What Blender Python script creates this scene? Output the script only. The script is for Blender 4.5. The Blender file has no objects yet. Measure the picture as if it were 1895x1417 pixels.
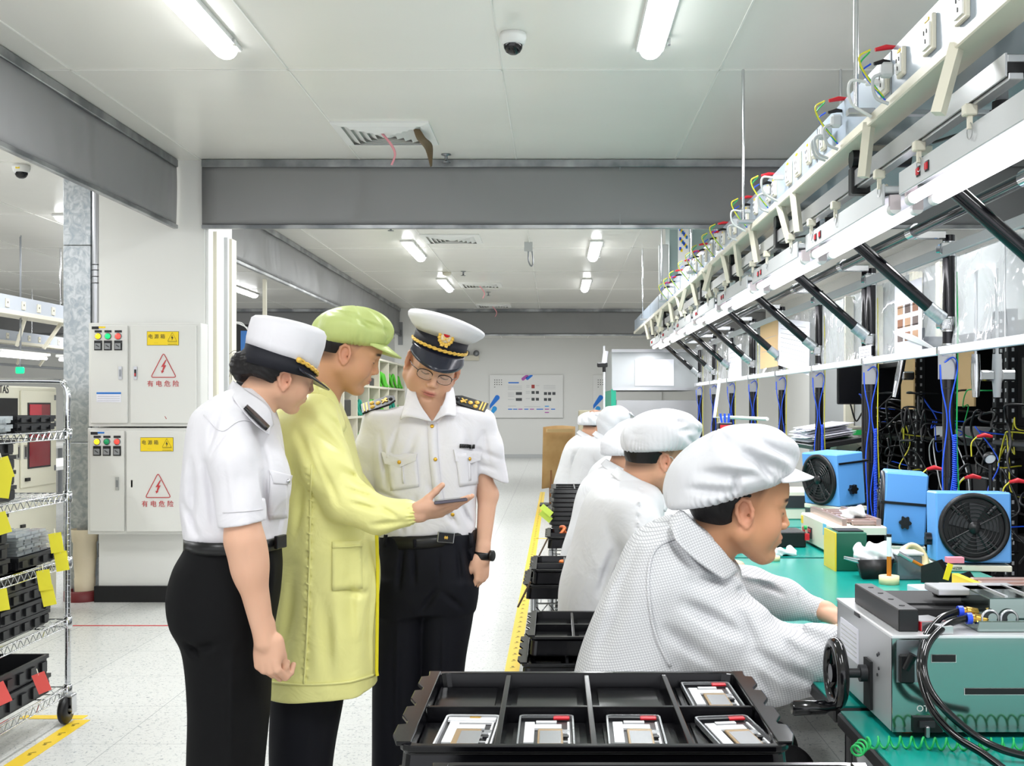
EXPOSURE = 0.0
import bpy, math, random
import numpy as np
import openvdb as vdb
from mathutils import Vector, Matrix
from mathutils.bvhtree import BVHTree
random.seed(7); RNG = np.random.default_rng(5)
SC = bpy.context.scene; COL = SC.collection
F_PX, CX, CY, CAMZ = 2100.0, 1027.0, 748.0, 1.43
def P(px, py, Y):                       # a point at depth Y (metres from the camera plane) from photograph measurements
    return np.array([(px - CX) * Y / F_PX, Y, CAMZ - (py - CY) * Y / F_PX])
def lin(h):
    if isinstance(h, str):
        h = h.lstrip('#'); h = [int(h[i:i+2], 16) / 255 for i in (0, 2, 4)]
    return tuple((c / 12.92 if c <= .04045 else ((c + .055) / 1.055) ** 2.4) for c in h[:3]) + (1.0,)
# ---------------------------------------------------------------- materials
MATS = {}
def mat(name, col='#808080', rough=.5, metal=0., spec=.5, emit=None, es=0., alpha=1., trans=0., ior=1.45, coat=0., sss=0., attr=False):
    if name in MATS: return MATS[name]
    m = bpy.data.materials.new(name); m.use_nodes = True; MATS[name] = m
    b = m.node_tree.nodes['Principled BSDF']
    b.inputs['Base Color'].default_value = lin(col)
    b.inputs['Roughness'].default_value = rough; b.inputs['Metallic'].default_value = metal
    b.inputs['Specular IOR Level'].default_value = spec; b.inputs['IOR'].default_value = ior
    b.inputs['Alpha'].default_value = alpha; b.inputs['Transmission Weight'].default_value = trans
    b.inputs['Coat Weight'].default_value = coat; b.inputs['Subsurface Weight'].default_value = sss
    b.inputs['Subsurface Radius'].default_value = (.012, .005, .003); b.inputs['Subsurface Scale'].default_value = 1.0
    if emit: b.inputs['Emission Color'].default_value = lin(emit); b.inputs['Emission Strength'].default_value = es
    if attr:
        a = m.node_tree.nodes.new('ShaderNodeAttribute'); a.attribute_name = 'Col'
        m.node_tree.links.new(a.outputs['Color'], b.inputs['Base Color'])
    return m
def nodes(m): return m.node_tree.nodes, m.node_tree.links, m.node_tree.nodes['Principled BSDF']
def coords(m, scale=(1, 1, 1), obj=True):
    N, L, b = nodes(m); tc = N.new('ShaderNodeTexCoord'); mp = N.new('ShaderNodeMapping'); mp.inputs['Scale'].default_value = scale
    L.new(tc.outputs['Object'], mp.inputs['Vector']); return mp.outputs['Vector']
def noise(m, scale=5, detail=3, sc=(1, 1, 1), dist=0.):
    N, L, b = nodes(m); n = N.new('ShaderNodeTexNoise'); n.inputs['Scale'].default_value = scale; n.inputs['Detail'].default_value = detail
    n.inputs['Distortion'].default_value = dist
    L.new(coords(m, sc), n.inputs['Vector']); return n.outputs['Fac']
def ramp(m, fac, stops):
    N, L, b = nodes(m); r = N.new('ShaderNodeValToRGB'); e = r.color_ramp.elements
    while len(e) < len(stops): e.new(.5)
    for i, (p, c) in enumerate(stops): e[i].position = p; e[i].color = lin(c)
    L.new(fac, r.inputs['Fac']); return r.outputs['Color']
def bump(m, fac, strength=.3, dist=.01):
    N, L, b = nodes(m); n = N.new('ShaderNodeBump'); n.inputs['Strength'].default_value = strength; n.inputs['Distance'].default_value = dist
    L.new(fac, n.inputs['Height'])
    if b.inputs['Normal'].is_linked: L.new(b.inputs['Normal'].links[0].from_socket, n.inputs['Normal'])
    L.new(n.outputs['Normal'], b.inputs['Normal']); return m
def mottle(m, stops, scale=5, detail=3, sc=(1, 1, 1), dist=0.):
    N, L, b = nodes(m); L.new(ramp(m, noise(m, scale, detail, sc, dist), stops), b.inputs['Base Color']); return m
# ---------------------------------------------------------------- objects
def link(name, mesh, mats, parent=None, smooth=False):
    o = bpy.data.objects.new(name, mesh); COL.objects.link(o)
    if not isinstance(mats, (list, tuple)): mats = [mats]
    for m in mats: mesh.materials.append(m)
    return o
WORLD = {}; KIDS = {}
def par(o, p):
    if p is None: return
    o.parent = p; KIDS.setdefault(p.name, []).append(o)
    if p.name in WORLD: o.matrix_parent_inverse = WORLD[p.name]
def tag(o, label=None, cat=None, group=None, kind=None):
    for k, v in (('label', label), ('category', cat), ('group', group), ('kind', kind)):
        if v: o[k] = v
    return o
def thing(name, label, cat, group=None, loc=(0, 0, 0), rz=0., world=False):
    o = bpy.data.objects.new(name, None); COL.objects.link(o); o.empty_display_size = .05
    o.location = loc; o.rotation_euler = (0, 0, rz); o.matrix_world = Matrix.Translation(loc) @ Matrix.Rotation(rz, 4, 'Z')
    if world: WORLD[o.name] = o.matrix_world.inverted()
    return tag(o, label, cat, group)
def copy_tree(o, parent=None):
    c = o.copy(); COL.objects.link(c)
    for ch in list(KIDS.get(o.name, [])): _cc(ch, c)
    return c
def _cc(ch, c):
    d = ch.copy(); COL.objects.link(d); d.parent = c
    KIDS.setdefault(c.name, []).append(d)
    for g in list(KIDS.get(ch.name, [])): _cc(g, d)
def clone(o, loc=None, rz=None, label=None, scale=None):
    c = copy_tree(o)
    if loc is not None: c.location = loc
    if rz is not None: c.rotation_euler = (0, 0, rz)
    if scale is not None: c.scale = scale
    if label: c['label'] = label
    return c
class MB:
    """collects geometry (with material slots) and links it as one mesh object; coordinates are local to the parent"""
    def __init__(s): s.v = []; s.f = []; s.mi = []; s.mats = []; s.cur = 0; s.sm = []; s.smooth = False
    def m(s, mt):
        if s.f and not s.mats: s.mats.append(None)
        if mt not in s.mats: s.mats.append(mt)
        s.cur = s.mats.index(mt); return s
    def add(s, vs, fs, smooth=None):
        b = len(s.v); s.v += [tuple(map(float, p)) for p in vs]
        for f in fs: s.f.append([i + b for i in f]); s.mi.append(s.cur); s.sm.append(s.smooth if smooth is None else smooth)
        return s
    def box(s, c, d, rz=0., R=None, bev=0.):
        hx, hy, hz = d[0] / 2, d[1] / 2, d[2] / 2
        M = R if R is not None else Matrix.Rotation(rz, 3, 'Z')
        M = np.array(M); c = np.array(c, float)
        if bev <= 0 or min(hx, hy, hz) < bev * 1.5:
            L = [(-hx,-hy,-hz),(hx,-hy,-hz),(hx,hy,-hz),(-hx,hy,-hz),(-hx,-hy,hz),(hx,-hy,hz),(hx,hy,hz),(-hx,hy,hz)]
            F = [(0,3,2,1),(4,5,6,7),(0,1,5,4),(1,2,6,5),(2,3,7,6),(3,0,4,7)]
            return s.add([M @ np.array(p) + c for p in L], F, False)
        L = []; F = []; idx = {}
        for sx in (-1, 1):
            for sy in (-1, 1):
                for sz in (-1, 1):
                    for a in range(3):
                        p = [sx * (hx - bev), sy * (hy - bev), sz * (hz - bev)]; p[a] = (sx * hx, sy * hy, sz * hz)[a]
                        idx[(sx, sy, sz, a)] = len(L); L.append(M @ np.array(p) + c)
        def q(k): return idx[k]
        for a in range(3):
            u, w = (a + 1) % 3, (a + 2) % 3
            for sg in (-1, 1):
                r = []
                for (i, j) in ((-1,-1),(1,-1),(1,1),(-1,1)):
                    k = [0, 0, 0]; k[a] = sg; k[u] = i; k[w] = j; r.append(q((*k, a)))
                F.append(r if sg > 0 else r[::-1])
            for i in (-1, 1):
                for j in (-1, 1):   # edge along axis a
                    k0 = [0,0,0]; k0[a] = -1; k0[u] = i; k0[w] = j; k1 = list(k0); k1[a] = 1
                    r = [q((*k0, u)), q((*k0, w)), q((*k1, w)), q((*k1, u))]
                    F.append(r if i * j < 0 else r[::-1])
        for sx in (-1, 1):
            for sy in (-1, 1):
                for sz in (-1, 1):
                    r = [q((sx, sy, sz, 0)), q((sx, sy, sz, 1)), q((sx, sy, sz, 2))]
                    F.append(r if sx * sy * sz > 0 else r[::-1])
        return s.add(L, F, False)
    def span(s, a, b, bev=0.):            # box by two opposite corners
        a = np.array(a, float); b = np.array(b, float); return s.box((a + b) / 2, np.abs(b - a), bev=bev)
    def tube(s, pts, r, n=10, cap=True, closed=False):
        pts = [np.array(p, float) for p in pts]; N = len(pts)
        rr = r if isinstance(r, (list, tuple, np.ndarray)) else [r] * N
        vs = []; fs = []; up = None
        for i, p in enumerate(pts):
            if closed: t = pts[(i + 1) % N] - pts[i - 1]
            else: t = pts[min(i + 1, N - 1)] - pts[max(i - 1, 0)]
            t = t / (np.linalg.norm(t) + 1e-12)
            if up is None:
                up = np.array((0, 0, 1.)) if abs(t[2]) < .9 else np.array((1., 0, 0))
            u = up - t * (up @ t); nu = np.linalg.norm(u)
            if nu < 1e-6: u = np.cross(t, (1, 0, 0)); nu = np.linalg.norm(u)
            u /= nu; up = u; w = np.cross(t, u)
            for k in range(n):
                a = 2 * math.pi * k / n; vs.append(p + rr[i] * (math.cos(a) * u + math.sin(a) * w))
        M_ = N if closed else N - 1
        for i in range(M_):
            for k in range(n):
                a, b = i * n + k, i * n + (k + 1) % n; c, d = ((i + 1) % N) * n + (k + 1) % n, ((i + 1) % N) * n + k
                fs.append((a, b, c, d))
        s.add(vs, fs, n > 5)
        if cap and not closed:
            s.add([vs[k] for k in range(n)], [tuple(range(n))[::-1]], False)
            s.add([vs[(N - 1) * n + k] for k in range(n)], [tuple(range(n))], False)
        return s
    def cyl(s, a, b, r, n=20, r2=None): return s.tube([a, b], [r, r if r2 is None else r2], n)
    def lathe(s, prof, c=(0, 0, 0), R=None, n=32, sx=1., sy=1., ang=2 * math.pi, cap=False):
        M = np.eye(3) if R is None else np.array(R); c = np.array(c, float); vs = []; fs = []; K = len(prof)
        full = ang > 6.28; nn = n if full else n + 1
        for k in range(nn):
            a = ang * k / n
            for (r, z) in prof: vs.append(M @ np.array((r * math.cos(a) * sx, r * math.sin(a) * sy, z)) + c)
        for k in range(n):
            k2 = (k + 1) % nn
            for j in range(K - 1): fs.append((k * K + j, k2 * K + j, k2 * K + j + 1, k * K + j + 1))
        return s.add(vs, fs, True)
    def grid(s, G, smooth=True, closed=False):       # rows of points
        R_, C_ = len(G), len(G[0]); fs = []
        for i in range(R_ - 1):
            for j in range(C_ - 1 + (1 if closed else 0)):
                j2 = (j + 1) % C_; fs.append((i * C_ + j, i * C_ + j2, (i + 1) * C_ + j2, (i + 1) * C_ + j))
        return s.add([p for r in G for p in r], fs, smooth)
    def prism(s, poly, ax, t, c=(0, 0, 0), R=None):  # 2-D polygon in the plane normal to ax, extruded +-t/2
        M = np.eye(3) if R is None else np.array(R); c = np.array(c, float); n = len(poly); vs = []
        for sg in (-1, 1):
            for (a, b) in poly:
                p = {'x': (sg * t / 2, a, b), 'y': (a, sg * t / 2, b), 'z': (a, b, sg * t / 2)}[ax]; vs.append(M @ np.array(p) + c)
        fs = [tuple(range(n))[::-1], tuple(range(n, 2 * n))] + [(i, (i + 1) % n, n + (i + 1) % n, n + i) for i in range(n)]
        return s.add(vs, fs, False)
    def build(s, name, mats=None, parent=None, label=None, cat=None, group=None, kind=None, bevel=0., fixn=True, solid=0.):
        me = bpy.data.meshes.new(name); me.from_pydata(s.v, [], s.f)
        ml = s.mats if s.mats else (mats if isinstance(mats, (list, tuple)) else [mats])
        ml = [(mats if m_ is None else m_) for m_ in ml]
        me.polygons.foreach_set('material_index', s.mi if s.mats else [0] * len(s.f))
        me.polygons.foreach_set('use_smooth', s.sm)
        if fixn:
            import bmesh
            bm = bmesh.new(); bm.from_mesh(me); bmesh.ops.recalc_face_normals(bm, faces=bm.faces); bm.to_mesh(me); bm.free()
        me.update(); o = link(name, me, ml)
        par(o, parent)
        if bevel:
            bv = o.modifiers.new('b', 'BEVEL'); bv.width = bevel; bv.segments = 2; bv.limit_method = 'ANGLE'
        if solid:
            sd = o.modifiers.new('s', 'SOLIDIFY'); sd.thickness = solid; sd.offset = 0
        return tag(o, label, cat, group, kind)
def cr(pts, n=8, closed=False):          # Catmull-Rom through points
    pts = np.array(pts, float); N = len(pts); out = []
    for i in range(N if closed else N - 1):
        p0 = pts[i - 1] if (i > 0 or closed) else 2 * pts[0] - pts[1]
        p1 = pts[i]; p2 = pts[(i + 1) % N]; p3 = pts[(i + 2) % N] if (closed or i + 2 < N) else 2 * pts[-1] - pts[-2]
        for k in range(n):
            t = k / n
            out.append(.5 * ((2 * p1) + (-p0 + p2) * t + (2 * p0 - 5 * p1 + 4 * p2 - p3) * t * t + (-p0 + 3 * p1 - 3 * p2 + p3) * t ** 3))
    if not closed: out.append(pts[-1])
    return np.array(out)
def sheet(G, name, mt, parent=None, t=.003, nu=6, nv=6, **kw):   # smooth surface through a coarse grid of points, with thickness
    G = np.array(G, float)
    A = np.array([cr(r, nu) for r in G]); B = np.array([cr(A[:, j], nv) for j in range(A.shape[1])]).transpose(1, 0, 2)
    b = MB(); b.grid(B)
    return b.build(name, mt, parent, solid=t, fixn=False, **kw)
def text(name, body, size, mt, parent, loc, rot, ext=.0006, align='CENTER', **kw):
    c = bpy.data.curves.new(name, 'FONT'); c.body = body; c.size = size; c.align_x = align; c.align_y = 'CENTER'; c.extrude = ext
    q = bpy.data.objects.new(name, c); COL.objects.link(q); bpy.context.view_layer.update()
    me = bpy.data.meshes.new_from_object(q.evaluated_get(bpy.context.evaluated_depsgraph_get())); bpy.data.objects.remove(q); me.name = name
    o = bpy.data.objects.new(name, me); COL.objects.link(o); me.materials.clear(); me.materials.append(mt); o.location = loc; o.rotation_euler = rot
    par(o, parent)
    return tag(o, **kw)
PI = math.pi
# ---------------------------------------------------------------- signed-distance modelling (smooth organic meshes)
def rot(z=0., y=0., x=0.): return np.array(Matrix.Rotation(z, 3, 'Z') @ Matrix.Rotation(y, 3, 'Y') @ Matrix.Rotation(x, 3, 'X'))
class Fr:
    def __init__(s, o=(0, 0, 0), R=None, k=1.): s.o = np.array(o, float); s.R = np.eye(3) if R is None else np.array(R); s.k = k
    def w(s, p): return s.o + s.k * (s.R @ np.array(p, float))
    def loc(s, p): return ((p - s.o) @ s.R) / s.k
    def sub(s, o, R=None, k=1.): return Fr(s.w(o), s.R @ (np.eye(3) if R is None else np.array(R)), s.k * k)
ID = Fr()
def smooth_tab(secs, n=10):
    S = cr(secs, n); return S
class SDF:
    def __init__(s): s.p = []; s.d = []; s.F = ID
    def _add(s, f, lo, hi, k, op, F=None):
        F = F or s.F; lo = np.array(lo, float); hi = np.array(hi, float)
        C = np.array([F.w((a, b, c)) for a in (lo[0], hi[0]) for b in (lo[1], hi[1]) for c in (lo[2], hi[2])])
        s.p.append((lambda q: f(F.loc(q)) * F.k, C.min(0), C.max(0), k, op)); return s
    def ell(s, c, r, k=.01, op='u', R=None, F=None):
        c = np.array(c, float); r = np.array(r, float); R_ = np.eye(3) if R is None else np.array(R)
        def f(q):
            l = (q - c) @ R_; k0 = np.linalg.norm(l / r, axis=1); k1 = np.linalg.norm(l / (r * r), axis=1) + 1e-9
            return k0 * (k0 - 1) / k1
        m = r.max() if R is not None else r
        return s._add(f, c - m, c + m, k, op, F)
    def cone(s, a, b, r1, r2=None, k=.01, op='u', F=None):
        a = np.array(a, float); b = np.array(b, float); r2 = r1 if r2 is None else r2; ab = b - a; L = ab @ ab + 1e-12
        def f(q):
            t = np.clip(((q - a) @ ab) / L, 0, 1); return np.linalg.norm(q - a - t[:, None] * ab, axis=1) - (r1 + (r2 - r1) * t)
        m = max(r1, r2); return s._add(f, np.minimum(a, b) - m, np.maximum(a, b) + m, k, op, F)
    def limb(s, pts, rs, k=.01, op='u', F=None, k0=None):
        for i in range(len(pts) - 1): s.cone(pts[i], pts[i + 1], rs[i], rs[i + 1], (k0 if (i == 0 and k0 is not None) else k), op, F)
        return s
    def loft(s, secs, n=2.2, k=.01, op='u', F=None, rnd=.006, ax=2, disp=None):
        """sections (h, c1, c2, r1, r2) along local axis ax"""
        S = smooth_tab(secs); S = S[np.argsort(S[:, 0])]; H = S[:, 0]; z0, z1 = H[0], H[-1]; u, w = [(1, 2), (2, 0), (0, 1)][ax]
        def f(q):
            h = q[:, ax]; hc = np.clip(h, z0, z1)
            c1, c2, r1, r2 = (np.interp(hc, H, S[:, j]) for j in (1, 2, 3, 4))
            x = (q[:, u] - c1) / r1; y = (q[:, w] - c2) / r2
            g = (np.abs(x) ** n + np.abs(y) ** n + 1e-12) ** (1 / n); d = (g - 1) * np.minimum(r1, r2)
            if disp is not None: d = d + disp(q, np.arctan2(y, x), (hc - z0) / (z1 - z0))
            e = np.maximum(z0 - h, h - z1); hh = np.clip(.5 + .5 * (e - d) / rnd, 0, 1)
            return d + (e - d) * hh + rnd * hh * (1 - hh)
        lo = np.zeros(3); hi = np.zeros(3)
        lo[ax], hi[ax] = z0, z1; lo[u] = (S[:, 1] - S[:, 3]).min(); hi[u] = (S[:, 1] + S[:, 3]).max(); lo[w] = (S[:, 2] - S[:, 4]).min(); hi[w] = (S[:, 2] + S[:, 4]).max()
        return s._add(f, lo - .01, hi + .01, k, op, F)
    def plane(s, pt, nrm, k=.004, lo=None, hi=None):        # keeps the side the normal points away from
        pt = np.array(pt, float); nrm = np.array(nrm, float); nrm /= np.linalg.norm(nrm)
        s.p.append((lambda q: -((q - pt) @ nrm), np.array(lo if lo is not None else (-99,) * 3, float), np.array(hi if hi is not None else (99,) * 3, float), k, 's')); return s
    def crease(s, a, b, w, dep, amp=2.4):        # long soft groove (dep > 0) or ridge (dep < 0) along a segment
        a = np.array(a, float); b = np.array(b, float); ab = b - a; L2 = ab[0] ** 2 + ab[2] ** 2 + 1e-12
        def f(q):
            t = np.clip(((q - a) * (1, 0, 1) @ ab) / L2, 0, 1); r = q - a - t[:, None] * ab; r[:, 1] = np.maximum(np.abs(r[:, 1]) - .07, 0)
            rr = (r * r).sum(1) / (w * w); return amp * dep * (np.exp(-rr / .6) - .30 * np.exp(-rr / 2.6)) * (np.sin(PI * (t * .84 + .08)))
        m_ = np.array((3 * w, .07 + 2.6 * w, 3 * w)); s.d.append((f, np.minimum(a, b) - m_, np.maximum(a, b) + m_)); return s
    def disp(s, f, lo=(-99,) * 3, hi=(99,) * 3): s.d.append((f, np.array(lo, float), np.array(hi, float))); return s
    def mesh(s, vox):
        us = [p for p in s.p if p[4] == 'u']; m = 4 * vox
        lo = np.min([p[1] - p[3] for p in us], 0) - m; hi = np.max([p[2] + p[3] for p in us], 0) + m
        B = 16; g = vdb.FloatGrid(3 * vox); i0 = np.floor(lo / vox).astype(int); i1 = np.ceil(hi / vox).astype(int)
        ar = np.arange(B); I, J, K = np.meshgrid(ar, ar, ar, indexing='ij'); base = np.stack([I.ravel(), J.ravel(), K.ravel()], 1)
        L_ = np.array([p[1] - p[3] - m for p in s.p]); H_ = np.array([p[2] + p[3] + m for p in s.p]); U_ = np.array([p[4] == 'u' for p in s.p])
        DL = np.array([d[1] for d in s.d]).reshape(-1, 3); DH = np.array([d[2] for d in s.d]).reshape(-1, 3)
        def ev(q, act):
            d = np.full(len(q), 9.)
            for i in act:
                f, _l, _h, k, op = s.p[i]; e = f(q)
                if op == 'u':
                    h = np.clip(.5 + .5 * (e - d) / k, 0, 1); d = e + (d - e) * h - k * h * (1 - h)
                else:
                    e = -e; h = np.clip(.5 + .5 * (e - d) / k, 0, 1); d = d + (e - d) * h + k * h * (1 - h)
            return d
        def block(bi, bj, bk, S, cand):
            b0 = np.array((bi, bj, bk)) * vox; b1 = b0 + S * vox
            act = cand[np.all(L_[cand] < b1, 1) & np.all(H_[cand] > b0, 1)]
            if not U_[act].any(): return
            dc = ev(((b0 + b1) / 2)[None], act)[0]
            if abs(dc) > S * vox * .9 + .04:
                if dc < 0: g.fill((int(bi), int(bj), int(bk)), (int(bi + S - 1), int(bj + S - 1), int(bk + S - 1)), -3 * vox, False)
                return
            if S > B:
                h = S // 2
                for a_ in (0, h):
                    for b_ in (0, h):
                        for c_ in (0, h): block(bi + a_, bj + b_, bk + c_, h, act)
                return
            q = (base + (bi, bj, bk)) * vox; d = ev(q, act)
            if s.d:
                near = np.abs(d) < .04
                if near.any():
                    dm = np.all(DL < b1, 1) & np.all(DH > b0, 1)
                    if dm.any():
                        qq = q[near]; ad = np.zeros(len(qq))
                        for i in np.nonzero(dm)[0]: ad += s.d[i][0](qq)
                        d[near] += ad
            g.copyFromArray(np.clip(d, -3 * vox, 3 * vox).reshape(B, B, B).astype(np.float32), ijk=(int(bi), int(bj), int(bk)))
        S0_ = B * 4; allp = np.arange(len(s.p))
        for bi in range(i0[0], i1[0], S0_):
            for bj in range(i0[1], i1[1], S0_):
                for bk in range(i0[2], i1[2], S0_): block(bi, bj, bk, S0_, allp)
        pts, quads = g.convertToQuads(isovalue=0.0)[:2]
        return np.array(pts) * vox, np.array(quads)
    def build(s, name, mt, vox, parent=None, color=None, smooth_it=0, flip=True, **kw):
        v, f = s.mesh(vox)
        if flip: f = f[:, ::-1]
        me = bpy.data.meshes.new(name); me.vertices.add(len(v)); me.vertices.foreach_set('co', v.astype(np.float32).ravel())
        me.loops.add(len(f) * 4); me.loops.foreach_set('vertex_index', f.astype(np.int32).ravel())
        me.polygons.add(len(f)); me.polygons.foreach_set('loop_start', np.arange(0, len(f) * 4, 4, dtype=np.int32)); me.polygons.foreach_set('loop_total', np.full(len(f), 4, np.int32))
        me.update(calc_edges=True); me.validate(); me.polygons.foreach_set('use_smooth', [True] * len(me.polygons))
        if color is not None:
            c = color(v); a = me.color_attributes.new('Col', 'FLOAT_COLOR', 'POINT'); a.data.foreach_set('color', c.astype(np.float32).ravel())
        o = link(name, me, mt)
        par(o, parent)
        if smooth_it:
            md = o.modifiers.new('sm', 'SMOOTH'); md.iterations = smooth_it; md.factor = .5
        return tag(o, **kw)
class Proj:                                # finds the point of a surface seen at a place of the photograph
    def __init__(s, *objs):
        V = []; Fc = []
        for o in objs:
            b = len(V); mw = o.matrix_world; V += [mw @ v.co for v in o.data.vertices]; Fc += [[i + b for i in p.vertices] for p in o.data.polygons]
        s.b = BVHTree.FromPolygons(V, Fc)
    def __call__(s, px, py, off=.002, dflt=3.):
        d = Vector(P(px, py, 1.) - np.array((0, 0, CAMZ))).normalized(); l, n, i, t = s.b.ray_cast(Vector((0, 0, CAMZ)), d)
        if l is None: 
            return np.array(P(px, py, dflt))
        if n.dot(d) > 0: n = -n
        return np.array(l + n * off)
    def nrm(s, px, py):
        d = Vector(P(px, py, 1.) - np.array((0, 0, CAMZ))).normalized(); l, n, i, t = s.b.ray_cast(Vector((0, 0, CAMZ)), d)
        if l is None: return np.array((0, -1., 0))
        if n.dot(d) > 0: n = -n
        return np.array(n)
def fwd_frame(pt, nrm, up=(0, 0, 1)):      # axes: x across, y = normal, z up
    y = np.array(nrm, float); y /= np.linalg.norm(y); z = np.array(up, float) - y * (np.array(up, float) @ y); z /= np.linalg.norm(z)
    return np.stack([np.cross(y, z), y, z], 1)
# ================================================================ materials of the place
M = {}
M['ceil'] = mat('ceiling_panel', '#eceae3', .22, spec=.5); bump(M['ceil'], noise(M['ceil'], 1.2, 2), .12, .05)
M['seam'] = mat('ceiling_seam', '#e6e5e0', .5)
M['wall'] = mat('painted_wall', '#e4e4e1', .55)
M['white'] = mat('white_paint', '#e6e6e4', .4)
M['cream'] = mat('cream_plastic', '#dfdac8', .45)
M['creamm'] = mat('cream_metal', '#dcd9c6', .4)
M['curtain'] = mat('grey_curtain', '#8b8b8c', .45); bump(M['curtain'], noise(M['curtain'], 1.1, 2, (1, 1, .6), 1.), .55, .12)
M['galv'] = mat('galvanised', '#a9aeb2', .38, .75); mottle(M['galv'], [(.35, '#99a1a7'), (.5, '#abb0b3'), (.62, '#bdc1c3')], 14, 6, dist=2.)
M['rail'] = mat('grey_rail', '#8a8d8f', .35, .7); mottle(M['rail'], [(.4, '#74777a'), (.6, '#a7a9aa')], 3, 4)
M['alu'] = mat('aluminium', '#c9cacc', .32, .85)
M['alud'] = mat('aluminium_dark', '#8f9296', .35, .85)
M['aluw'] = mat('bright_aluminium', '#e4e5ea', .42, .35)
M['chrome'] = mat('chrome', '#d0d2d4', .12, 1.)
M['steel'] = mat('brushed_steel', '#b9babd', .28, .9)
M['black'] = mat('black_plastic', '#111113', .38)
M['blackg'] = mat('black_gloss', '#0b0b0e', .13, spec=.6)
M['blackm'] = mat('black_matt', '#161618', .7)
M['tube'] = mat('black_lean_tube', '#100f14', .14, spec=.6)
M['dark'] = mat('dark_grey', '#2c2d30', .5)
M['navy'] = mat('navy_cloth', '#15161f', .75)
M['red'] = mat('red_plastic', '#c8202c', .35)
M['redt'] = mat('red_print', '#c23a3e', .5)
M['yel'] = mat('yellow_sign', '#f2d21a', .45)
M['yelt'] = mat('yellow_tape', '#ecc828', .4)
M['bluep'] = mat('blue_print', '#2f78c8', .5)
M['ink'] = mat('black_print', '#26262a', .6)
M['grey'] = mat('mid_grey', '#8c8e90', .5)
M['lgrey'] = mat('light_grey', '#c3c5c6', .5)
M['green'] = mat('green_mat', '#0c8a72', .22, spec=.5)
M['gdark'] = mat('dark_green_metal', '#115c46', .4)
M['gwire'] = mat('green_wire', '#1fae5a', .4)
M['bwire'] = mat('blue_wire', '#2457e0', .35)
M['ywire'] = mat('yellow_wire', '#d8d13c', .4)
M['card'] = mat('cardboard', '#b58f5c', .8); mottle(M['card'], [(.3, '#a9824f'), (.7, '#bf9a68')], 4, 3)
M['paper'] = mat('paper', '#e9e9f2', .6)
M['lens'] = mat('lit_diffuser', '#ffffff', .5, emit='#fbfdff', es=11.)
M['tubel'] = mat('lit_tube', '#ffffff', .5, emit='#fbf6ff', es=4.5)
M['film'] = mat('clear_film', '#d9dee0', .06, alpha=.40, spec=.9)
b_ = nodes(M['film'])[2]; bump(M['film'], noise(M['film'], 2.4, 2, (1, 1, .7), 1.2), .6, .06)
# ================================================================ lens
cam = bpy.data.cameras.new('camera'); co = bpy.data.objects.new('camera', cam); COL.objects.link(co)
co.location = (0, 0, CAMZ); co.rotation_euler = (PI / 2, 0, 0); cam.sensor_width = 36; cam.lens = 36 * F_PX / 1895
cam.shift_x = -(CX - 947.5) / 1895; cam.shift_y = (CY - 708.5) / 1895; cam.clip_end = 200; cam.clip_start = .05
SC.camera = co
SC.view_settings.view_transform = 'Standard'; SC.view_settings.look = 'None'; SC.view_settings.gamma = 1; SC.view_settings.exposure = EXPOSURE if 'EXPOSURE' in globals() else 0.
w = bpy.data.worlds.new('hall_light'); SC.world = w; w.use_nodes = True
w.node_tree.nodes['Background'].inputs[0].default_value = (.93, .95, 1, 1); w.node_tree.nodes['Background'].inputs[1].default_value = 1.75
SC.cycles.max_bounces = 7; SC.cycles.diffuse_bounces = 4; SC.cycles.glossy_bounces = 3; SC.cycles.transparent_max_bounces = 12
SC.cycles.use_denoising = True; SC.cycles.sample_clamp_indirect = 6; SC.cycles.caustics_reflective = False; SC.cycles.caustics_refractive = False
ZC = 3.2
# ================================================================ floor, ceiling, walls
def make_floor():
    m = mat('terrazzo_tile', '#dcddda', .24, spec=.3); N, L, b = nodes(m)
    tc = N.new('ShaderNodeTexCoord'); n1 = N.new('ShaderNodeTexNoise'); n1.inputs['Scale'].default_value = 70; n1.inputs['Detail'].default_value = 2; n1.inputs['Distortion'].default_value = 1.2
    L.new(tc.outputs['Object'], n1.inputs['Vector'])
    r = ramp(m, n1.outputs['Fac'], [(.30, '#92979c'), (.37, '#c3c5c4'), (.45, '#d3d4d1'), (1, '#d7d8d5')])
    bk = N.new('ShaderNodeTexBrick'); bk.offset = 0; bk.inputs['Scale'].default_value = 1; bk.inputs['Mortar Size'].default_value = .0022; bk.inputs['Mortar Smooth'].default_value = .2
    bk.inputs['Brick Width'].default_value = .6; bk.inputs['Row Height'].default_value = .6; bk.inputs['Mortar'].default_value = lin('#a9abab')
    mp = N.new('ShaderNodeMapping'); mp.inputs['Location'].default_value = (.055, .02, 0); L.new(tc.outputs['Object'], mp.inputs['Vector']); L.new(mp.outputs['Vector'], bk.inputs['Vector'])
    L.new(r, bk.inputs['Color1']); L.new(r, bk.inputs['Color2']); L.new(bk.outputs['Color'], b.inputs['Base Color'])
    bump(m, noise(m, 2.2, 2), .06, .02)
    MB().span((-11, -4, -.1), (4.2, 30.4, 0)).build('floor', m, kind='structure')
make_floor()
MB().span((-11, -4, ZC), (4.2, 30.4, ZC + .1)).build('ceiling', M['ceil'], kind='structure')
sb = MB()
for x in (-9.6, -8.45, -7.3, -6.0, -4.85, -3.7, -2.56, -1.41, -.28, .87, 2.02, 3.17): sb.span((x - .004, -4, ZC - .004), (x + .004, 30.3, ZC + .001))
for k in range(-4, 12): sb.span((-11, 6 + 2.28 * k - .006, ZC - .004), (4.2, 6 + 2.28 * k + .006, ZC + .001))
sb.build('trim_1', M['seam'], kind='structure')
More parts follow.
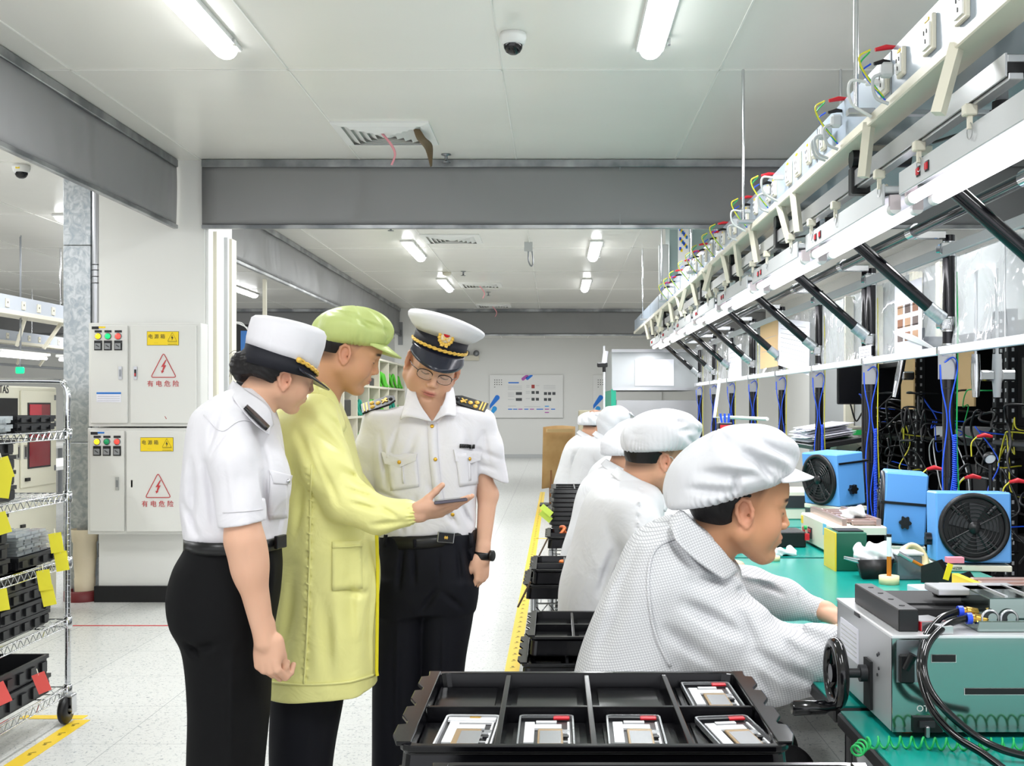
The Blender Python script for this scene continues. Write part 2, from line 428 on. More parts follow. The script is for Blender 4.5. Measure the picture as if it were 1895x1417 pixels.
MB().span((-11, 30.3, 0), (4.2, 30.5, ZC)).build('wall_far', M['wall'], kind='structure')
MB().span((4.0, -4, 0), (4.2, 30.3, ZC)).build('wall_right', M['wall'], kind='structure')
MB().span((-11.2, -4, 0), (-11, 30.4, ZC)).build('wall_left', M['wall'], kind='structure')
# pilaster column with conduit face, further columns down the hall
def column(x0, x1, y0, y1): return MB().span((x0, y0, 0), (x1, y1, ZC)).build('column', M['wall'], kind='structure')
column(-3.31, -2.54, 8.235, 8.92); column(-2.95, -2.52, 20.9, 21.5); 
MB().span((-3.33, 8.2, 0), (-2.56, 8.235, .115)).build('baseboard_column', M['blackm'], kind='structure')
MB().span((-6, 30.27, 0), (4, 30.3, .1)).build('baseboard_far', M['lgrey'], kind='structure')
ct = thing('conduit_trunking', 'tall cream conduit trunking running up the side face of the white column', 'conduit', loc=(-2.53, 8.5, 0), world=True)
for y0, y1, w_, m_ in ((8.25, 8.36, .02, 'white'), (8.40, 8.45, .035, 'cream'), (8.5, 8.66, .012, 'white'), (8.70, 8.74, .03, 'lgrey'), (8.78, 8.90, .04, 'cream')):
    MB().span((-2.539, y0, .0), (-2.539 + w_, y1, 2.71)).build('channel', M[m_], ct)
# ---------------------------------------------------------------- smoke curtains
def curtain(label, a, b, z0=2.70, z1=ZC, seams=()):
    a = np.array(a, float); b = np.array(b, float); L = np.linalg.norm(b - a); d = (b - a) / L; n = np.array((-d[1], d[0]))
    t = thing('smoke_curtain', label, 'curtain', 'grey smoke curtains hanging from the ceiling', loc=(*((a + b) / 2), z0), world=True)
    G = []; K = max(8, int(L / .12))
    for z in np.linspace(z0 + .02, z1 - .04, 9):
        row = []
        for k in range(K + 1):
            u = k / K * L; s_ = math.sin(PI * (z - z0) / (z1 - z0))
            off = .014 * s_ * (math.sin(u * 2.1 + a[0]) + .6 * math.sin(u * 4.7 + z * 3))
            row.append((*(a + d * u + n * off), z))
        G.append(row)
    MB().grid(G).build('fabric', M['curtain'], t, solid=.004, fixn=False)
    ang = math.atan2(d[1], d[0])
    for z, h in ((z1 - .03, .055), (z0 + .012, .03)):
        MB().box((*((a + b) / 2), z), (L, .035, h), rz=ang, bev=.004).build('rail', M['rail'], t)
    for u in seams: MB().box((*(a + d * u), (z0 + z1) / 2), (.012, .02, z1 - z0 - .04), rz=ang).build('seam_strip', M['grey'], t)
    return t
curtain('grey smoke curtain across the aisle beside the white column', (-2.55, 8.2), (3.95, 8.2), seams=(3.02,))
curtain('grey smoke curtain running overhead to the front of the white column', (-2.74, 1.6), (-2.74, 8.2))
curtain('grey smoke curtain running deep behind the yellow-green capped worker', (-2.86, 9.0), (-2.86, 20.9), seams=(3.2,))
curtain('farthest grey smoke curtain crossing the hall before the end wall', (-10.9, 21.0), (3.9, 21.0))
# ---------------------------------------------------------------- ceiling lights
def make_light():
    t = thing('ceiling_light', 'x', 'light', 'long batten lights on the ceiling')
    MB().box((0, 0, -.012), (.145, 1.36, .024), bev=.006).build('base_plate', M['white'], t)
    b = MB(); G = []
    for y in (-.66, -.655, -.62, .62, .655, .66):
        s_ = 1. if abs(y) < .65 else (.9 if abs(y) < .657 else .55)
        G.append([(.058 * s_ * math.cos(a), y, -.022 - .052 * s_ * math.sin(a)) for a in np.linspace(0, PI, 11)])
    b.grid(G); b.add([G[0][i] for i in range(11)], [tuple(range(11))]); b.add([G[-1][i] for i in range(11)], [tuple(range(11))[::-1]])
    b.build('diffuser', M['lens'], t)
    for y in (-.5, .5): MB().box((.078, y, -.03), (.012, .03, .03)).build('clip', M['chrome'], t)
    return t
L0 = make_light(); used = False
def place_light(x, y, label, grp=None):
    global used; en = LAMP_W * (1 if y < 11 else (.85 if y < 20 else .75))
    l = L0 if not used else clone(L0); used = True
    l.location = (x, y, ZC); l['label'] = label
    if grp: l['group'] = grp
    ld = bpy.data.lights.new('ceiling_lamp', 'AREA'); ld.shape = 'RECTANGLE'; ld.size = .14; ld.size_y = 1.3; ld.energy = en; ld.color = (.97, .985, 1)
    lo = bpy.data.objects.new('ceiling_lamp', ld); COL.objects.link(lo); lo.location = (x, y, ZC - .09)
LAMP_W = 40; TUBE_W = 12
place_light(-1.62, 4.95, 'ceiling batten light nearest the camera on the aisle, ending above the grey curtain corner')
place_light(.47, 4.95, 'ceiling batten light between the black dome camera and the hanging rod')
place_light(-1.6, 12.9, 'ceiling batten light beside the second square vent beyond the first curtain')
place_light(.45, 12.9, 'ceiling batten light beyond the curtain, nearer one of the pair above the work line')
place_light(-1.6, 16.6, 'ceiling batten light past the second square vent, behind the other on its row')
place_light(.45, 16.6, 'ceiling batten light above the work line, nearest the far curtain')
place_light(-1.6, 27., 'small far ceiling light beyond the last curtain on the aisle side')
place_light(.45, 27., 'small far ceiling light beyond the last curtain on the bench side')
place_light(-1.6, 8.95, 'ceiling batten light added for fill, beyond what the photograph shows', 'ceiling lights beyond the frame')
place_light(.45, 8.95, 'ceiling batten light added for fill, beyond what the photograph shows', 'ceiling lights beyond the frame')
for i, (x, y) in enumerate(((-4.6, 11.2), (-4.75, 13.4))):
    place_light(x, y, ('upper', 'lower')[i] + ' of the two slanting batten lights left of the galvanised duct')
for x, y in ((-1.6, .9), (.47, .9), (2.7, .9), (2.7, 4.95), (2.7, 8.95), (2.7, 12.9), (-4.6, 4.5), (-4.6, 8.), (-7.5, 5), (-7.5, 9.5), (-7.5, 14), (-4.8, 17.5), (-7.5, 19), (-4.8, 25), (2.6, 17), (-1.6, 23.5), (.8, 23.5), (-7, 26)):  # unseen lights added to brighten the hall and its far end
    place_light(x, y, 'ceiling batten light added for fill, beyond what the photograph shows', 'ceiling lights beyond the frame')
# ---------------------------------------------------------------- vents
M['pink'] = mat('pink_ribbon', '#e59aa2', .6)
def make_vent():
    t = thing('ceiling_vent', 'x', 'vent', 'square ceiling air diffusers')
    def ring(b, h0, h1, za, zb):
        for (a, c) in (((-1, -1), (1, -1)), ((1, -1), (1, 1)), ((1, 1), (-1, 1)), ((-1, 1), (-1, -1))):
            b.add([(a[0] * h0, a[1] * h0, za), (c[0] * h0, c[1] * h0, za), (c[0] * h1, c[1] * h1, zb), (a[0] * h1, a[1] * h1, zb)], [(0, 1, 2, 3)], False)
    b = MB(); ring(b, .31, .25, -.012, -.022); ring(b, .31, .31, -.012, .0); b.build('frame', M['white'], t, fixn=False)
    MB().box((0, 0, .004), (.5, .5, .004)).build('backing', M['dark'], t)
    for i, h in enumerate((.245, .2, .155, .11, .065)):
        b = MB(); ring(b, h, h - .045, -.002, -.028); b.build('louvre', M['white'], t, fixn=False, solid=.002)
    MB().box((0, 0, -.02), (.05, .05, .012)).build('centre_plate', M['white'], t)
    return t
V0 = make_vent(); V0.location = (-1.1, 7.4, ZC); V0['label'] = 'square ceiling vent with a pink ribbon and a loose brown flap, before the first curtain'
sheet([[(-.02, -.1, -.03), (.0, -.1, -.03)], [(.03, -.06, -.09), (.05, -.06, -.09)], [(.05, .0, -.14), (.065, .0, -.14)], [(.02, .05, -.2), (.035, .05, -.2)]], 'ribbon', M['pink'], V0, .001, 2, 5)
sheet([[(.2, -.2, -.02), (.24, -.18, -.02)], [(.22, -.16, -.08), (.27, -.12, -.06)], [(.25, .05, -.1), (.29, .1, -.06)], [(.27, .16, -.19), (.28, .17, -.18)]], 'flap', mat('brown_flap', '#6d5a40', .6), V0, .003, 3, 4)
V1 = None
for x, y, lb in ((-1.1, 12.1, 'square ceiling vent just beyond the first grey curtain'), (-1.1, 16.8, 'flattened ceiling vent with a red ribbon, midway to the far curtain'), (-1.1, 20.3, 'ceiling vent with red ribbon right before the farthest curtain'), (-1.1, 27.5, 'dark far ceiling vent past the last curtain')):
    c = V0.copy(); COL.objects.link(c); c.location = (x, y, ZC); c['label'] = lb
    for ch in KIDS[V0.name]:
        if ch.name.startswith('flap') or (ch.name.startswith('ribbon') and y in (12.1, 27.5)): continue
        _cc(ch, c)
# ---------------------------------------------------------------- dome cameras, sprinklers, detectors
def make_dome():
    t = thing('dome_camera', 'x', 'security camera', 'dome cameras on the ceiling')
    MB().lathe([(0, 0), (.062, 0), (.064, -.02), (.058, -.045), (.05, -.055), (0, -.055)]).build('housing', M['white'], t)
    MB().lathe([(.046, -.052), (.044, -.07), (.034, -.088), (.018, -.098), (0, -.1)]).build('dome', M['blackg'], t)
    return t
D0 = make_dome(); D0.location = (-.2, 5.42, ZC); D0['label'] = 'white ceiling dome camera with black bubble, alone over the aisle'
D1 = clone(D0, (-3.95, 8.4, ZC), label='dome camera with yellow sticker under the ceiling left of the ducts')
MB().box((0, -.06, -.03), (.03, .004, .014)).build('sticker', M['yel'], D1)
def make_sprinkler():
    t = thing('sprinkler', 'x', 'sprinkler', 'ceiling sprinkler heads')
    MB().lathe([(0, 0), (.035, 0), (.035, -.006), (.012, -.01), (.01, -.05), (.03, -.055), (.03, -.06), (0, -.062)], n=16).build('head', M['alud'], t); return t
S0 = make_sprinkler(); S0.location = (-1.22, 15.1, ZC); S0['label'] = 'sprinkler head hanging between the two far vents'
for x, y, lb in ((-1.05, 17.9, 'sprinkler head between the middle vent and far curtain'), (-1.62, 11.2, 'sprinkler head just behind the first curtain rail'), (-3.75, 14., 'sprinkler head above the white peaked cap, left bay'), (-.77, 8.03, 'dark sprinkler head at the first curtain rail under the vent')):
    clone(S0, (x, y, ZC), label=lb)
MB().lathe([(0, 0), (.06, 0), (.055, -.035), (.03, -.05), (0, -.05)], c=(-1.45, 15.2, ZC), n=20).build('smoke_detector', M['cream'], label='cream smoke detector on the ceiling beside the nearer aisle light', cat='smoke detector')
hk = thing('ceiling_hook', 'metal cable hook hanging from ceiling beyond the first curtain', 'hook', loc=(-.29, 12.4, ZC), world=False)
MB().box((0, 0, -.05), (.09, .05, .1)).build('bracket', M['lgrey'], hk)
MB().tube(cr([(0, 0, -.1), (0, 0, -.2), (.03, 0, -.26), (.05, 0, -.22), (.04, 0, -.1)], 5), .008, 8).build('rod', M['alud'], hk)
# ================================================================ people: shared anatomy
SKIN = mat('skin', '#c99878', .48, spec=.35, sss=.10, attr=True)
HAIR = mat('black_hair', '#120f10', .42, spec=.4); bump(HAIR, noise(HAIR, 60, 3, (1, 1, .12)), .7, .004)
SK = np.array(lin('#d8ab91')); SKT = np.array(lin('#c99878')); LIPC = np.array(lin('#b5685e')); BROW = np.array(lin('#30231e')); EARC = np.array(lin('#d08f78'))
def look(fwd, up=(0, 0, 1)):              # columns: forward, left, up
    x = np.array(fwd, float); x /= np.linalg.norm(x); z = np.array(up, float); z = z - x * (z @ x); z /= np.linalg.norm(z)
    return np.stack([x, np.cross(z, x), z], 1)
def head_sdf(s, F, fem=0., full=0., k=1., ears=True, eye_open=.35):
    """adds a head to s, in the head frame F (origin between the ears, x forward, z up)"""
    s.F = F
    s.ell((-.012, 0, .048), (.098, .076, .083), .02)
    s.ell((-.035, 0, .015), (.07, .066, .065), .03)
    s.ell((.034, 0, -.012), (.062, .064, .082), .03)
    for y in (-1, 1):
        s.cone((-.002, y * (.056 + .006 * full), -.045), (.062, y * .018, -.094), .021 + .005 * full, .017 + .004 * full, .03)
        s.ell((.05, y * .042, -.028), (.034, .027, .036 + .004 * full), .025)       # cheek
    s.ell((.078, 0, -.094), (.018, .022 - .004 * fem, .017), .016)                      # chin
    s.ell((.074, 0, .05), (.03, .05, .045), .03)                                    # forehead
    for y in (-1, 1): s.cone((.091, y * .012, .027), (.074, y * .047, .029), .0085 - .002 * fem, .008, .014)   # brow ridge
    s.ell((.083, 0, -.056), (.021, .03, .026), .016)                                # muzzle
    for y in (-1, 1): s.ell((.106, y * .033, .008), (.02, .019, .013), .014, 's')       # sockets
    for y in (-1, 1): s.ell((.0775, y * .032, .008), (.0155, .0165, .0135), .004)     # lids over the eyeball
    s.limb([(.088, 0, .026), (.098, 0, .004), (.1105, 0, -.02)], [.0065, .0075, .0095], .008, k0=.012)
    for y in (-1, 1): s.ell((.1005, y * .0115, -.026), (.011, .0075, .008), .006)
    for y in (-1, 1): s.ell((.106, y * .0075, -.034), (.005, .0036, .0035), .003, 's')
    # lips
    for (z, r, fx) in ((-.051, .0046, .1015), (-.0605, .0052, .0995)):
        s.limb([(fx - .012, -.024, -.0565), (fx - .002, -.011, z), (fx, 0, z + (-.0006 if z > -.055 else 0)), (fx - .002, .011, z), (fx - .012, .024, -.0565)], [.002, r * .9, r, r * .9, .002], .004, k0=.005)
    s.limb([(.089, -.024, -.0562), (.1035, -.01, -.0562), (.105, 0, -.0565), (.1035, .01, -.0562), (.089, .024, -.0562)], [.0012] * 5, .003, 's')
    s.ell((.098, 0, -.075), (.012, .018, .006), .01, 's')
    if ears:
        for y in (-1, 1):
            E_ = F.sub((-.006, y * .0785, -.002), rot(z=y * .42, y=-.15))
            s.F = E_
            s.ell((0, 0, 0), (.018, .007, .031), .006)
            s.limb([(.013, y * .004, -.012), (.015, y * .006, .008), (.008, y * .008, .026), (-.006, y * .009, .0315), (-.018, y * .01, .02), (-.0185, y * .01, .002), (-.012, y * .008, -.016), (.0, y * .004, -.029)], [.003, .004, .0042, .0045, .0045, .0042, .004, .006], .004)
            s.ell((.003, y * .010, -.002), (.0095, .0095, .016), .003, 's'); s.ell((-.004, y * .0095, .010), (.009, .005, .013), .003, 's'); s.cone((.005, y * .006, -.004), (.006, -y * .006, -.004), .0042, .003, .002, 's')
            s.cone((-.008, y * .008, .012), (.004, y * .007, .018), .0028, .002, .003, 's')
            s.ell((.014, y * .0055, -.003), (.0042, .004, .007), .004)
            s.F = F
    s.F = ID; return s
def face_color(F, lipc=LIPC, base=SK, tan=SKT, stubble=0., brow=BROW, eye=True, hairc=BROW, hairk=.85):
    def f(v):
        q = F.loc(v); n = len(q); c = np.tile(base, (n, 1)); x, y, z = q[:, 0], q[:, 1], q[:, 2]; ay = np.abs(y)
        def mix(w, col):
            nonlocal c
            w = np.clip(w, 0, 1)[:, None]; c = c * (1 - w) + col * w
        if hairc is not None:      # cropped hair fading into the skin round the ears and nape
            hb = -.052 + .35 * (x + .06); hf = .012 + .5 * np.clip(z, 0, 1)
            mix(hairk * np.clip((z - hb) / .03, 0, 1) * np.clip((hf - x) / .014 + .2, 0, 1) * (1 - np.exp(-((x + .006) / .030) ** 4 - ((z + .004) / .040) ** 4)) * (z > -.075), hairc)
        mix(.45 * (.5 + .5 * np.sin(x * 30 + 1.3) * np.cos(z * 24)), tan)
        front = x > .04
        mix(.30 * np.exp(-((ay - .05) ** 2 + (z + .022) ** 2) / .0006) * front, EARC)
        mix(.25 * np.exp(-((x - .108) ** 2 + y * y + (z + .02) ** 2) / .0002), EARC)
        mix(.55 * np.clip((ay - .070) / .01, 0, 1) * np.exp(-((x + .006) / .026) ** 4 - ((z + .002) / .038) ** 4), EARC)
        lipw = np.exp(-((z + .0562) / .0092) ** 4 - (ay / .0225) ** 4) * (x > .085); mix(lipw * .95, lipc)
        mix(np.exp(-((z + .0562) / .0013) ** 2 - (ay / .025) ** 4) * (x > .085), lipc * .35)
        bz = .0315 + .004 * np.cos((ay - .03) / .03 * 1.5); mix(1.1 * np.exp(-((z - bz) / .0042) ** 4 - ((ay - .034) / .019) ** 6) * (x > .05), brow)
        if eye:
            ez = .0035 - .0022 * ((ay - .032) / .0145) ** 2 * -1.6 - .001
            mix(np.exp(-((z - ez) / .0019) ** 2 - ((ay - .032) / .0145) ** 8) * (x > .06), np.array(lin('#1c1412')))
        if stubble: mix(stubble * np.exp(-((z + .075) / .03) ** 2 - (ay / .05) ** 4) * (x > .03) * (1 - np.clip(lipw, 0, 1)), np.array(lin('#8f7262')))
        return c
    return f
def multi_color(*fs):                     # (frame, radius, fn) first match wins, else plain skin
    def f(v):
        c = np.tile(SK, (len(v), 1))
        n3 = (np.sin(v[:, 0] * 41) * np.sin(v[:, 1] * 37 + 1) * np.sin(v[:, 2] * 33 + 2) * .5 + .5)[:, None]; c = c * (1 - .3 * n3) + SKT * .3 * n3
        for F, r, g in fs:
            m = np.linalg.norm(F.loc(v), axis=1) < r
            if m.any(): c[m] = g(v[m])
        return c
    return f
def hand_sdf(s, F, side=1, curl=(.5, .6, .7, .8), thumb=(.5, .3), spread=.05, k=1., tcurl=.3):
    """hand frame: x from wrist to fingers, y towards the thumb side, z = back of the hand"""
    s.F = F
    s.limb([(-.03, 0, 0), (.015, 0, 0)], [.024, .028], .012)
    s.ell((.045, .016, -.002), (.045, .02, .0135), .012); s.ell((.045, -.016, -.001), (.045, .022, .0135), .012); s.ell((.05, 0, 0), (.046, .036, .013), .012)
    s.ell((.028, .028, -.008), (.034, .016, .014), .012)
    L = [(.040, .026, .022), (.044, .029, .023), (.041, .027, .022), (.032, .021, .019)]; R_ = [.0088, .009, .0085, .0075]
    for i, y in enumerate((.030, .0105, -.0095, -.028)):
        a = 0.; p = np.array((.086 - .003 * abs(i - 1) - (.006 if i == 3 else 0), y, .001)); sp = spread * (1.5 - i)
        pts = [p - np.array((.02, y * .12, 0)), p]; r = R_[i]; rs = [r * 1.08, r * 1.12]
        for j, l in enumerate(L[i]):
            a += curl[i] * (1.0, 1.15, .75)[j]; d = np.array((math.cos(a) * math.cos(sp), math.cos(a) * math.sin(sp), -math.sin(a))); p = p + d * l; pts.append(p); rs.append(r * (.98, .93, .82)[j])
        s.limb(pts, rs, .003, k0=.008)
    a, b = thumb; p = np.array((.012, .026, -.008)); pts = [p]; d = np.array((math.cos(a), math.sin(a), -b)); d /= np.linalg.norm(d)
    for j, l in enumerate((.040, .032, .026)):
        p = p + d * l; pts.append(p); d = d + np.array((tcurl * .5, -tcurl * .6, -tcurl * .25)); d /= np.linalg.norm(d)
    s.limb(pts, [.015, .0115, .0105, .009], .005, k0=.012)
    s.F = ID; return s
def wrinkles(amp, f=18., seed=0., sx=1., sy=1., sz=.5):   # soft cloth folds
    def g(q):
        x, y, z = q[:, 0] * sx, q[:, 1] * sy, q[:, 2] * sz
        a = np.sin(f * (x + .5 * y) + 2.2 * np.sin(f * .31 * (z + y) + seed)) * np.sin(f * .55 * z + 1.7 * np.sin(f * .4 * x + seed * 2) + seed)
        b = np.sin(f * 1.9 * (z - .6 * x) + 1.5 * np.sin(f * .5 * y + seed))
        return 1.6 * amp * (.7 * a + .3 * b)
    return g
def cap_fabric(name, col, rough=.55):
    m = mat(name, col, rough, spec=.3); bump(m, noise(m, 9, 3, (1, 1, 1), .8), .35, .02); return m
def bouffant(s, F, c, r, tilt=(0, 0, 0), band=-.01, pleats=46, amp=.0028, drop=None, wr=.004, seed=0.):
    """puffy gathered cap in frame F: ellipsoid cut at a rim with pleats gathered towards the band"""
    s.F = F; R = rot(*tilt); G = F.sub(c, R)
    s.F = G; s.ell((0, 0, 0), r, .02)
    if drop: s.ell(drop[0], drop[1], .04)
    def pl(q):
        l = G.loc(q); th = np.arctan2(l[:, 1] / r[1], l[:, 0] / r[0]); zz = l[:, 2]
        w = np.exp(-np.clip((zz - band) / .028, 0, 9)) ; soft = np.clip((zz - band) / .05, 0, 1)
        return amp * (.55 + .45 * np.sin(5 * th + seed * 3)) * np.sin(pleats * th + 3.5 * np.sin(3 * th + seed) + 2 * np.sin(7 * th)) * w + wr * soft * np.sin(7 * th + 2.8 * np.sin(2 * th + 11 * zz + seed) + 26 * zz) * np.clip(1.2 - zz / r[2], .15, 1)
    s.disp(pl); s.F = F
    return G
# ================================================================ the three people standing
WHITE_CL = cap_fabric('white_uniform', '#dedce0', .6); NAVY_CL = mat('navy_uniform', '#0e0f17', .75, spec=.25); bump(NAVY_CL, noise(NAVY_CL, 5, 2, (1, 1, .5), .6), .25, .02)
BLACK_CL = mat('black_trousers', '#070709', .8, spec=.25); bump(BLACK_CL, noise(BLACK_CL, 5, 2, (1, 1, .5), .6), .25, .02)
YEL_CL = cap_fabric('yellow_green_cloth', '#e9e698', .4); YEL_CAP = cap_fabric('yellow_green_cap_cloth', '#c0cd82', .42)
GOLD = mat('gold', '#d8a93c', .3, .7); GOLDC = mat('gold_braid', '#e6bb55', .45, .2); BAND = mat('navy_felt', '#12131d', .7); VIS = mat('navy_gloss', '#20222f', .25, spec=.6)
BELT = mat('black_leather', '#0d0d0f', .35)
def T(Y, rows):                          # torso sections from photograph rows: (py, px centre, half px, depth offset, half depth)
    k = Y / F_PX; return [(CAMZ - (py - CY) * k, (px - CX) * k, Y + yo, hp * k, ry) for (py, px, hp, yo, ry) in rows]
def BX(x0, y0, x1, y1, Y, dy): a = P(x0, y0, Y); b = P(x1, y1, Y); return np.minimum(a, b) - (0, dy, 0), np.maximum(a, b) + (0, dy, 0)
def strip(pj, pts, w, name, mt, par_, off=.003, t=.0018, nseg=4, **kw):   # a narrow band laid on a surface along photograph points
    pts = cr(np.array(pts, float), nseg); G = []
    for i, (x, y) in enumerate(pts):
        a = pts[max(i - 1, 0)]; b = pts[min(i + 1, len(pts) - 1)]; d = (b - a) / (np.linalg.norm(b - a) + 1e-9); n = np.array((-d[1], d[0]))
        G.append([pj(x - n[0] * w / 2, y - n[1] * w / 2, off), pj(x + n[0] * w / 2, y + n[1] * w / 2, off)])
    return MB().grid(G).build(name, mt, par_, solid=t, fixn=False, **kw)
def patch(pj, quad, name, mt, par_, off=.003, t=.002, n=8, **kw):         # a piece of cloth laid on a surface, four photograph corners
    q = np.array(quad, float); G = []
    for i in range(n + 1):
        v = i / n; a = q[0] * (1 - v) + q[3] * v; b = q[1] * (1 - v) + q[2] * v
        G.append([pj(*(a * (1 - u) + b * u), off) for u in np.linspace(0, 1, n + 1)])
    return MB().grid(G).build(name, mt, par_, solid=t, fixn=False, **kw)
def button(pj, x, y, r, mt, par_, name='button', off=.004):
    p = pj(x, y, off); R = fwd_frame(p, pj.nrm(x, y)); b = MB()
    b.lathe([(r, -.002), (r, .001), (r * .7, .0028), (0, .003)], c=p, R=R @ rot(x=-PI / 2), n=14); return b.build(name, mt, par_)
def hair_cap(s, F, grow=.0035, low=-.03, front=.045, k=1., top=.055):
    s.F = F; g = grow
    s.ell((-.012, 0, .048), (.098 + g, .076 + g, .083 + g), .02); s.ell((-.036, 0, .015), (.07 + g, .066 + g, .065 + g), .03)
    if top: s.plane(F.w((0, 0, top)), F.R @ np.array((0, 0, 1.)), .004)
    def cut(q):  #       # removes the face side and everything under the nape line
        l = F.loc(q); a = l[:, 0] - front + .040 - .50 * np.clip(l[:, 2], 0, 1); b = np.maximum(low + .35 * (l[:, 0] + .06), np.clip((l[:, 0] + .022) * 3, 0, 1) * 0 + np.where(l[:, 0] > -.024, .004 + .6 * (l[:, 0] + .024), -9)) - l[:, 2]
        e = ((l[:, 0] + .008) / .026) ** 2 + ((l[:, 2] + .002) / .036) ** 2; c = (1 - np.sqrt(e)) * .02
        return -np.maximum(np.maximum(a, b), np.where(np.abs(l[:, 1]) > .045, c, -1))
    s.p.append((cut, F.o - .4, F.o + .4, .003, 's')); return s
def ringstack(rings, name, mt, par_, F, n=48, cap_top=False, solid=0., **kw):
    """rings: (z, cx, cy, rx, ry, front_lift, side_lift) in frame F"""
    G = []
    for (z, cx, cy, rx, ry, fl, bl) in rings:
        G.append([F.w((cx + rx * math.cos(a), cy + ry * math.sin(a), z + fl * max(math.cos(a), 0) ** 1.5 + bl * max(-math.cos(a), 0) ** 1.5)) for a in np.linspace(0, 2 * PI, n, endpoint=False)])
    b = MB(); b.grid(G, closed=True)
    if cap_top: b.add(G[-1], [tuple(range(n))], True)
    return b.build(name, mt, par_, solid=solid, fixn=False, **kw)
# ------------------------------------------------------------------ officer facing the camera (glasses, peaked cap)
def officer():
    Y = 3.90; k = Y / F_PX
    f = np.array((.17, -.91, -.36)); HF = Fr(P(800, 680, Y), look(f, (.30, 0, 1)), 1.05)
    s = SDF(); head_sdf(s, HF, full=.9); s.F = ID
    s.limb([P(797, 700, Y + .01), P(797, 765, Y + .015)], [.056, .06], .03)
    s.cone(P(797, 770, Y + .02), P(795, 960, Y), .06, .07, .03)
    # arms
    LW = P(893, 1030, Y - .03)
    s.limb([P(872, 815, Y), P(903, 915, Y + .03), P(893, 1022, Y - .03)], [.03, .034, .0235], .02)
    s.limb([P(700, 815, Y), P(682, 915, Y + .04), P(735, 985, Y - .06)], [.03, .041, .027], .02)
    Lh = Fr(P(893, 1028, Y - .03), look((-.05, -.05, -1), (.85, -.5, 0)) * np.array((1, -1, 1)), .95); hand_sdf(s, Lh, curl=(.55, .65, .75, .8), thumb=(.3, .4), spread=.02)
    s.limb([P(760, 1000, Y), P(740, 1200, Y)], [.07, .05], .02); s.limb([P(830, 1000, Y), P(815, 1200, Y)], [.07, .05], .02)
    col = multi_color((HF, .17, face_color(HF, base=np.array(lin('#d8aa8e')))))
    body = s.build('person', SKIN, .0027, color=col, smooth_it=1, label='officer facing us in peaked white cap, glasses and short-sleeved white shirt, looking down', cat='person')
    # shirt
    s = SDF()
    s.limb([P(698, 784, Y + .005), P(688, 830, Y + .01), P(683, 895, Y + .03)], [.050, .055, .056], .025); s.limb([P(890, 785, Y + .005), P(898, 830, Y + .01), P(910, 895, Y + .03)], [.05, .054, .055], .025)
    s.plane(P(911, 882, Y), (-.36, 0, -.93), .003, *BX(862, 990, 1010, 845, Y, .3)); s.plane(P(683, 898, Y), (.1, 0, -.99), .003, *BX(600, 990, 735, 870, Y, .3))
    s.loft(T(Y, [(748, 798, 42, .02, .055), (757, 797, 84, .015, .075), (772, 796, 106, .01, .095), (820, 793, 104, 0, .118), (870, 792, 97, -.005, .123), (930, 789, 91, -.005, .122), (962, 788, 91, -.005, .12), (988, 788, 89, 0, .115)]), 2.4, .02)
    s.cone(P(797, 690, Y - .05), P(800, 762, Y - .07), .045, .036, .008, 's')
    for (a, b, w, d) in (((895, 800), (905, 860), .012, .005), ((706, 800), (720, 900), .012, .005), ((862, 800), (872, 900), .016, .006), ((770, 800), (740, 880), .02, .005), ((735, 790), (715, 850), .012, .004), ((850, 930), (870, 975), .010, .006), ((815, 930), (845, 975), .012, .006), ((735, 940), (745, 985), .012, .005), ((770, 920), (760, 985), .014, .005), ((880, 830), (925, 850), .012, .004), ((885, 860), (920, 870), .012, .003), ((790, 890), (830, 960), .016, .004), ((700, 905), (760, 930), .012, .004)):
        yy = Y - .12 if 715 < a[0] < 875 else Y - .05; s.crease(P(*a, yy), P(*b, yy), w, d)
    s.disp(wrinkles(.0045, 17, 1.)); s.disp(wrinkles(.0018, 42, 3.))
    shirt = s.build('shirt', WHITE_CL, .0042, body, smooth_it=1); pj = Proj(shirt)
    # collar leaves
    for G in ([[P(757, 700, Y + .0), P(752, 735, Y - .06), P(741, 776, Y - .112)], [P(762, 705, Y - .02), P(763, 738, Y - .075), P(757, 771, Y - .125)], [P(766, 712, Y - .035), P(776, 745, Y - .095), P(799, 780, Y - .128)]],
              [[P(828, 712, Y - .02), P(822, 742, Y - .075), P(801, 780, Y - .128)], [P(833, 715, Y - .005), P(834, 745, Y - .06), P(824, 768, Y - .122)], [P(838, 716, Y + .01), P(843, 745, Y - .04), P(843, 770, Y - .105)]]):
        sheet(G, 'collar', WHITE_CL, shirt, .004)
    strip(pj, [(800, 782), (803, 850), (812, 920), (824, 952)], 17, 'placket', WHITE_CL, shirt, .004, .003)
    for (x, y) in ((800, 790), (806, 850), (838, 950)): button(pj, x, y, .0065, GOLD, shirt, off=.008)
    for q, fl, bt in (([(715, 842), (771, 842), (776, 900), (724, 908)], [(709, 836), (772, 840), (770, 852), (740, 864), (716, 858)], (739, 855)), ([(842, 838), (884, 838), (883, 895), (850, 900)], [(839, 832), (891, 834), (887, 850), (866, 857), (842, 853)], (864, 849))):
        patch(pj, q, 'pocket', WHITE_CL, shirt, .003, .003)
        c = np.mean(fl, 0); F_ = [pj(*p, .007) for p in fl]; b = MB(); b.add(F_ + [pj(*c, .009)], [(i, (i + 1) % 5, 5) for i in range(5)], False); b.build('pocket_flap', WHITE_CL, shirt, solid=.004, fixn=False); button(pj, *bt, .0065, GOLD, shirt, off=.012)
        x0 = (q[0][0] + q[1][0]) / 2 + 3; strip(pj, [(x0, q[0][1] + 18), (x0 + 1, q[2][1] - 6)], 3, 'pleat', WHITE_CL, shirt, .006, .003)
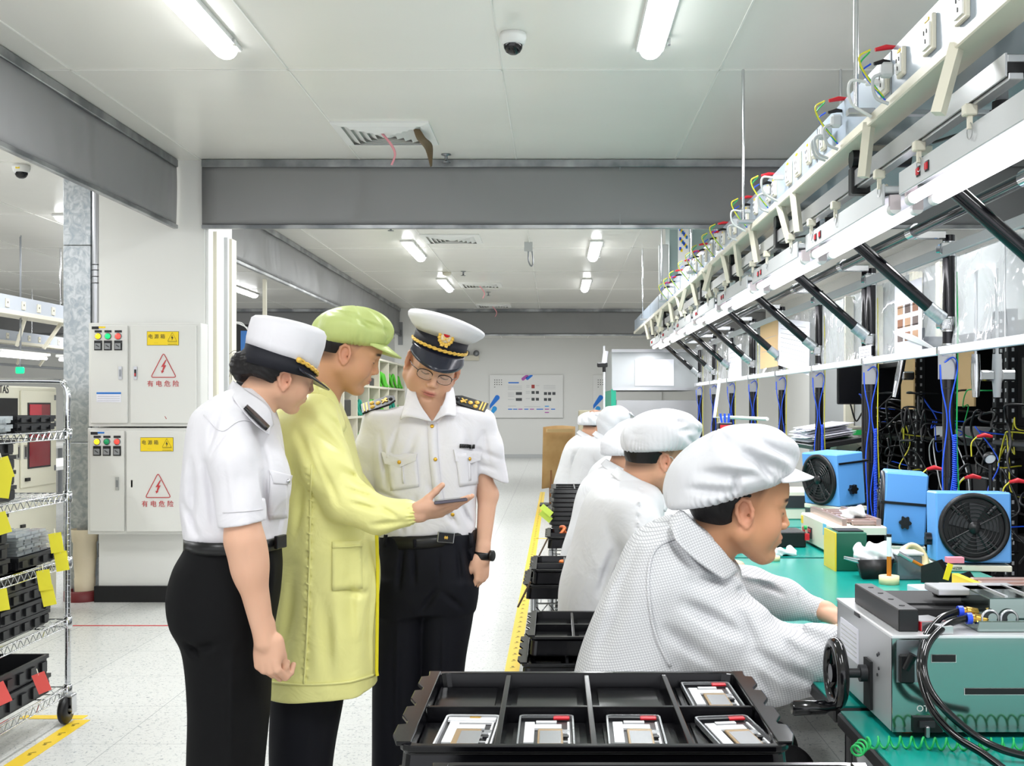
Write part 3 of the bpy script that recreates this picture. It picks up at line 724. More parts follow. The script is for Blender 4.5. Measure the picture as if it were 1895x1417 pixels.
    for i in range(7): patch(pj, [(850 + i * 4, 822), (853 + i * 4, 822), (852.5 + i * 4, 829), (849.5 + i * 4, 829)], 'badge_digit', BELT, shirt, .006, .003, 1)
    # shoulder boards
    for a, b, w_ in (((670, 758), (731, 738), 24), ((900, 757), (840, 738), 22)):
        A = P(*a, Y - .005); B = P(*b, Y + .0); d = (B - A); L = np.linalg.norm(d); d /= L; sg = 1 if b[0] > a[0] else -1
        side = np.array((0, -1., -.0)); side = side - d * (side @ d); side = side / np.linalg.norm(side); side = side * .78 + np.cross(side, d) * (-.62 * 1 if sg > 0 else .62) ; side -= d * (side @ d); side /= np.linalg.norm(side)
        up = np.cross(d, side) * (1 if sg > 0 else -1); up = up if up[2] > 0 else -up; R = np.stack([d, np.cross(up, d), up], 1); c = (A + B) / 2 + up * .002
        pl = [(-L / 2, -.026), (L * .32, -.024), (L / 2, -.012), (L / 2, .012), (L * .32, .024), (-L / 2, .026)]
        e = MB().prism(pl, 'z', .008, c, R).build('epaulette', BELT, shirt)
        b_ = MB()
        for u in (-.42, -.33): b_.box(c + R @ np.array((u * L, 0, .005)), (.005, .044, .003), R=R)
        for (u, v) in ((-.18, .011), (-.18, -.011), (0, .0)): b_.lathe([(.0085, 0), (.0085, .003), (0, .004)], c=c + R @ np.array((u * L, v, .003)), R=R, n=14)
        for a_ in (-.7, .7): b_.box(c + R @ np.array((.2 * L, 0, .005)), (.026, .005, .003), R=R @ rot(z=a_))
        b_.box(c + R @ np.array((.22 * L, .008, .005)), (.014, .006, .003), R=R @ rot(z=.7)); b_.build('insignia', GOLDC, shirt)
        MB().lathe([(.007, 0), (.006, .004), (0, .005)], c=c + R @ np.array((.38 * L, 0, .003)), R=R, n=12).build('board_button', BELT, shirt)
    # trousers
    s = SDF()
    s.loft(T(Y, [(984, 790, 91, 0, .118), (1020, 791, 92, 0, .122), (1060, 790, 95, 0, .128), (1100, 789, 96, 0, .125), (1130, 787, 93, 0, .11)]), 2.5, .02)
    s.loft(T(Y, [(1070, 748, 50, 0, .115), (1150, 742, 47, 0, .105), (1250, 735, 45, .0, .095), (1420, 727, 39, .01, .085), (1545, 722, 37, .02, .085)]), 2.2, .03)
    s.loft(T(Y, [(1070, 838, 48, 0, .115), (1150, 826, 48, .01, .105), (1250, 818, 40, .02, .095), (1420, 812, 37, .03, .085), (1545, 812, 36, .04, .085)]), 2.2, .012)
    for (a, b, w, d) in (((745, 1015), (738, 1090), .012, .008), ((765, 1015), (768, 1080), .010, .007), ((860, 1015), (872, 1080), .012, .008), ((845, 1015), (852, 1080), .01, .006), ((812, 1012), (812, 1080), .006, .005), ((810, 1090), (780, 1130), .014, .007), ((820, 1095), (855, 1130), .014, .006), ((735, 1150), (730, 1400), .012, -.005), ((820, 1150), (815, 1400), .012, -.004)):
        s.crease(P(*a, Y - .12), P(*b, Y - .12), w, d)
    tr = s.build('trousers', NAVY_CL, .006, body, smooth_it=1); pt = Proj(tr)
    b = MB()
    for i, x in enumerate(np.linspace(704, 874, 18)): pass
    G = []
    for py in (1006, 984):
        row = []
        for a in np.linspace(0, 2 * PI, 40, endpoint=False): row.append(P(789, py + (-10 if True else 0) * ((math.cos(a)) * .6), Y) + np.array((math.cos(a) * 93.5 * k, math.sin(a) * .123, 0)))
        G.append(row)
    MB().grid(G, closed=True).build('belt', BELT, tr, solid=.006, fixn=False)
    bc = P(825, 994, Y - .122); R = fwd_frame(bc, (.22, -1, 0), (.12, 0, 1))
    q = MB(); q.m(M['steel']); q.box(bc, (.056, .008, .036), R=R, bev=.002); q.m(BELT); q.box(bc - R @ np.array((0, -.0035, 0)), (.050, .006, .031), R=R); q.m(GOLDC)
    for a_ in (-.8, .8, 0): q.box(bc - R @ np.array((0, -.008, 0)), (.013, .002, .003), R=R @ rot(y=a_))
    q.build('buckle', None, tr)
    for px in (768, 868, 716): strip(pt, [(px, 990), (px, 1012)], 6, 'belt_loop', NAVY_CL, tr, .011, .003, 2)
    for px in (725, 815): MB().box(P(px, 1545, Y - .02) * (1, 1, 0) + np.array((0, -.02, .045)), (.1, .28, .09), bev=.03).build('shoe', BELT, body)
    # watch
    wc = P(893, 1027, Y - .03); q = MB(); q.lathe([(.031, -.012), (.033, -.006), (.033, .006), (.031, .012)], c=wc, R=rot(y=.1), n=24, sx=1.0, sy=.95)
    q.build('watch_strap', BELT, body, solid=.002, fixn=False); wt = wc + np.array((.03, -.012, 0)); Rw = look((1, -.5, 0))
    MB().lathe([(0, -.002), (.019, -.002), (.019, .007), (.015, .009), (0, .009)], c=wt, R=Rw @ rot(y=PI / 2), n=24).build('watch_case', BELT, body)
    # hair, cap, glasses
    s = SDF(); hair_cap(s, HF, .003, -.012, .03); s.build('hair', HAIR, .003, body)
    CF = Fr(HF.w((0, 0, .014)), look((.16, -.96, -.20), (.30, 0, 1)), 1.05)
    cap = ringstack([(.045, .002, 0, .106, .086, 0, 0), (.098, .0, 0, .108, .088, .006, 0)], 'cap', BAND, body, CF, solid=.003)
    ringstack([(.096, .0, 0, .108, .088, .006, 0), (.110, .004, 0, .124, .108, .014, 0), (.130, .006, 0, .138, .126, .022, .004), (.139, .006, 0, .141, .129, .026, .006), (.145, .006, 0, .138, .126, .027, .006), (.149, .002, 0, .11, .10, .018, .004), (.150, 0, 0, .06, .055, .008, 0), (.150, 0, 0, .004, .004, 0, 0)], 'cap_crown', WHITE_CL, cap, CF, cap_top=True, solid=.002)
    G = []
    for u in np.linspace(0, 1, 6):
        G.append([CF.w((.002 + (.108 + .050 * u * (math.cos(a) ** .8)) * math.cos(a), (.087 + .006 * u) * math.sin(a), .054 - .046 * u * max(math.cos(a), 0) ** .7 - .006 * u * u)) for a in np.linspace(-1.28, 1.28, 25)])
    MB().grid(G).build('visor', VIS, cap, solid=.003, fixn=False)
    br = [CF.w((.002 + .112 * math.cos(a), .0925 * math.sin(a), .066 - .002 * math.cos(a))) for a in np.linspace(-1.65, 1.65, 60)]
    q = MB()
    for ph in (0, PI): q.tube([p + CF.R @ np.array((0, 0, .0032 * math.sin(i * .95 + ph))) + CF.R @ np.array((.0015 * math.cos(i * .95 + ph), 0, 0)) for i, p in enumerate(br)], .0034, 6)
    q.build('braid', GOLDC, cap)
    bc = CF.w((.118, 0, .108)); R = CF.R @ rot(y=-.25) @ np.array([[0, 0, 1], [1, 0, 0], [0, 1, 0]], float)   # local z -> forward
    q = MB(); q.m(GOLDC)
    for a in np.linspace(0, 2 * PI, 15, endpoint=False): q.lathe([(.0065, 0), (.005, .004), (0, .005)], c=bc + R @ np.array((.022 * math.cos(a), .024 * math.sin(a), 0)), R=R, n=8)
    q.m(mat('badge_cream', '#e9d9b8', .4)); q.lathe([(.018, -.002), (.018, .003), (0, .004)], c=bc, R=R, n=20)
    q.m(M['red']); q.lathe([(.0115, 0), (.0115, .006), (0, .008)], c=bc + R @ np.array((0, .012, .002)), R=R, n=16)
    q.m(GOLDC); q.lathe([(.005, .006), (0, .010)], c=bc + R @ np.array((0, .012, .002)), R=R, n=5)
    for a_ in (-.6, .6): q.box(bc + R @ np.array((0, -.006, .006)), (.024, .003, .003), R=R @ rot(z=a_))
    for sx in (-1, 1): q.box(bc + R @ np.array((sx * .008, -.025, .002)), (.01, .014, .004), R=R)
    q.build('cap_badge', None, cap)
    GL = mat('glasses_lens', '#dfe3e6', .05, alpha=.14, spec=.8); q = MB(); lens = MB()
    for y in (-1, 1):
        pts = [HF.w((.104 - .012 * abs(.032 + .024 * math.cos(a)) / .05, y * (.033 + .0245 * math.cos(a) * (1 - .0 * math.sin(a))), .001 + .0165 * np.sign(math.sin(a)) * abs(math.sin(a)) ** .7)) for a in np.linspace(0, 2 * PI, 28, endpoint=False)]
        q.tube(pts, .0008, 6, closed=True); q.tube([pts[i] for i in range(0, 15)], .0016, 6); lens.add(pts, [tuple(range(28))], False)
        q.tube([HF.w((.092, y * .0575, .008)), HF.w((.06, y * .074, .008)), HF.w((.0, y * .08, .006))], .0014, 6)
    q.tube([HF.w((.101, -.009, .006)), HF.w((.106, 0, .009)), HF.w((.101, .009, .006))], .0012, 6); q.build('glasses', M['blackg'], body); lens.build('lens', GL, bpy.data.objects[KIDS[body.name][-1].name])
    return body
# ------------------------------------------------------------------ worker in the yellow-green coat
def yellow_worker():
    Y = 3.6; k = Y / F_PX
    HF = Fr(P(640, 655, Y + .01), look((.86, .26, -.33), (.35, .0, 1)), .99)
    s = SDF(); head_sdf(s, HF, full=.5); s.F = ID
    s.limb([HF.w((-.03, 0, -.03)), P(583, 735, Y)], [.06, .07], .03); s.cone(P(583, 740, Y), P(590, 960, Y), .07, .09, .03)
    s.limb([P(590, 790, Y - .14), P(645, 940, Y - .2), P(774, 948, Y - .2)], [.03, .035, .026], .02)
    HH = Fr(P(770, 950, Y - .2), look((.97, .0, .14), (.2, -.50, -.86)), .98)
    HH = Fr(HH.o, np.stack([HH.R[:, 0], HH.R[:, 1], HH.R[:, 2]], 1), .98); hand_sdf(s, HH, curl=(.10, .16, .24, .34), thumb=(.22, .62), spread=.02, tcurl=-.05)
    s.limb([P(590, 990, Y), P(575, 1250, Y)], [.09, .06], .02)
    body = s.build('person', SKIN, .0027, color=multi_color((HF, .17, face_color(HF, base=np.array(lin('#c8956f')), stubble=.2))), smooth_it=1, label='worker in yellow-green coat and puffy cap holding a phone, seen from the side', cat='person')
    s = SDF(); s.F = ID
    s.loft(T(Y, [(722, 578, 30, .0, .075), (738, 575, 46, 0, .12), (765, 574, 60, 0, .185), (800, 578, 70, 0, .205), (870, 588, 78, 0, .205), (950, 600, 86, 0, .2), (1050, 606, 93, 0, .2), (1150, 604, 96, 0, .205), (1240, 600, 98, 0, .21), (1268, 598, 99, 0, .212)]), 2.3, .02, rnd=.004)
    s.limb([P(577, 775, Y - .14), P(604, 860, Y - .19), P(642, 925, Y - .2)], [.075, .078, .066], .03)
    s.limb([P(642, 925, Y - .2), P(700, 954, Y - .2), P(757, 950, Y - .2)], [.066, .056, .040], .02)
    s.limb([P(757, 950, Y - .2), P(770, 948, Y - .2)], [.040, .031], .01)
    s.limb([P(580, 780, Y + .14), P(640, 900, Y + .2), P(700, 960, Y + .1)], [.07, .065, .05], .03)
    for (a, b, w, d, yo) in (((560, 770), (640, 850), .02, .008, -.26), ((590, 760), (650, 830), .016, .007, -.24), ((545, 790), (600, 900), .018, .008, -.25), ((575, 820), (625, 930), .014, .006, -.27), ((630, 870), (668, 905), .014, .007, -.27), ((640, 905), (690, 925), .012, .007, -.26), ((650, 930), (700, 945), .010, .006, -.26), ((700, 935), (740, 960), .010, .006, -.24), ((690, 970), (750, 965), .012, .006, -.24), ((560, 900), (545, 1000), .02, .007, -.2), ((640, 1000), (650, 1240), .025, .008, -.18), ((545, 1050), (520, 1240), .03, .010, -.19), ((600, 1110), (610, 1260), .03, .008, -.2), ((680, 1080), (682, 1240), .02, .007, -.14), ((630, 1090), (690, 1110), .016, .005, -.17)):
        s.crease(P(*a, Y + yo), P(*b, Y + yo), w, d)
    for i in range(26):
        y = 860 + i * 15.5; x = 575 - (i - 5) * .55; s.crease(P(x - 5, y, Y - .2), P(x + 6, y + 5, Y - .2), .0045, .0045 * (1 if i % 2 else -1))
    for i in range(10): s.crease(P(752 + 2 * math.sin(i), 938 + i * 4, Y - .24), P(768, 942 + i * 3, Y - .24), .003, .003 * (1 if i % 2 else -1))
    s.disp(wrinkles(.0055, 15, 2.5, sz=.6)); s.disp(wrinkles(.002, 34, 5.5, sz=.5))
    coat = s.build('coat', YEL_CL, .005, body, smooth_it=1); pj = Proj(coat)
    patch(pj, [(614, 1002), (667, 1000), (669, 1088), (614, 1092)], 'pocket', YEL_CL, coat, .004, .004)
    strip(pj, [(614, 1012), (667, 1010)], 3, 'pocket_hem', YEL_CL, coat, .008, .003)
    strip(pj, [(577, 860), (574, 1000), (570, 1150), (563, 1265)], 3.5, 'side_seam', YEL_CL, coat, .003, .004, 8)
    strip(pj, [(503, 1262), (560, 1266), (640, 1262), (694, 1248)], 4, 'hem', YEL_CL, coat, .002, .004, 8)
    M['zip'] = mat('yellow_zip', '#e6d92a', .5)
    MB().tube([P(697, 985, Y - .06), P(699, 1050, Y - .04), P(698, 1150, Y - .03), P(697, 1240, Y - .03), P(698, 1250, Y - .03)], .0055, 8).build('zip', M['zip'], coat)
    sheet([[P(598, 708, Y - .06), P(622, 735, Y - .10), P(641, 790, Y - .1)], [P(590, 706, Y - .09), P(610, 738, Y - .14), P(634, 800, Y - .13)], [P(582, 706, Y - .08), P(592, 745, Y - .15), P(618, 800, Y - .165)]], 'collar', YEL_CL, coat, .004)
    sheet([[P(560, 716, Y - .085), P(580, 703, Y - .08), P(603, 712, Y - .07)], [P(556, 735, Y - .12), P(580, 728, Y - .14), P(605, 738, Y - .13)]], 'collar', YEL_CL, coat, .004)
    s = SDF(); s.loft(T(Y, [(1230, 570, 64, 0, .15), (1300, 570, 62, 0, .15), (1417, 560, 55, .0, .14), (1560, 555, 45, 0, .13), (1595, 553, 45, 0, .12)]), 2.3, .02)
    s.disp(wrinkles(.005, 12, 4.)); s.build('trousers', NAVY_CL, .007, body)
    for yo in (-.1, .1): MB().box(np.array((P(570, 1500, Y)[0], Y + yo, .045)), (.29, .1, .09), bev=.03).build('shoe', BELT, body)
    s = SDF(); hair_cap(s, HF, .004, -.018, .032, top=.03); s.build('hair', HAIR, .003, body)
    CG = Fr(P(655, 611, Y + .015), look((.93, .22, -.06)), 1.04)
    s = SDF(); g = bouffant(s, CG, (0, 0, 0), (.119, .112, .074), band=-.045, pleats=52, amp=.0022, seed=1., wr=.008); s.F = CG
    s.ell((-.035, 0, -.02), (.08, .09, .05), .02); s.plane(CG.w((0, 0, -.05)), CG.R @ np.array((-.0, 0, -1.)), .016)
    s.crease(CG.w((.09, -.09, .0)), CG.w((-.02, -.11, .03)), .012, .006); s.crease(CG.w((.02, -.1, .03)), CG.w((-.08, -.05, .05)), .012, .004)
    cap = s.build('cap', YEL_CAP, .0035, body, smooth_it=1)
    G = []
    for u in np.linspace(0, 1, 5): G.append([CG.w((.035 + (.065 + .05 * u * max(math.cos(a), 0)) * math.cos(a), (.08 + .004 * u) * math.sin(a), -.040 - .036 * u * math.cos(a))) for a in np.linspace(-1.4, 1.4, 21)])
    MB().grid(G).build('visor', YEL_CAP, cap, solid=.004, fixn=False)
    ph = thing('phone', 'dark slim phone held in the yellow-green coated worker\'s hand', 'phone', loc=P(834, 924, Y - .2), world=True)
    R = look((.97, .1, .10), (-.1, .045, 1)); c = P(834, 926, Y - .205)
    MB().box(c, (.098, .15, .009), R=R, bev=.002).build('case', mat('phone_case', '#57525c', .3, .3), ph); MB().box(c + R[:, 2] * .0048, (.092, .144, .0014), R=R).build('screen', M['blackg'], ph)
    return body
# ------------------------------------------------------------------ woman officer, back to the left
def woman():
    Y = 3.2; k = Y / F_PX
    HF = Fr(P(520, 692, Y + .02), look((.78, .52, -.26), (.22, -.22, 1)), .90)
    s = SDF(); head_sdf(s, HF, fem=1.); s.F = ID
    s.limb([HF.w((-.03, 0, -.02)), P(462, 760, Y)], [.052, .056], .03); s.cone(P(462, 765, Y), P(430, 960, Y), .06, .09, .03)
    s.limb([P(432, 800, Y - .15), P(452, 1000, Y - .19), P(490, 1182, Y - .16)], [.05, .0475, .0275], .025); s.ell(P(462, 1040, Y - .185), (.047, .04, .07), .03)
    HH = Fr(P(492, 1178, Y - .16), look((.06, .0, -1), (-.35, -.93, 0)), 1.06)
    hand_sdf(s, HH, curl=(.85, .92, 1.0, 1.05), thumb=(.12, .30), spread=.015, tcurl=.15)
    s.limb([P(420, 1050, Y), P(420, 1300, Y)], [.09, .06], .02)
    body = s.build('person', SKIN, .0027, color=multi_color((HF, .16, face_color(HF, base=np.array(lin('#dcae92'))))), smooth_it=1, label='woman officer with black bun, white cap and black trousers, standing in side view', cat='person')
    s = SDF()
    s.limb([P(425, 790, Y - .14), P(437, 850, Y - .175), P(450, 975, Y - .185)], [.062, .064, .060], .03); s.limb([P(430, 790, Y + .14), P(450, 950, Y + .16)], [.06, .06], .03)
    s.plane(P(450, 958, Y), (.14, 0, -1), .003, *BX(370, 1060, 525, 915, Y, .4))
    s.loft(T(Y, [(718, 454, 26, 0, .065), (736, 446, 50, 0, .11), (762, 439, 68, 0, .165), (800, 437, 76, 0, .185), (860, 438, 86, 0, .185), (900, 439, 93, 0, .175), (940, 437, 94, 0, .165), (985, 434, 90, 0, .155), (1000, 435, 86, 0, .15)]), 2.3, .02)
    s.ell(P(495, 880, Y - .05), (.06, .09, .085), .05)
    for (a, b, w, d, yo) in (((392, 860), (400, 980), .016, .006, -.14), ((370, 850), (362, 980), .018, .007, -.1), ((410, 760), (395, 830), .014, .005, -.17), ((495, 870), (490, 990), .012, .006, -.12), ((520, 930), (500, 995), .014, .006, -.1), ((425, 850), (435, 950), .014, -.003, -.24), ((470, 800), (485, 870), .014, .005, -.2), ((350, 930), (380, 990), .016, .006, -.08), ((420, 800), (395, 840), .008, .005, -.2)):
        s.crease(P(*a, Y + yo), P(*b, Y + yo), w, d)
    s.disp(wrinkles(.0048, 16, 6.)); s.disp(wrinkles(.0018, 40, 2.))
    shirt = s.build('shirt', WHITE_CL, .0042, body, smooth_it=1); pj = Proj(shirt)
    strip(pj, [(378, 768), (398, 790), (415, 797), (440, 780), (465, 780), (490, 800)], 1.6, 'yoke_seam', WHITE_CL, shirt, .002, .002)
    strip(pj, [(413, 948), (450, 946), (486, 942)], 1.6, 'cuff_seam', WHITE_CL, shirt, .002, .002)
    patch(pj, [(499, 874), (530, 884), (529, 958), (498, 960)], 'pocket', WHITE_CL, shirt, .003, .003)
    patch(pj, [(497, 870), (537, 880), (533, 896), (504, 894)], 'pocket_flap', WHITE_CL, shirt, .006, .003); button(pj, 528, 890, .006, M['steel'], shirt, off=.01)
    sheet([[P(432, 704, Y + .0), P(455, 722, Y - .08), P(496, 752, Y - .09), P(506, 786, Y - .09)], [P(425, 714, Y - .02), P(445, 736, Y - .12), P(478, 768, Y - .14), P(500, 795, Y - .13)], [P(424, 722, Y - .02), P(437, 745, Y - .15), P(470, 782, Y - .175), P(498, 804, Y - .165)]], 'collar', WHITE_CL, shirt, .004)
    sheet([[P(452, 754, Y - .185), P(468, 770, Y - .19), P(494, 795, Y - .19)], [P(456, 750, Y - .15), P(474, 766, Y - .15), P(498, 790, Y - .15)]], 'epaulette', BELT, shirt, .008)
    s = SDF()
    s.loft(T(Y, [(990, 436, 86, 0, .165), (1010, 434, 84, 0, .165), (1050, 424, 96, 0, .175), (1100, 416, 100, 0, .18), (1150, 415, 92, 0, .175), (1200, 423, 76, 0, .16), (1300, 425, 70, 0, .145), (1417, 420, 66, 0, .135), (1560, 420, 60, 0, .12), (1640, 420, 58, 0, .12)]), 2.3, .02)
    for (a, b, w, d) in (((505, 1020), (515, 1100), .014, .008), ((490, 1030), (480, 1120), .018, .006), ((360, 1200), (400, 1190), .016, .007), ((430, 1200), (425, 1417), .02, -.006), ((345, 1190), (370, 1215), .014, .008)): s.crease(P(*a, Y - .15), P(*b, Y - .15), w, d)
    s.disp(wrinkles(.003, 12, 9.)); tr = s.build('trousers', BLACK_CL, .006, body, smooth_it=1)
    G = [[P(435, py, Y) + np.array((math.cos(a) * 87 * k, math.sin(a) * .17, 0)) for a in np.linspace(0, 2 * PI, 40, endpoint=False)] for py in (1013, 991)]
    MB().grid(G, closed=True).build('belt', BELT, tr, solid=.006, fixn=False); MB().box(P(519, 1002, Y - .05), (.012, .05, .036), R=rot(z=-.3), bev=.002).build('buckle', BELT, tr)
    MB().tube(cr([P(350, 985, Y - .05), P(346, 1000, Y - .05), P(349, 1018, Y - .05)], 4), .002, 6).build('belt_loop', M['lgrey'], tr)
    for yo in (-.09, .09): MB().box(np.array((P(440, 1500, Y)[0], Y + yo, .04)), (.25, .085, .08), bev=.028).build('shoe', BELT, body)
    # hair with bun
    s = SDF(); hair_cap(s, HF, .008, -.03, .038, top=.03); s.F = ID; s.ell(P(452, 678, Y - .0), (.040, .045, .046), .02); s.ell(P(478, 668, Y), (.045, .06, .045), .02)
    s.disp(lambda q: .0014 * np.sin(330 * (q[:, 2] + .35 * q[:, 0]) + 4 * np.sin(40 * q[:, 0]))); hr = s.build('hair', HAIR, .0027, body)
    q = MB()
    for i in range(9):
        x = 432 + i * 3; q.tube(cr([P(448, 655 + i * 4, Y - .02), P(435 - 1.5 * i % 7, 648 + i * 5, Y - .02), P(424 + (i * 5) % 7, 655 + i * 6, Y - .02)], 4), .0006, 4)
    q.build('stray_hair', HAIR, hr)
    # cap
    CF = Fr(P(523, 664, Y + .01), look((.84, .48, -.20), (.10, -.05, 1)), 1.0)
    cap = ringstack([(-.034, -.004, 0, .101, .088, -.004, .004), (.008, -.004, 0, .104, .09, -.032, .012)], 'cap', BAND, body, CF, solid=.004)
    ringstack([(.006, -.004, 0, .1045, .0905, -.032, .014), (.03, -.004, 0, .107, .094, -.012, .01), (.06, -.002, 0, .109, .097, 0, .008), (.09, -.002, 0, .107, .096, 0, .004), (.102, -.002, 0, .098, .088, 0, 0), (.108, 0, 0, .075, .067, 0, 0), (.111, 0, 0, .04, .036, 0, 0), (.112, 0, 0, .003, .003, 0, 0)], 'cap_crown', WHITE_CL, cap, CF, cap_top=True, solid=.002)
    G = []
    for u in np.linspace(0, 1, 6): G.append([CF.w((-.004 + (.103 + .052 * u * math.cos(a)) * math.cos(a), (.09 + .008 * u) * math.sin(a), -.008 - .026 * max(math.cos(a), 0) ** 1.5 - .024 * u * math.cos(a) ** .8)) for a in np.linspace(-1.3, 1.3, 25)])
    MB().grid(G).build('visor', VIS, cap, solid=.004, fixn=False)
    br = [CF.w((-.004 + .109 * math.cos(a), .0965 * math.sin(a), .010 - .032 * max(math.cos(a), 0) ** 1.5)) for a in np.linspace(-1.35, 1.35, 46)]; q = MB()
    for ph in (0, PI): q.tube([p + CF.R @ np.array((0, 0, .004 * math.sin(i * .95 + ph))) for i, p in enumerate(br)], .0036, 6)
    q.lathe([(.008, -.003), (.008, .003), (0, .005)], c=br[0], R=CF.R @ rot(x=PI / 2), n=14); q.build('braid', GOLDC, cap)
    return body
officer(); yellow_worker(); woman()
# ================================================================ the row of seated operators
def grid_cloth():
    m = mat('grid_antistatic_cloth', '#dcdcdf', .6, spec=.3); N, L, b = nodes(m); outs = []
    tc = N.new('ShaderNodeTexCoord')
    for r in ((0, .35, 0), (0, PI / 2 + .25, 0)):
        mp = N.new('ShaderNodeMapping'); mp.inputs['Rotation'].default_value = r; L.new(tc.outputs['Object'], mp.inputs['Vector'])
        w_ = N.new('ShaderNodeTexWave'); w_.inputs['Scale'].default_value = 52; w_.inputs['Distortion'].default_value = 1.5; w_.inputs['Detail Scale'].default_value = .3; L.new(mp.outputs['Vector'], w_.inputs['Vector']); outs.append(w_.outputs['Fac'])
    mx = N.new('ShaderNodeMath'); mx.operation = 'MINIMUM'; L.new(outs[0], mx.inputs[0]); L.new(outs[1], mx.inputs[1])
    L.new(ramp(m, mx.outputs[0], [(.0, '#9c9da3'), (.12, '#d2d2d4'), (1, '#dadadc')]), b.inputs['Base Color'])
    bump(m, noise(m, 9, 3, (1, 1, 1), .8), .3, .02); return m
GRIDC = grid_cloth(); COATC = cap_fabric('white_coat_cloth', '#d6d6d8', .5); CAPC = cap_fabric('white_cap_cloth', '#d3d3d6', .5)
def stitched(s, pts, Y, dep=.004, step=.012):
    A = [P(*p, Y) for p in pts]; A = cr(A, 12)
    for i in range(0, len(A) - 1, 2): s.crease(A[i], A[i + 1], .006, dep * (1 if (i // 2) % 2 else -1))
def legs(body, O, Y, name='trousers'):
    s = SDF()
    for sy in (-1, 1): s.limb([(O[0] - .12, O[1] + sy * .09, .54), (O[0] + .24, O[1] + sy * .11, .52), (O[0] + .22, O[1] + sy * .11, .06)], [.085, .07, .05], .03)
    for sy in (-1, 1):
        p = O + (.2, sy * .11, 0); s.cone((p[0], p[1], .40), (p[0], p[1], .07), .06, .05, .03); s.cone((p[0], p[1], .045), (p[0] + .14, p[1], .04), .044, .036, .02)
    s.plane((0, 0, 0.004), (0, 0, -1), .002); return s.build(name, BLACK_CL, .009, body)
def op1():
    Y = 2.75; k = Y / F_PX; sc = 1.13
    HF = Fr(P(1367, 941, Y + .08), look((.985, .12, -.13), (.1, -.02, 1)), sc)
    s = SDF(); head_sdf(s, HF, full=.9); s.F = ID
    s.limb([HF.w((-.03, 0, -.02)), P(1295, 1050, Y + .1)], [.058, .072], .03); s.cone(P(1290, 1060, Y + .12), P(1220, 1250, Y + .15), .07, .1, .03)
    s.limb([P(1270, 1100, Y), P(1420, 1235, Y - .02), P(1575, 1175, Y)], [.045, .045, .03], .02)
    HH = Fr(P(1572, 1172, Y), look((.95, .15, .05), (.1, -.25, .95)), 1.0); hand_sdf(s, HH, curl=(.5, .55, .6, .6))
    s.limb([P(1300, 1090, Y + .34), P(1400, 1108, Y + .36), P(1522, 1130, Y + .3)], [.045, .04, .026], .02)
    H2 = Fr(P(1520, 1130, Y + .3), look((.95, -.25, -.15), (0, .1, 1)) * np.array((1, -1, 1)), .98); hand_sdf(s, H2, curl=(.4, .5, .5, .5))
    body = s.build('person', SKIN, .0026, color=multi_color((HF, .19, face_color(HF, base=np.array(lin('#cd9874')), tan=np.array(lin('#b9835e')), stubble=.3))), smooth_it=1, label='nearest seated operator, in white grid-patterned coat and big puffy white cap', cat='person', group=None)
    s = SDF(); s.F = ID
    s.limb([P(1250, 1090, Y + .02), P(1330, 1165, Y - .0), P(1425, 1225, Y - .02)], [.094, .100, .090], .05)
    s.limb([P(1425, 1225, Y - .02), P(1500, 1215, Y - .02), P(1572, 1190, Y + .0)], [.094, .078, .05], .04)
    s.limb([P(1290, 1080, Y + .33), P(1380, 1096, Y + .36), P(1450, 1108, Y + .34), P(1508, 1126, Y + .31)], [.08, .066, .052, .040], .04)
    s.loft(T(Y + .14, [(958, 1262, 34, 0, .08), (975, 1256, 62, 0, .14), (1000, 1248, 84, 0, .19), (1060, 1250, 116, 0, .215), (1140, 1215, 118, 0, .215), (1235, 1176, 112, 0, .21), (1330, 1165, 116, 0, .205), (1450, 1165, 120, 0, .2), (1500, 1170, 122, 0, .19)]), 2.3, .04)
    s.cone(HF.w((-.03, 0, -.05)), P(1305, 1035, Y + .09), .06, .066, .01, 's')
    yo = -.14
    for (a, b, w, d, yo) in (((1235, 990), (1290, 1060), .016, .008, -.09), ((1265, 1010), (1340, 1075), .014, .007, -.10), ((1290, 1075), (1390, 1090), .018, .010, -.10), ((1350, 1100), (1460, 1120), .02, .012, -.08), ((1270, 1120), (1380, 1180), .022, .012, -.11), ((1240, 1170), (1330, 1235), .022, .010, -.11), ((1370, 1130), (1400, 1200), .018, .010, -.11), ((1390, 1200), (1480, 1260), .022, .012, -.10), ((1430, 1150), (1530, 1190), .02, .010, -.08), ((1400, 1240), (1440, 1290), .018, .010, -.09), ((1460, 1230), (1520, 1270), .016, .008, -.08), ((1450, 1180), (1480, 1215), .014, .008, -.1), ((1180, 1020), (1130, 1120), .02, .008, -.05), ((1160, 1100), (1110, 1220), .022, .008, -.05), ((1330, 1040), (1375, 1065), .012, .008, -.05), ((1375, 1068), (1435, 1080), .010, -.008, .26), ((1400, 1075), (1450, 1100), .010, .008, .28)):
        s.crease(P(*a, Y + yo), P(*b, Y + yo), w, d)
    for i in range(9): s.crease(P(1478 + i * 3, 1088 + 5 * i, Y + .28), P(1484 + i * 3, 1118 + 3 * i, Y + .28), .004, .004 * (1 if i % 2 else -1))
    s.disp(wrinkles(.0045, 14, 3.3, sz=.8)); s.disp(wrinkles(.002, 36, 1.3))
    coat = s.build('coat', GRIDC, .0045, body, smooth_it=1); pj = Proj(coat)
    strip(pj, [(1262, 990), (1215, 1015), (1201, 1060), (1203, 1120), (1215, 1180), (1240, 1232)], 5, 'shoulder_seam', GRIDC, coat, .002, .006, 8)
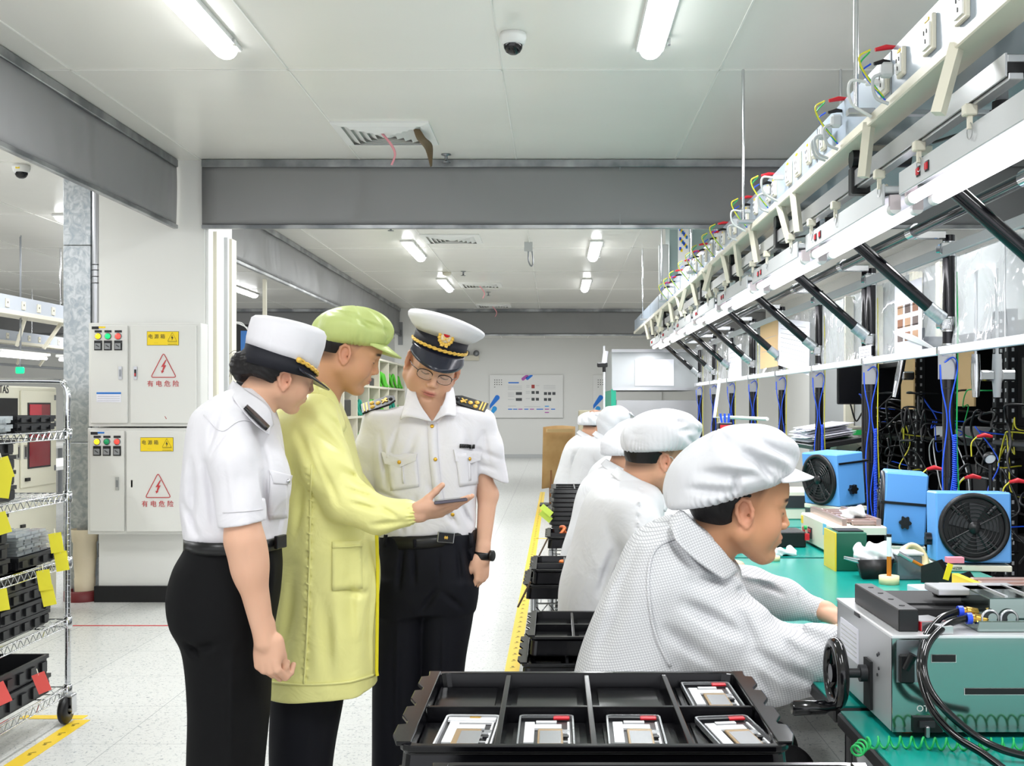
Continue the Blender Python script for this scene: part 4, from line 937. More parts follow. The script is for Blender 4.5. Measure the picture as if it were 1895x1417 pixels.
    sheet([[P(1243, 958, Y + .02), P(1262, 945, Y + .0), P(1285, 968, Y - .02), P(1330, 1010, Y - .025), P(1366, 1056, Y + .0)], [P(1240, 962, Y + .0), P(1255, 965, Y - .03), P(1270, 990, Y - .05), P(1310, 1030, Y - .055), P(1352, 1068, Y - .03)], [P(1238, 968, Y + .0), P(1245, 985, Y - .06), P(1258, 1008, Y - .085), P(1296, 1042, Y - .085), P(1340, 1072, Y - .06)]], 'collar', GRIDC, coat, .005)
    s = SDF(); hair_cap(s, HF, .008, -.052, .022, top=.04); s.build('hair', HAIR, .003, body)
    CG = Fr(P(1356, 866, Y + .06), look((.95, .14, .36)), 1.0)
    s = SDF(); bouffant(s, CG, (0, 0, 0), (.168, .135, .100), band=-.045, pleats=64, amp=.0035, seed=2., wr=.010, drop=((-.10, 0, -.045), (.085, .10, .05)))
    s.F = CG; s.plane(CG.w((-.02, 0, -.058)), CG.R @ np.array((-.10, 0, -1.)), .02)
    for (a, b, w, d) in (((-.10, -.08, .03), (.02, -.12, -.02), .018, .010), ((.0, -.10, .05), (.08, -.11, -.03), .016, .010), ((.06, -.08, .05), (.13, -.07, -.02), .014, .009), ((-.05, -.08, .065), (.05, -.06, .085), .022, .006), ((-.13, -.04, .0), (-.06, -.1, -.03), .014, .008), ((.03, -.12, .01), (.05, -.12, -.04), .012, .012), ((-.03, -.125, .0), (-.05, -.12, -.04), .012, .010)):
        s.crease(CG.w(a), CG.w(b), w, d)
    cap = s.build('cap', CAPC, .0035, body, smooth_it=1)
    G = []
    for u in np.linspace(0, 1, 5): G.append([CG.w((.055 + (.085 + .045 * u * max(math.cos(a), 0)) * math.cos(a), (.10 + .004 * u) * math.sin(a), -.052 - .042 * u * math.cos(a))) for a in np.linspace(-1.35, 1.35, 21)])
    MB().grid(G).build('visor', CAPC, cap, solid=.003, fixn=False)
    legs(body, P(1190, 1000, Y + .14) * (1, 1, 0) + (.10, 0, 1.24), Y)
    return body
def operator(Y, ear, label, yaw, pitch, cap=None, mask=False, back=0., seed=1., skin='#d3a184', hair='b', lean=1., roll=0., hood=False, capR=(.132, .115, .085), coat_dx=0., reach=.42):
    O = P(*ear, Y); HF = Fr(O, look((math.cos(yaw), math.sin(yaw), pitch), (.15, roll, 1)), .98)
    s = SDF(); head_sdf(s, HF, full=.4); s.F = ID
    tx = coat_dx
    s.limb([HF.w((-.03, 0, -.02)), O + (-.08 + tx, 0, -.13)], [.058, .066], .03); s.cone(O + (-.09 + tx, 0, -.15), O + (-.15 + tx, 0, -.5), .07, .09, .03)
    for sy in (-1, 1):
        s.limb([O + (-.08 + tx, sy * .17, -.2), O + (min(.14, reach - .2) + tx, sy * .23, -.40), O + (reach + tx, sy * .10, -.37)], [.045, .04, .026], .02)
        H = Fr(O + (reach + tx, sy * .10, -.37), look((.95, -sy * .2, -.1), (0, 0, 1)) * np.array((1, sy * -1. if sy > 0 else 1, 1)), .95); hand_sdf(s, H, curl=(.5, .55, .6, .6))
    vx = .0027 if Y < 4.5 else .004
    body = s.build('person', SKIN, vx, color=multi_color((HF, .17, face_color(HF, base=np.array(lin(skin))))), label=label, cat='person')
    s = SDF(); c = O + (tx, 0, 0)
    for sy in (-1, 1):
        d_ = reach - .42; s.limb([c + (-.08, sy * .165, -.175), c + (.06 + d_ * .4, sy * .235, -.34), c + (.15 + d_ * .7, sy * .24, -.41)], [.078, .08, .072], .04); s.limb([c + (.15 + d_ * .7, sy * .24, -.41), c + (.30 + d_, sy * .17, -.40), c + (.41 + d_, sy * .11, -.375)], [.072, .058, .04], .03)
    rows = [(-.055, -.085, .05, .07), (-.085, -.09, .095, .13), (-.13, -.10, .13, .19), (-.20, -.115, .145, .205), (-.29, -.13, .155, .205), (-.42, -.165, .158, .2), (-.52, -.175, .158, .2), (-.68, -.17, .165, .2), (-.80, -.15, .18, .19)]
    s.loft([(c[2] + z, c[0] + x * lean, c[1], rx, ry) for (z, x, rx, ry) in rows], 2.3, .03)
    s.cone(HF.w((-.03, 0, -.05)), O + (-.06 + tx, 0, -.10), .056, .062, .01, 's')
    r_ = np.random.default_rng(int(seed * 10))
    for i in range(16):
        a = c + (-.18 + .3 * r_.random(), -.21, -.15 - .35 * r_.random()); s.crease(a, a + (.06 - .12 * r_.random(), 0, -.1 - .08 * r_.random()), .018, .008)
    if Y < 4.5: stitched(s, [(1196, 890), (1182, 925), (1176, 980)], Y - .2, .005)
    s.disp(wrinkles(.006, 13, seed, sz=.8)); coat = s.build('coat', COATC, .0055 if Y < 4.5 else .008, body, smooth_it=1)
    sheet([[O + (-.125 + tx, -.03, -.025), O + (-.09 + tx, -.075, -.045), O + (-.01 + tx, -.08, -.09), O + (.055 + tx, -.05, -.145)], [O + (-.15 + tx, -.03, -.05), O + (-.115 + tx, -.10, -.075), O + (-.03 + tx, -.11, -.125), O + (.035 + tx, -.08, -.175)]], 'collar', COATC, coat, .004)
    s = SDF(); hair_cap(s, HF, .005, -.022, .022, top=.03)
    hm = HAIR if hair == 'b' else mat('brown_hair', '#5a3524', .45)
    if hood: s.F = HF; s.ell((.02, 0, .02), (.075, .084, .07), .02); s.ell((.075, 0, .02), (.03, .05, .05), .01, 's')
    s.build('hair', hm, .004, body)
    cx, cz, tilt = cap or (0.015, .075, .12)
    CG = Fr(O + (cx, 0, cz), look((math.cos(yaw) , math.sin(yaw), tilt), (0, roll, 1)), 1.0); s = SDF()
    if hood:
        s.F = CG; s.ell((0, 0, 0), (.118, .10, .085), .03); s.ell((-.055, 0, -.065), (.07, .085, .10), .04)
        s.disp(lambda q: .003 * np.sin(60 * (q[:, 0] + q[:, 2])) * np.sin(23 * q[:, 2])); s.plane(HF.w((.03, 0, 0)), HF.R @ np.array((.95, 0, -.30)), .006)
    else:
        bouffant(s, CG, (0, 0, 0), capR, band=-.035, pleats=50, amp=.003, seed=seed, wr=.008, drop=((-.06, 0, -.035), (.085, .095, .05))); s.plane(CG.w((-.02, 0, -.052)), CG.R @ np.array((-.05, 0, -1.)), .015)
        for i in range(6):
            a = CG.w((-.1 + .2 * r_.random(), -.1, -.02 + .08 * r_.random())); s.crease(a, a + (.07 - .03 * r_.random(), 0, -.05 * r_.random()), .016, .008)
    cp = s.build('cap', CAPC, .004, body, smooth_it=1)
    G = []
    for u in np.linspace(0, 1, 4): G.append([CG.w((.045 + (.07 + .045 * u * max(math.cos(a), 0)) * math.cos(a), .085 * math.sin(a), (-.045 if not hood else .035) - .04 * u * math.cos(a))) for a in np.linspace(-1.3, 1.3, 15)])
    MB().grid(G).build('visor', CAPC, cp, solid=.003, fixn=False)
    if mask:
        q = MB(); A = []
        for z_, r_s in ((.0, .98), (-.03, 1.05), (-.065, 1.05), (-.10, .98)): A.append([HF.w((.04 + .078 * r_s * math.cos(a) ** .8, .072 * math.sin(a), z_ - .004)) for a in np.linspace(-1.35, 1.35, 15)])
        mk = q.grid(A).build('face_mask', mat('mask_cloth', '#dfe6ee', .7), body, solid=.003, fixn=False)
        q = MB()
        for sy in (-1, 1): q.tube([HF.w((.055, sy * .07, -.005)), HF.w((.02, sy * .08, .02)), HF.w((0, sy * .085, .022))], .0015, 6); q.tube([HF.w((.055, sy * .068, -.098)), HF.w((.02, sy * .078, -.05)), HF.w((.0, sy * .083, -.032))], .0015, 6)
        q.build('ear_loop', M['white'], mk)
    legs(body, (c + (-.02, 0, 0)) * (1, 1, 0) + (0, 0, 1.24), Y)
    return body
op1()
operator(3.95, (1209, 850), 'second seated operator from the camera, wearing a face mask and puffy white cap', .55, -.18, cap=(.03, .088, .10), mask=True, reach=.24, seed=1.3, capR=(.142, .12, .088))
operator(5.15, (1172, 838), 'seated operator half hidden behind the masked one, cap hanging low at the back', .5, -.35, cap=(-.01, .05, .10), seed=2.1, capR=(.135, .115, .085))
operator(6.35, (1172, 822), 'seated operator of whom mostly a flat white cap shows, between masked one and hooded one', .4, -.30, cap=(.0, .07, .08), seed=3.4, capR=(.13, .115, .075))
operator(7.6, (1137, 790), 'seated operator in white hood-like cap with brown hair showing beside the face', .6, -.35, cap=(-.0, .06, .05), seed=4.2, hair='n', hood=True)
operator(8.85, (1102, 789), 'farthest seated operator in flat white cap beside the cardboard sheet', .5, -.4, cap=(.0, .06, .0), seed=5.5, capR=(.13, .11, .06))
def stool(x, y, label):
    t = thing('work_stool', label, 'stool', 'stools under the seated operators', loc=(x, y, 0))
    MB().lathe([(0, .46), (.155, .46), (.17, .45), (.17, .425), (.155, .41), (0, .41)], n=28).build('seat', M['blackm'], t); MB().cyl((0, 0, .12), (0, 0, .41), .025).build('column', M['chrome'], t)
    for i in range(5):
        a = i * 2 * PI / 5; e = (.25 * math.cos(a), .25 * math.sin(a)); MB().tube([(0, 0, .13), (*e, .07)], .018, 8).build('leg', M['blackm'], t); MB().lathe([(.0, .027), (.027, .02), (.027, -.02), (0, -.027)], c=(*e, .028), R=rot(x=PI / 2, z=a), n=14).build('caster', M['dark'], t)
    return t
for x, y, w_ in ((.20, 2.89, 'nearest seated operator'), (.22, 3.95, 'masked seated operator'), (.21, 5.15, 'operator behind the masked one'), (.30, 6.35, 'flat capped operator in the middle'), (.22, 7.6, 'hooded operator'), (.17, 8.85, 'farthest operator')): stool(x, y, 'black round work stool under the ' + w_)
# ================================================================ left side: column equipment, trolley, machine, next bay
# ---------------------------------------------------------------- electrical cabinets
M['cab'] = mat('cabinet_enamel', '#dcdcd8', .35); M['slot'] = mat('gap_shadow', '#8e8e8a', .8)
def lamp_m(n, c, e): return mat(n, c, .3, emit=c, es=e)
LY, LG, LR = lamp_m('amber_lamp', '#ffc21a', 2.2), lamp_m('green_lamp', '#18c46c', 1.3), lamp_m('red_lamp', '#ff4038', 2.0)
LGd, LRd = lamp_m('dim_green_lamp', '#12905a', .25), lamp_m('dim_red_lamp', '#e8483e', .8)
def cabinet(label, x0, x1, ytop, ybot, split, hinge, lamps, upper):
    Yb = 8.03; X = lambda px: P(px, 0, Yb)[0]; Z = lambda py: P(0, py, Yb)[2]
    t = thing('electrical_cabinet', label, 'electrical cabinet', 'wall-hung electrical cabinets', loc=((X(x0) + X(x1)) / 2, Yb + .1, Z(ybot)), world=True)
    MB().span((X(x0), Yb + .02, Z(ybot)), (X(x1), 8.215, Z(ytop)), bev=.004).build('body', M['cab'], t)
    zt, zb = Z(ytop + 5), Z(ybot - 6)
    d1 = MB().span((X(x0 + 6), Yb, zb), (X(split - 2), Yb + .022, zt), bev=.003).build('control_door', M['cab'], t)
    d2 = MB().span((X(split + 3), Yb - (0 if upper else .012), zb), (X(x1 - 7), Yb + .022, zt), bev=.003).build('main_door', M['cab'], t)
    y = Yb - .003; yt = ytop
    MB().m(M['ink']).span((X(x0 + 8), y, Z(yt + 12)), (X(x0 + 21), Yb, Z(yt + 7))).m(M['yel'] if upper else M['bluep']).span((X(x0 + 21), y, Z(yt + 10)), (X(x0 + 33), Yb, Z(yt + 7))).build('sticker', None, d1)
    for i, (px, lm) in enumerate(zip((0, 18, 37), lamps)):
        cx = X(x0 + 20 + px)
        MB().span((cx - .025, y, Z(yt + 18)), (cx + .025, Yb, Z(yt + 14))).build('lamp_label', M['ink'], d1)
        MB().lathe([(.024, 0), (.024, .006), (.02, .01)], c=(cx, Yb, Z(yt + 25)), R=rot(x=PI / 2), n=20).build('lamp_ring', M['alud'], d1)
        MB().lathe([(.02, 0), (.019, .012), (.012, .018), (0, .02)], c=(cx, Yb, Z(yt + 25)), R=rot(x=PI / 2), n=20).build('indicator_lamp', lm, d1)
        q = MB().m(M['black']); q.span((cx - .027, y - .004, Z(yt + 51)), (cx + .027, Yb, Z(yt + 33))); q.m(M['grey']).span((cx - .02, y - .012, Z(yt + 49)), (cx + .02, Yb, Z(yt + 38))); q.m(M['ink']).box((cx, y - .014, Z(yt + 43)), (.026, .004, .004), R=rot(y=.6)); q.build('rotary_switch', None, d1)
    zl = (ytop + ybot) / 2 - (3 if upper else -4)
    for (hx, dd) in ((split - 15, d1), (split + 13, d2)):
        q = MB().m(M['steel']); q.span((X(hx) - .012, y - .004, Z(zl + 12)), (X(hx) + .012, Yb, Z(zl - 12))); q.m(M['ink'] if dd is d2 else M['alud']).box((X(hx), y - .006, Z(zl)), (.012, .006, .05)); 
        if dd is d2 and upper: q.m(M['redt']).box((X(hx), y - .009, Z(zl + 3)), (.01, .004, .02))
        q.build('latch', None, dd)
    dy = y - (0 if upper else .012)
    sx0, sx1, sy0, sy1 = (272, 331, 613, 639) if upper else (261, 322, 809, 835)
    sg = MB().m(M['ink']); sg.span((X(sx0), dy + .001, Z(sy1)), (X(sx1), dy + .003, Z(sy0))); sg.m(M['yel']).span((X(sx0 + .6), dy, Z(sy1 - .6)), (X(sx1 - .6), dy + .003, Z(sy0 + .6))); sg = sg.build('warning_sign', None, d2)
    text('lettering', '电 源 箱', .034, M['ink'], sg, (X(sx0 + 18), dy - .0005, Z(sy0 + 10)), (PI / 2, 0, 0)); text('small_lettering', 'POWER SUPPLY BOX' if False else '- - - -', .012, M['ink'], sg, (X(sx0 + 17), dy - .0005, Z(sy1 - 5)), (PI / 2, 0, 0))
    tx, tz = X(sx1 - 12), Z(sy0 + 9.5); w_ = .032
    tri = MB(); pts = [(tx - w_, dy - .001, tz - .032), (tx + w_, dy - .001, tz - .032), (tx, dy - .001, tz + .028)]; tri.tube(pts, .0014, 4, closed=True); tri.prism([(.001, .02), (-.008, -.004), (-.001, -.003), (-.003, -.022), (.008, .003), (.001, .003)], 'y', .001, (tx, dy - .001, tz - .008)); tri.span((X(sx1 - 20), dy - .0012, Z(sy1 - 2)), (X(sx1 - 3), dy, Z(sy1 - 2.6))); tri.span((X(sx1 - 20), dy - .0012, Z(sy1 - 6.4)), (X(sx1 - 3), dy, Z(sy1 - 7))); tri.build('symbol', M['ink'], sg)
    cx, y0, y1 = (303, 653, 698) if upper else (294, 875, 920); tz0, tz1 = Z(y1), Z(y0); hw = .09
    b = MB(); c3 = [(X(cx) - hw, tz0), (X(cx) + hw, tz0), (X(cx), tz1)]; pp = []
    for i in range(3):
        A = np.array(c3[i]); B_ = np.array(c3[i - 1]); C_ = np.array(c3[(i + 1) % 3]); u = (B_ - A) / np.linalg.norm(B_ - A); v = (C_ - A) / np.linalg.norm(C_ - A)
        for t_ in np.linspace(0, 1, 5): pp.append((*(A + u * .018 * (1 - t_) ** 2 + v * .018 * t_ ** 2),))
    b.tube([(p_[0], dy - .001, p_[1]) for p_ in pp], .0028, 4, closed=True)
    b.prism([(.014, .045), (-.018, -.005), (-.002, -.002), (-.01, -.032), (-.018, -.03), (-.012, -.05), (.004, -.034), (-.003, -.033), (.018, .008), (.003, .006), (.02, .045)], 'y', .002, (X(cx), dy - .001, (tz0 + tz1) / 2 - .008)); b.build('lightning_triangle', M['redt'], d2)
    text('danger_lettering', '有电危险' if False else '有 电 危 险', .047, M['redt'], d2, (X(cx - 1), dy - .0005, Z(y1 + 12.5)), (PI / 2, 0, 0))
    if upper:
        lb = MB().m(M['paper']); lb.span((X(179), y, Z(744)), (X(224), Yb, Z(725))); lb.m(M['bluep']).span((X(179), y - .001, Z(729)), (X(224), Yb, Z(725.5))); lb.m(M['grey'])
        for r_ in range(3): lb.span((X(181), y - .001, Z(733.5 + 4 * r_)), (X(222), Yb, Z(733 + 4 * r_)))
        lb.build('information_label', None, d1)
        MB().tube([P(305, 770, Yb - .002), P(308, 775, Yb - .002)], .002, 4).build('red_mark', M['redt'], d2)
    return t
cabinet('upper white electrical cabinet with lit amber, green and red lamps on the column', 162, 370, 597, 789, 238, None, (LY, LG, LR), True)
cabinet('lower white electrical cabinet below its twin, with dimmer green and red lamps', 160, 352, 792, 989, 232, None, (LY, LGd, LRd), False)
# ---------------------------------------------------------------- ducts and pipes beside the column
d = thing('galvanised_duct', 'flat galvanised steel duct leftmost behind the wire trolley', 'duct', loc=(P(143, 0, 8.35)[0], 8.5, .2), world=True)
for z0, z1 in ((.0, 1.15), (1.15, 2.60), (2.60, ZC)): MB().span((P(117, 0, 8.35)[0], 8.35, z0 + .002), (P(168, 0, 8.35)[0], 8.75, z1 - .002), bev=.003).build('duct_section', M['galv'], d)
d = thing('galvanised_duct', 'round-edged galvanised duct between the thin pipe and white column', 'duct', loc=(P(212, 0, 8.35)[0], 8.5, 1.2), world=True)
MB().span((P(187, 0, 8.35)[0], 8.35, .5), (P(237, 0, 8.35)[0], 8.7, ZC), bev=.02).build('duct_section', M['galv'], d)
MB().span((P(237, 0, 8.6)[0], 8.6, .5), (P(249, 0, 8.6)[0], 8.9, ZC)).build('side_panel', M['grey'], d)
p_ = thing('thin_steel_pipe', 'thin vertical steel pipe between the two galvanised ducts', 'pipe', loc=(P(178, 0, 8.33)[0], 8.33, .5), world=True)
MB().cyl((P(178, 0, 8.33)[0], 8.33, .5), (P(178, 0, 8.33)[0], 8.33, ZC), .028).build('pipe_run', M['steel'], p_)
for py in (490, 500, 512, 524): MB().tube([P(178 + 8 * math.cos(a), py, 8.33) + np.array((0, .03 * math.sin(a), 0)) for a in np.linspace(0, 2 * PI, 14, endpoint=False)], .003, 4, closed=True).build('clamp', M['dark'], p_)
d = thing('wrapped_pipe', 'cream wrapped pipe standing in a dark red base ring beside the column foot', 'pipe', loc=(P(156, 0, 8.3)[0], 8.3, 0), world=True)
c = P(157, 0, 8.3); MB().lathe([(.125, 0), (.125, .07), (.1, .075), (.1, 0)], c=(c[0] - .02, 8.3, 0), n=28).build('base_ring', mat('dark_red', '#6d2326', .5), d)
WR = mat('wrapped_insulation', '#dccfb4', .7); bump(WR, noise(WR, 8, 4), .4, .02)
MB().lathe([(.07, .06), (.074, .16), (.07, .17), (.078, .30), (.082, .305), (.08, .42), (.088, .43), (.095, .52)], c=(c[0], 8.3, 0), n=28).build('wrapping', WR, d)
MB().box((c[0] + .1, 8.34, .36), (.03, .02, .1)).build('bracket', M['black'], d)
# ---------------------------------------------------------------- floor tapes
def tape(name, label, pts, w_, m_, z=.0015, marks=0):
    a = np.array(pts[0], float); b = np.array(pts[1], float); L = np.linalg.norm(b - a); d = (b - a) / L; ang = math.atan2(d[1], d[0]); t = thing(name, label, 'floor tape', loc=(*((a + b) / 2), 0), world=True)
    MB().box((*((a + b) / 2), z / 2 + .0005), (L, w_, z), rz=ang).build('strip', m_, t)
    if marks:
        q = MB(); n = int(L / marks)
        for i in range(n):
            c = a + d * (i + .5) * marks; q.box((*c, z + .0008), (.008, w_ * .4, .0006), rz=ang + .7); q.box((*(c + d * .025), z + .0008), (.02, w_ * .16, .0006), rz=ang)
        q.build('printed_marks', mat('tape_print', '#7d6a1c', .6), t)
    return t
FZ = lambda px, py: P(px, py, F_PX * CAMZ / (py - CY))[:2]
tape('red_floor_line', 'thin red line across the floor in front of the column', [FZ(135, 1157.5), FZ(420, 1157.5)], .022, M['red'])
tape('floor_tape', 'yellow marked floor tape running toward the camera from the trolley corner', [FZ(152, 1332), FZ(20, 1420)], .075, M['yelt'], marks=.14)
tape('floor_tape', 'short yellow floor tape crossing under the trolley caster', [FZ(40, 1327), FZ(158, 1327)], .06, M['yelt'])
tape('floor_tape', 'long yellow floor tape running beside the seated operators', [(-.24, 2.4), (-.20, 18.5)], .078, M['yelt'], marks=.16)
tape('floor_tape', 'tiny yellow cross tape between carts beside the long tape', [(-.2, 12.1), (.05, 12.1)], .05, M['yelt'])
# ---------------------------------------------------------------- wire trolley
RX, RY0, RY1 = -2.19, 3.5, 5.1; RXL = -2.85
t = thing('wire_trolley', 'chrome wire shelf trolley loaded with black crates at the left edge', 'trolley', loc=((RX + RXL) / 2, (RY0 + RY1) / 2, 0), world=True)
for (x, y) in ((RX, RY1), (RX, RY0), (RXL, RY1), (RXL, RY0)):
    po = MB().cyl((x, y, .13), (x, y, 1.44 if y == RY1 else 1.5), .0125, 14).build('post', M['chrome'], t)
    q = MB()
    for i in range(50): q.tube([(x + .0132 * math.cos(a), y + .0132 * math.sin(a), .16 + i * .0254) for a in np.linspace(0, 2 * PI, 10, endpoint=False)], .0007, 4, closed=True)
    q.build('groove', M['alud'], po)
    cs = thing('x', None, None) if False else None
    q = MB().m(M['alu']); q.box((x, y, .125), (.06, .06, .012), bev=.003); q.box((x - .028, y - .0, .085), (.004, .05, .08)); q.box((x + .028, y, .085), (.004, .05, .08)); q.cyl((x - .032, y - .02, .062), (x + .032, y - .02, .062), .008, 10)
    ca = q.build('caster_fork', None, t); MB().lathe([(.02, -.018), (.055, -.016), (.0625, -.008), (.0625, .008), (.055, .016), (.02, .018)], c=(x, y - .02, .0635), R=rot(y=PI / 2), n=28).build('wheel', M['black'], ca)
for y in (RY1, RY0): MB().tube(cr([(RX, y, 1.4), (RX, y, 1.48), (RX - .02, y, 1.52), (RX - .07, y, 1.535), (RXL + .07, y, 1.535), (RXL + .02, y, 1.52), (RXL, y, 1.48), (RXL, y, 1.4)], 6), .0125, 10).build('handle', M['chrome'], t)
for z in (1.31, 1.03, .735, .465, .16):
    sh = MB()
    for (a, b) in (((RX, RY0), (RX, RY1)), ((RXL, RY0), (RXL, RY1)), ((RX, RY0), (RXL, RY0)), ((RX, RY1), (RXL, RY1))):
        a = np.array(a); b = np.array(b); L = np.linalg.norm(b - a); n = int(L / .028)
        for dz in (.0, -.034): sh.tube([(*a, z + dz), (*b, z + dz)], .0035, 6)
        sh.tube([(*(a + (b - a) * i / n), z - (.0 if i % 2 else .034)) for i in range(n + 1)], .0022, 5)
    for i in range(20): x = RXL + (RX - RXL) * (i + .5) / 20; sh.tube([(x, RY0, z), (x, RY1, z)], .0022, 4)
    for i in range(4): y = RY0 + (RY1 - RY0) * (i + .5) / 4; sh.tube([(RXL, y, z - .006), (RX, y, z - .006)], .003, 4)
    s_ = sh.build('wire_shelf', M['chrome'], t)
    for (x, y) in ((RX, RY1), (RX, RY0), (RXL, RY1), (RXL, RY0)): MB().lathe([(.018, -.04), (.02, -.03), (.02, .008), (.016, .012)], c=(x, y, z), n=16).build('collar', M['chrome'], s_)
CRT = mat('crate_black', '#17181b', .42); CRC = mat('clear_plastic', '#c9d0d3', .15, alpha=.45, spec=.8); YT = mat('yellow_tag', '#f4ea3a', .6); RT = mat('red_tag', '#f0605a', .6)
def crate_bm(b, c, d, open_top=True, z=0.):
    """one black component tray: walls with notched rim, local z up"""
    w_, l, h = d; x, y = c
    b.box((x, y, z + .006), (w_ - .03, l - .03, .012)); 
    for sx in (-1, 1): b.box((x + sx * (w_ / 2 - .008), y, z + h / 2), (.01, l - .02, h - .01)); b.box((x + sx * (w_ / 2 - .004), y, z + h - .01), (.014, l, .016))
    for sy in (-1, 1): b.box((x, y + sy * (l / 2 - .008), z + h / 2), (w_ - .02, .01, h - .01)); b.box((x, y + sy * (l / 2 - .004), z + h - .01), (w_, .014, .016))
    n = max(3, int(l / .09))
    for i in range(n):
        yy = y - l / 2 + l * (i + .5) / n
        for sx in (-1, 1): b.box((x + sx * (w_ / 2 + .002), yy, z + h * .45), (.012, l / n * .45, h * .5))
    n = max(3, int(w_ / .09))
    for i in range(n):
        xx = x - w_ / 2 + w_ * (i + .5) / n
        for sy in (-1, 1): b.box((xx, y + sy * (l / 2 + .002), z + h * .45), (w_ / n * .45, .012, h * .5))
    return b
CR0 = {}
def crate(x, y, z, w_, l, h, label, group='black component crates on the trolley', rz=0.):
    key = (round(w_, 3), round(l, 3), round(h, 3))
    if key not in CR0:
        me_o = crate_bm(MB(), (0, 0), (w_, l, h)).build('component_crate', CRT); CR0[key] = me_o; o = me_o
    else: o = CR0[key].copy(); COL.objects.link(o)
    o.location = (x, y, z); o.rotation_euler = (0, 0, rz); return tag(o, label, 'crate', group)
def tag_card(px, py, Y, m_, label, ang=.25, w_=.052, h=.085):
    t = thing('hanging_tag', label, 'tag', 'paper tags clipped on the trolley crates', loc=P(px, py, Y), world=True); c = P(px, py, Y); R = rot(y=ang, z=.3)
    MB().box(c, (w_, .0012, h), R=R).build('card', m_, t); MB().tube([c + R @ np.array((0, 0, h / 2 - .008)), c + R @ np.array((.0, .012, h / 2 + .018))], .0022, 5).build('tie', M['cream'], t); return t
xs = -2.42; names = ['lowest', 'second', 'third', 'fourth', 'fifth', 'sixth', 'seventh']
def stack(x, y, z0, n, w_, l, h, where):
    for i in range(n):
        nm = 'only one' if n == 1 else ('topmost' if i == n - 1 else ('lowest' if i == 0 else ['', 'second up', 'third up', 'fourth up'][i]))
        crate(x + .004 * math.sin(i * 3 + z0 * 9), y + .004 * math.cos(i * 5), z0 + i * h, w_, l, h + .004, 'black crate, %s in the stack %s' % (nm, where))
# top shelf: thin trays
for i in range(2): crate(-2.47, 4.86, 1.314 + i * .034, .50, .36, .036, 'flat black tray, %s of two at the post end of the trolley top shelf' % ('upper' if i else 'lower'))
for i in range(2):
    o = crate(-2.47, 4.44, 1.314 + i * .034, .50, .40, .036, 'flat clear plastic tray, %s of two on the trolley top shelf' % ('upper' if i else 'lower'), 'clear trays on the trolley'); 
    if i == 0: me = o.data.copy(); me.materials.clear(); me.materials.append(CRC)
    o.data = me
stack(-2.46, 4.42, 1.034, 4, .48, .50, .062, 'on the second trolley shelf')
stack(-2.46, 4.36, .739, 4, .48, .50, .062, 'at the edge of the third trolley shelf')
crate(-2.46, 4.88, .739, .48, .38, .055, 'black crate under the clear blister trays on third trolley shelf')
stack(-2.46, 4.76, .469, 4, .48, .46, .062, 'hanging two yellow tags, fourth trolley shelf')
stack(-2.46, 4.26, .469, 3, .48, .46, .062, 'at the frame edge on the fourth shelf')
stack(-2.46, 4.72, .164, 2, .48, .52, .085, 'with the red tag on the bottom shelf')
stack(-2.46, 4.17, .164, 1, .48, .48, .085, 'at the frame edge on the bottom shelf')
for i in range(7):
    q = MB(); zb = .795 + i * .013
    q.box((0, 0, 0), (.42, .30, .002)); 
    for a in range(6):
        for b_ in range(4): q.box((-.175 + a * .07, -.11 + b_ * .073, .005), (.056, .06, .010))
    o = q.build('clear_blister_tray', CRC); o.location = (-2.45 + .006 * math.sin(i * 4), 4.88, zb); tag(o, 'clear blister tray, %s in the pile behind the yellow tags' % ['lowest', 'second from the bottom', 'third from the bottom', 'fourth from the bottom', 'fifth from the bottom', 'sixth from the bottom', 'topmost'][i], 'tray', 'clear blister trays on the third shelf')
for i, (px, py, Y, m_, lb, a) in enumerate(((8, 866, 4.42, YT, 'upper yellow tag at the frame edge on the second shelf crates', -.3), (6, 901, 4.42, YT, 'lower yellow tag at the frame edge on the second shelf crates', .15), (3, 968, 4.40, YT, 'single yellow tag on the third shelf crates at the frame edge', -.3), (104, 1004, 4.9, YT, 'upper yellow tag in front of the clear blister trays', -.15), (114, 1038, 4.92, YT, 'lower yellow tag hanging off the third shelf edge', -.15), (82, 1073, 4.76, YT, 'upper yellow tag on the fourth shelf crate stack', -.15), (89, 1102, 4.78, YT, 'lower yellow tag on the fourth shelf crate stack', -.2), (2, 1110, 4.4, YT, 'yellow tag low on the fourth shelf at the frame edge', -.15), (77, 1263, 4.74, RT, 'red tag tied to the bottom shelf crate', -.35), (2, 1283, 4.4, RT, 'red tag cut by the frame edge on the bottom shelf', -.4))):
    tag_card(px, py, Y, m_, lb, a)
# ---------------------------------------------------------------- cream test machine behind the trolley (its doors face the aisle)
MXP = -3.51
def my(px): return -MXP * F_PX / (CX - px)
def mz(py, px=60): return P(0, py, my(px))[2]
t = thing('test_machine', 'cream cabinet machine lettered TAS with red window, behind the trolley', 'machine', loc=(-3.9, 7.2, 0), world=True)
MB().span((-4.4, 6.2, .06), (MXP, my(105), 1.55), bev=.01).build('body', M['creamm'], t)
MB().span((-4.35, 6.25, 0), (MXP - .04, my(104), .06)).build('plinth', M['dark'], t)
def mp(px0, px1, z0, z1, th=.004, off=0.): return (MXP + off, my(px0), z0), (MXP + off + th, my(px1), z1)
dr = MB().span(*mp(36, 100, mz(900), mz(723), .014), bev=.004).build('door', M['creamm'], t)
wn = MB().m(M['dark']).span(*mp(47, 89, mz(866), mz(745), .006, .013)); wn.m(mat('red_window', '#7d1626', .12)).span(*mp(49, 87, mz(863), mz(748), .003, .018)); wn = wn.build('red_window', None, dr)
MB().span(*mp(49, 71, mz(781), mz(748), .002, .021)).build('red_panel', mat('bright_red_glass', '#b81c34', .15), wn)
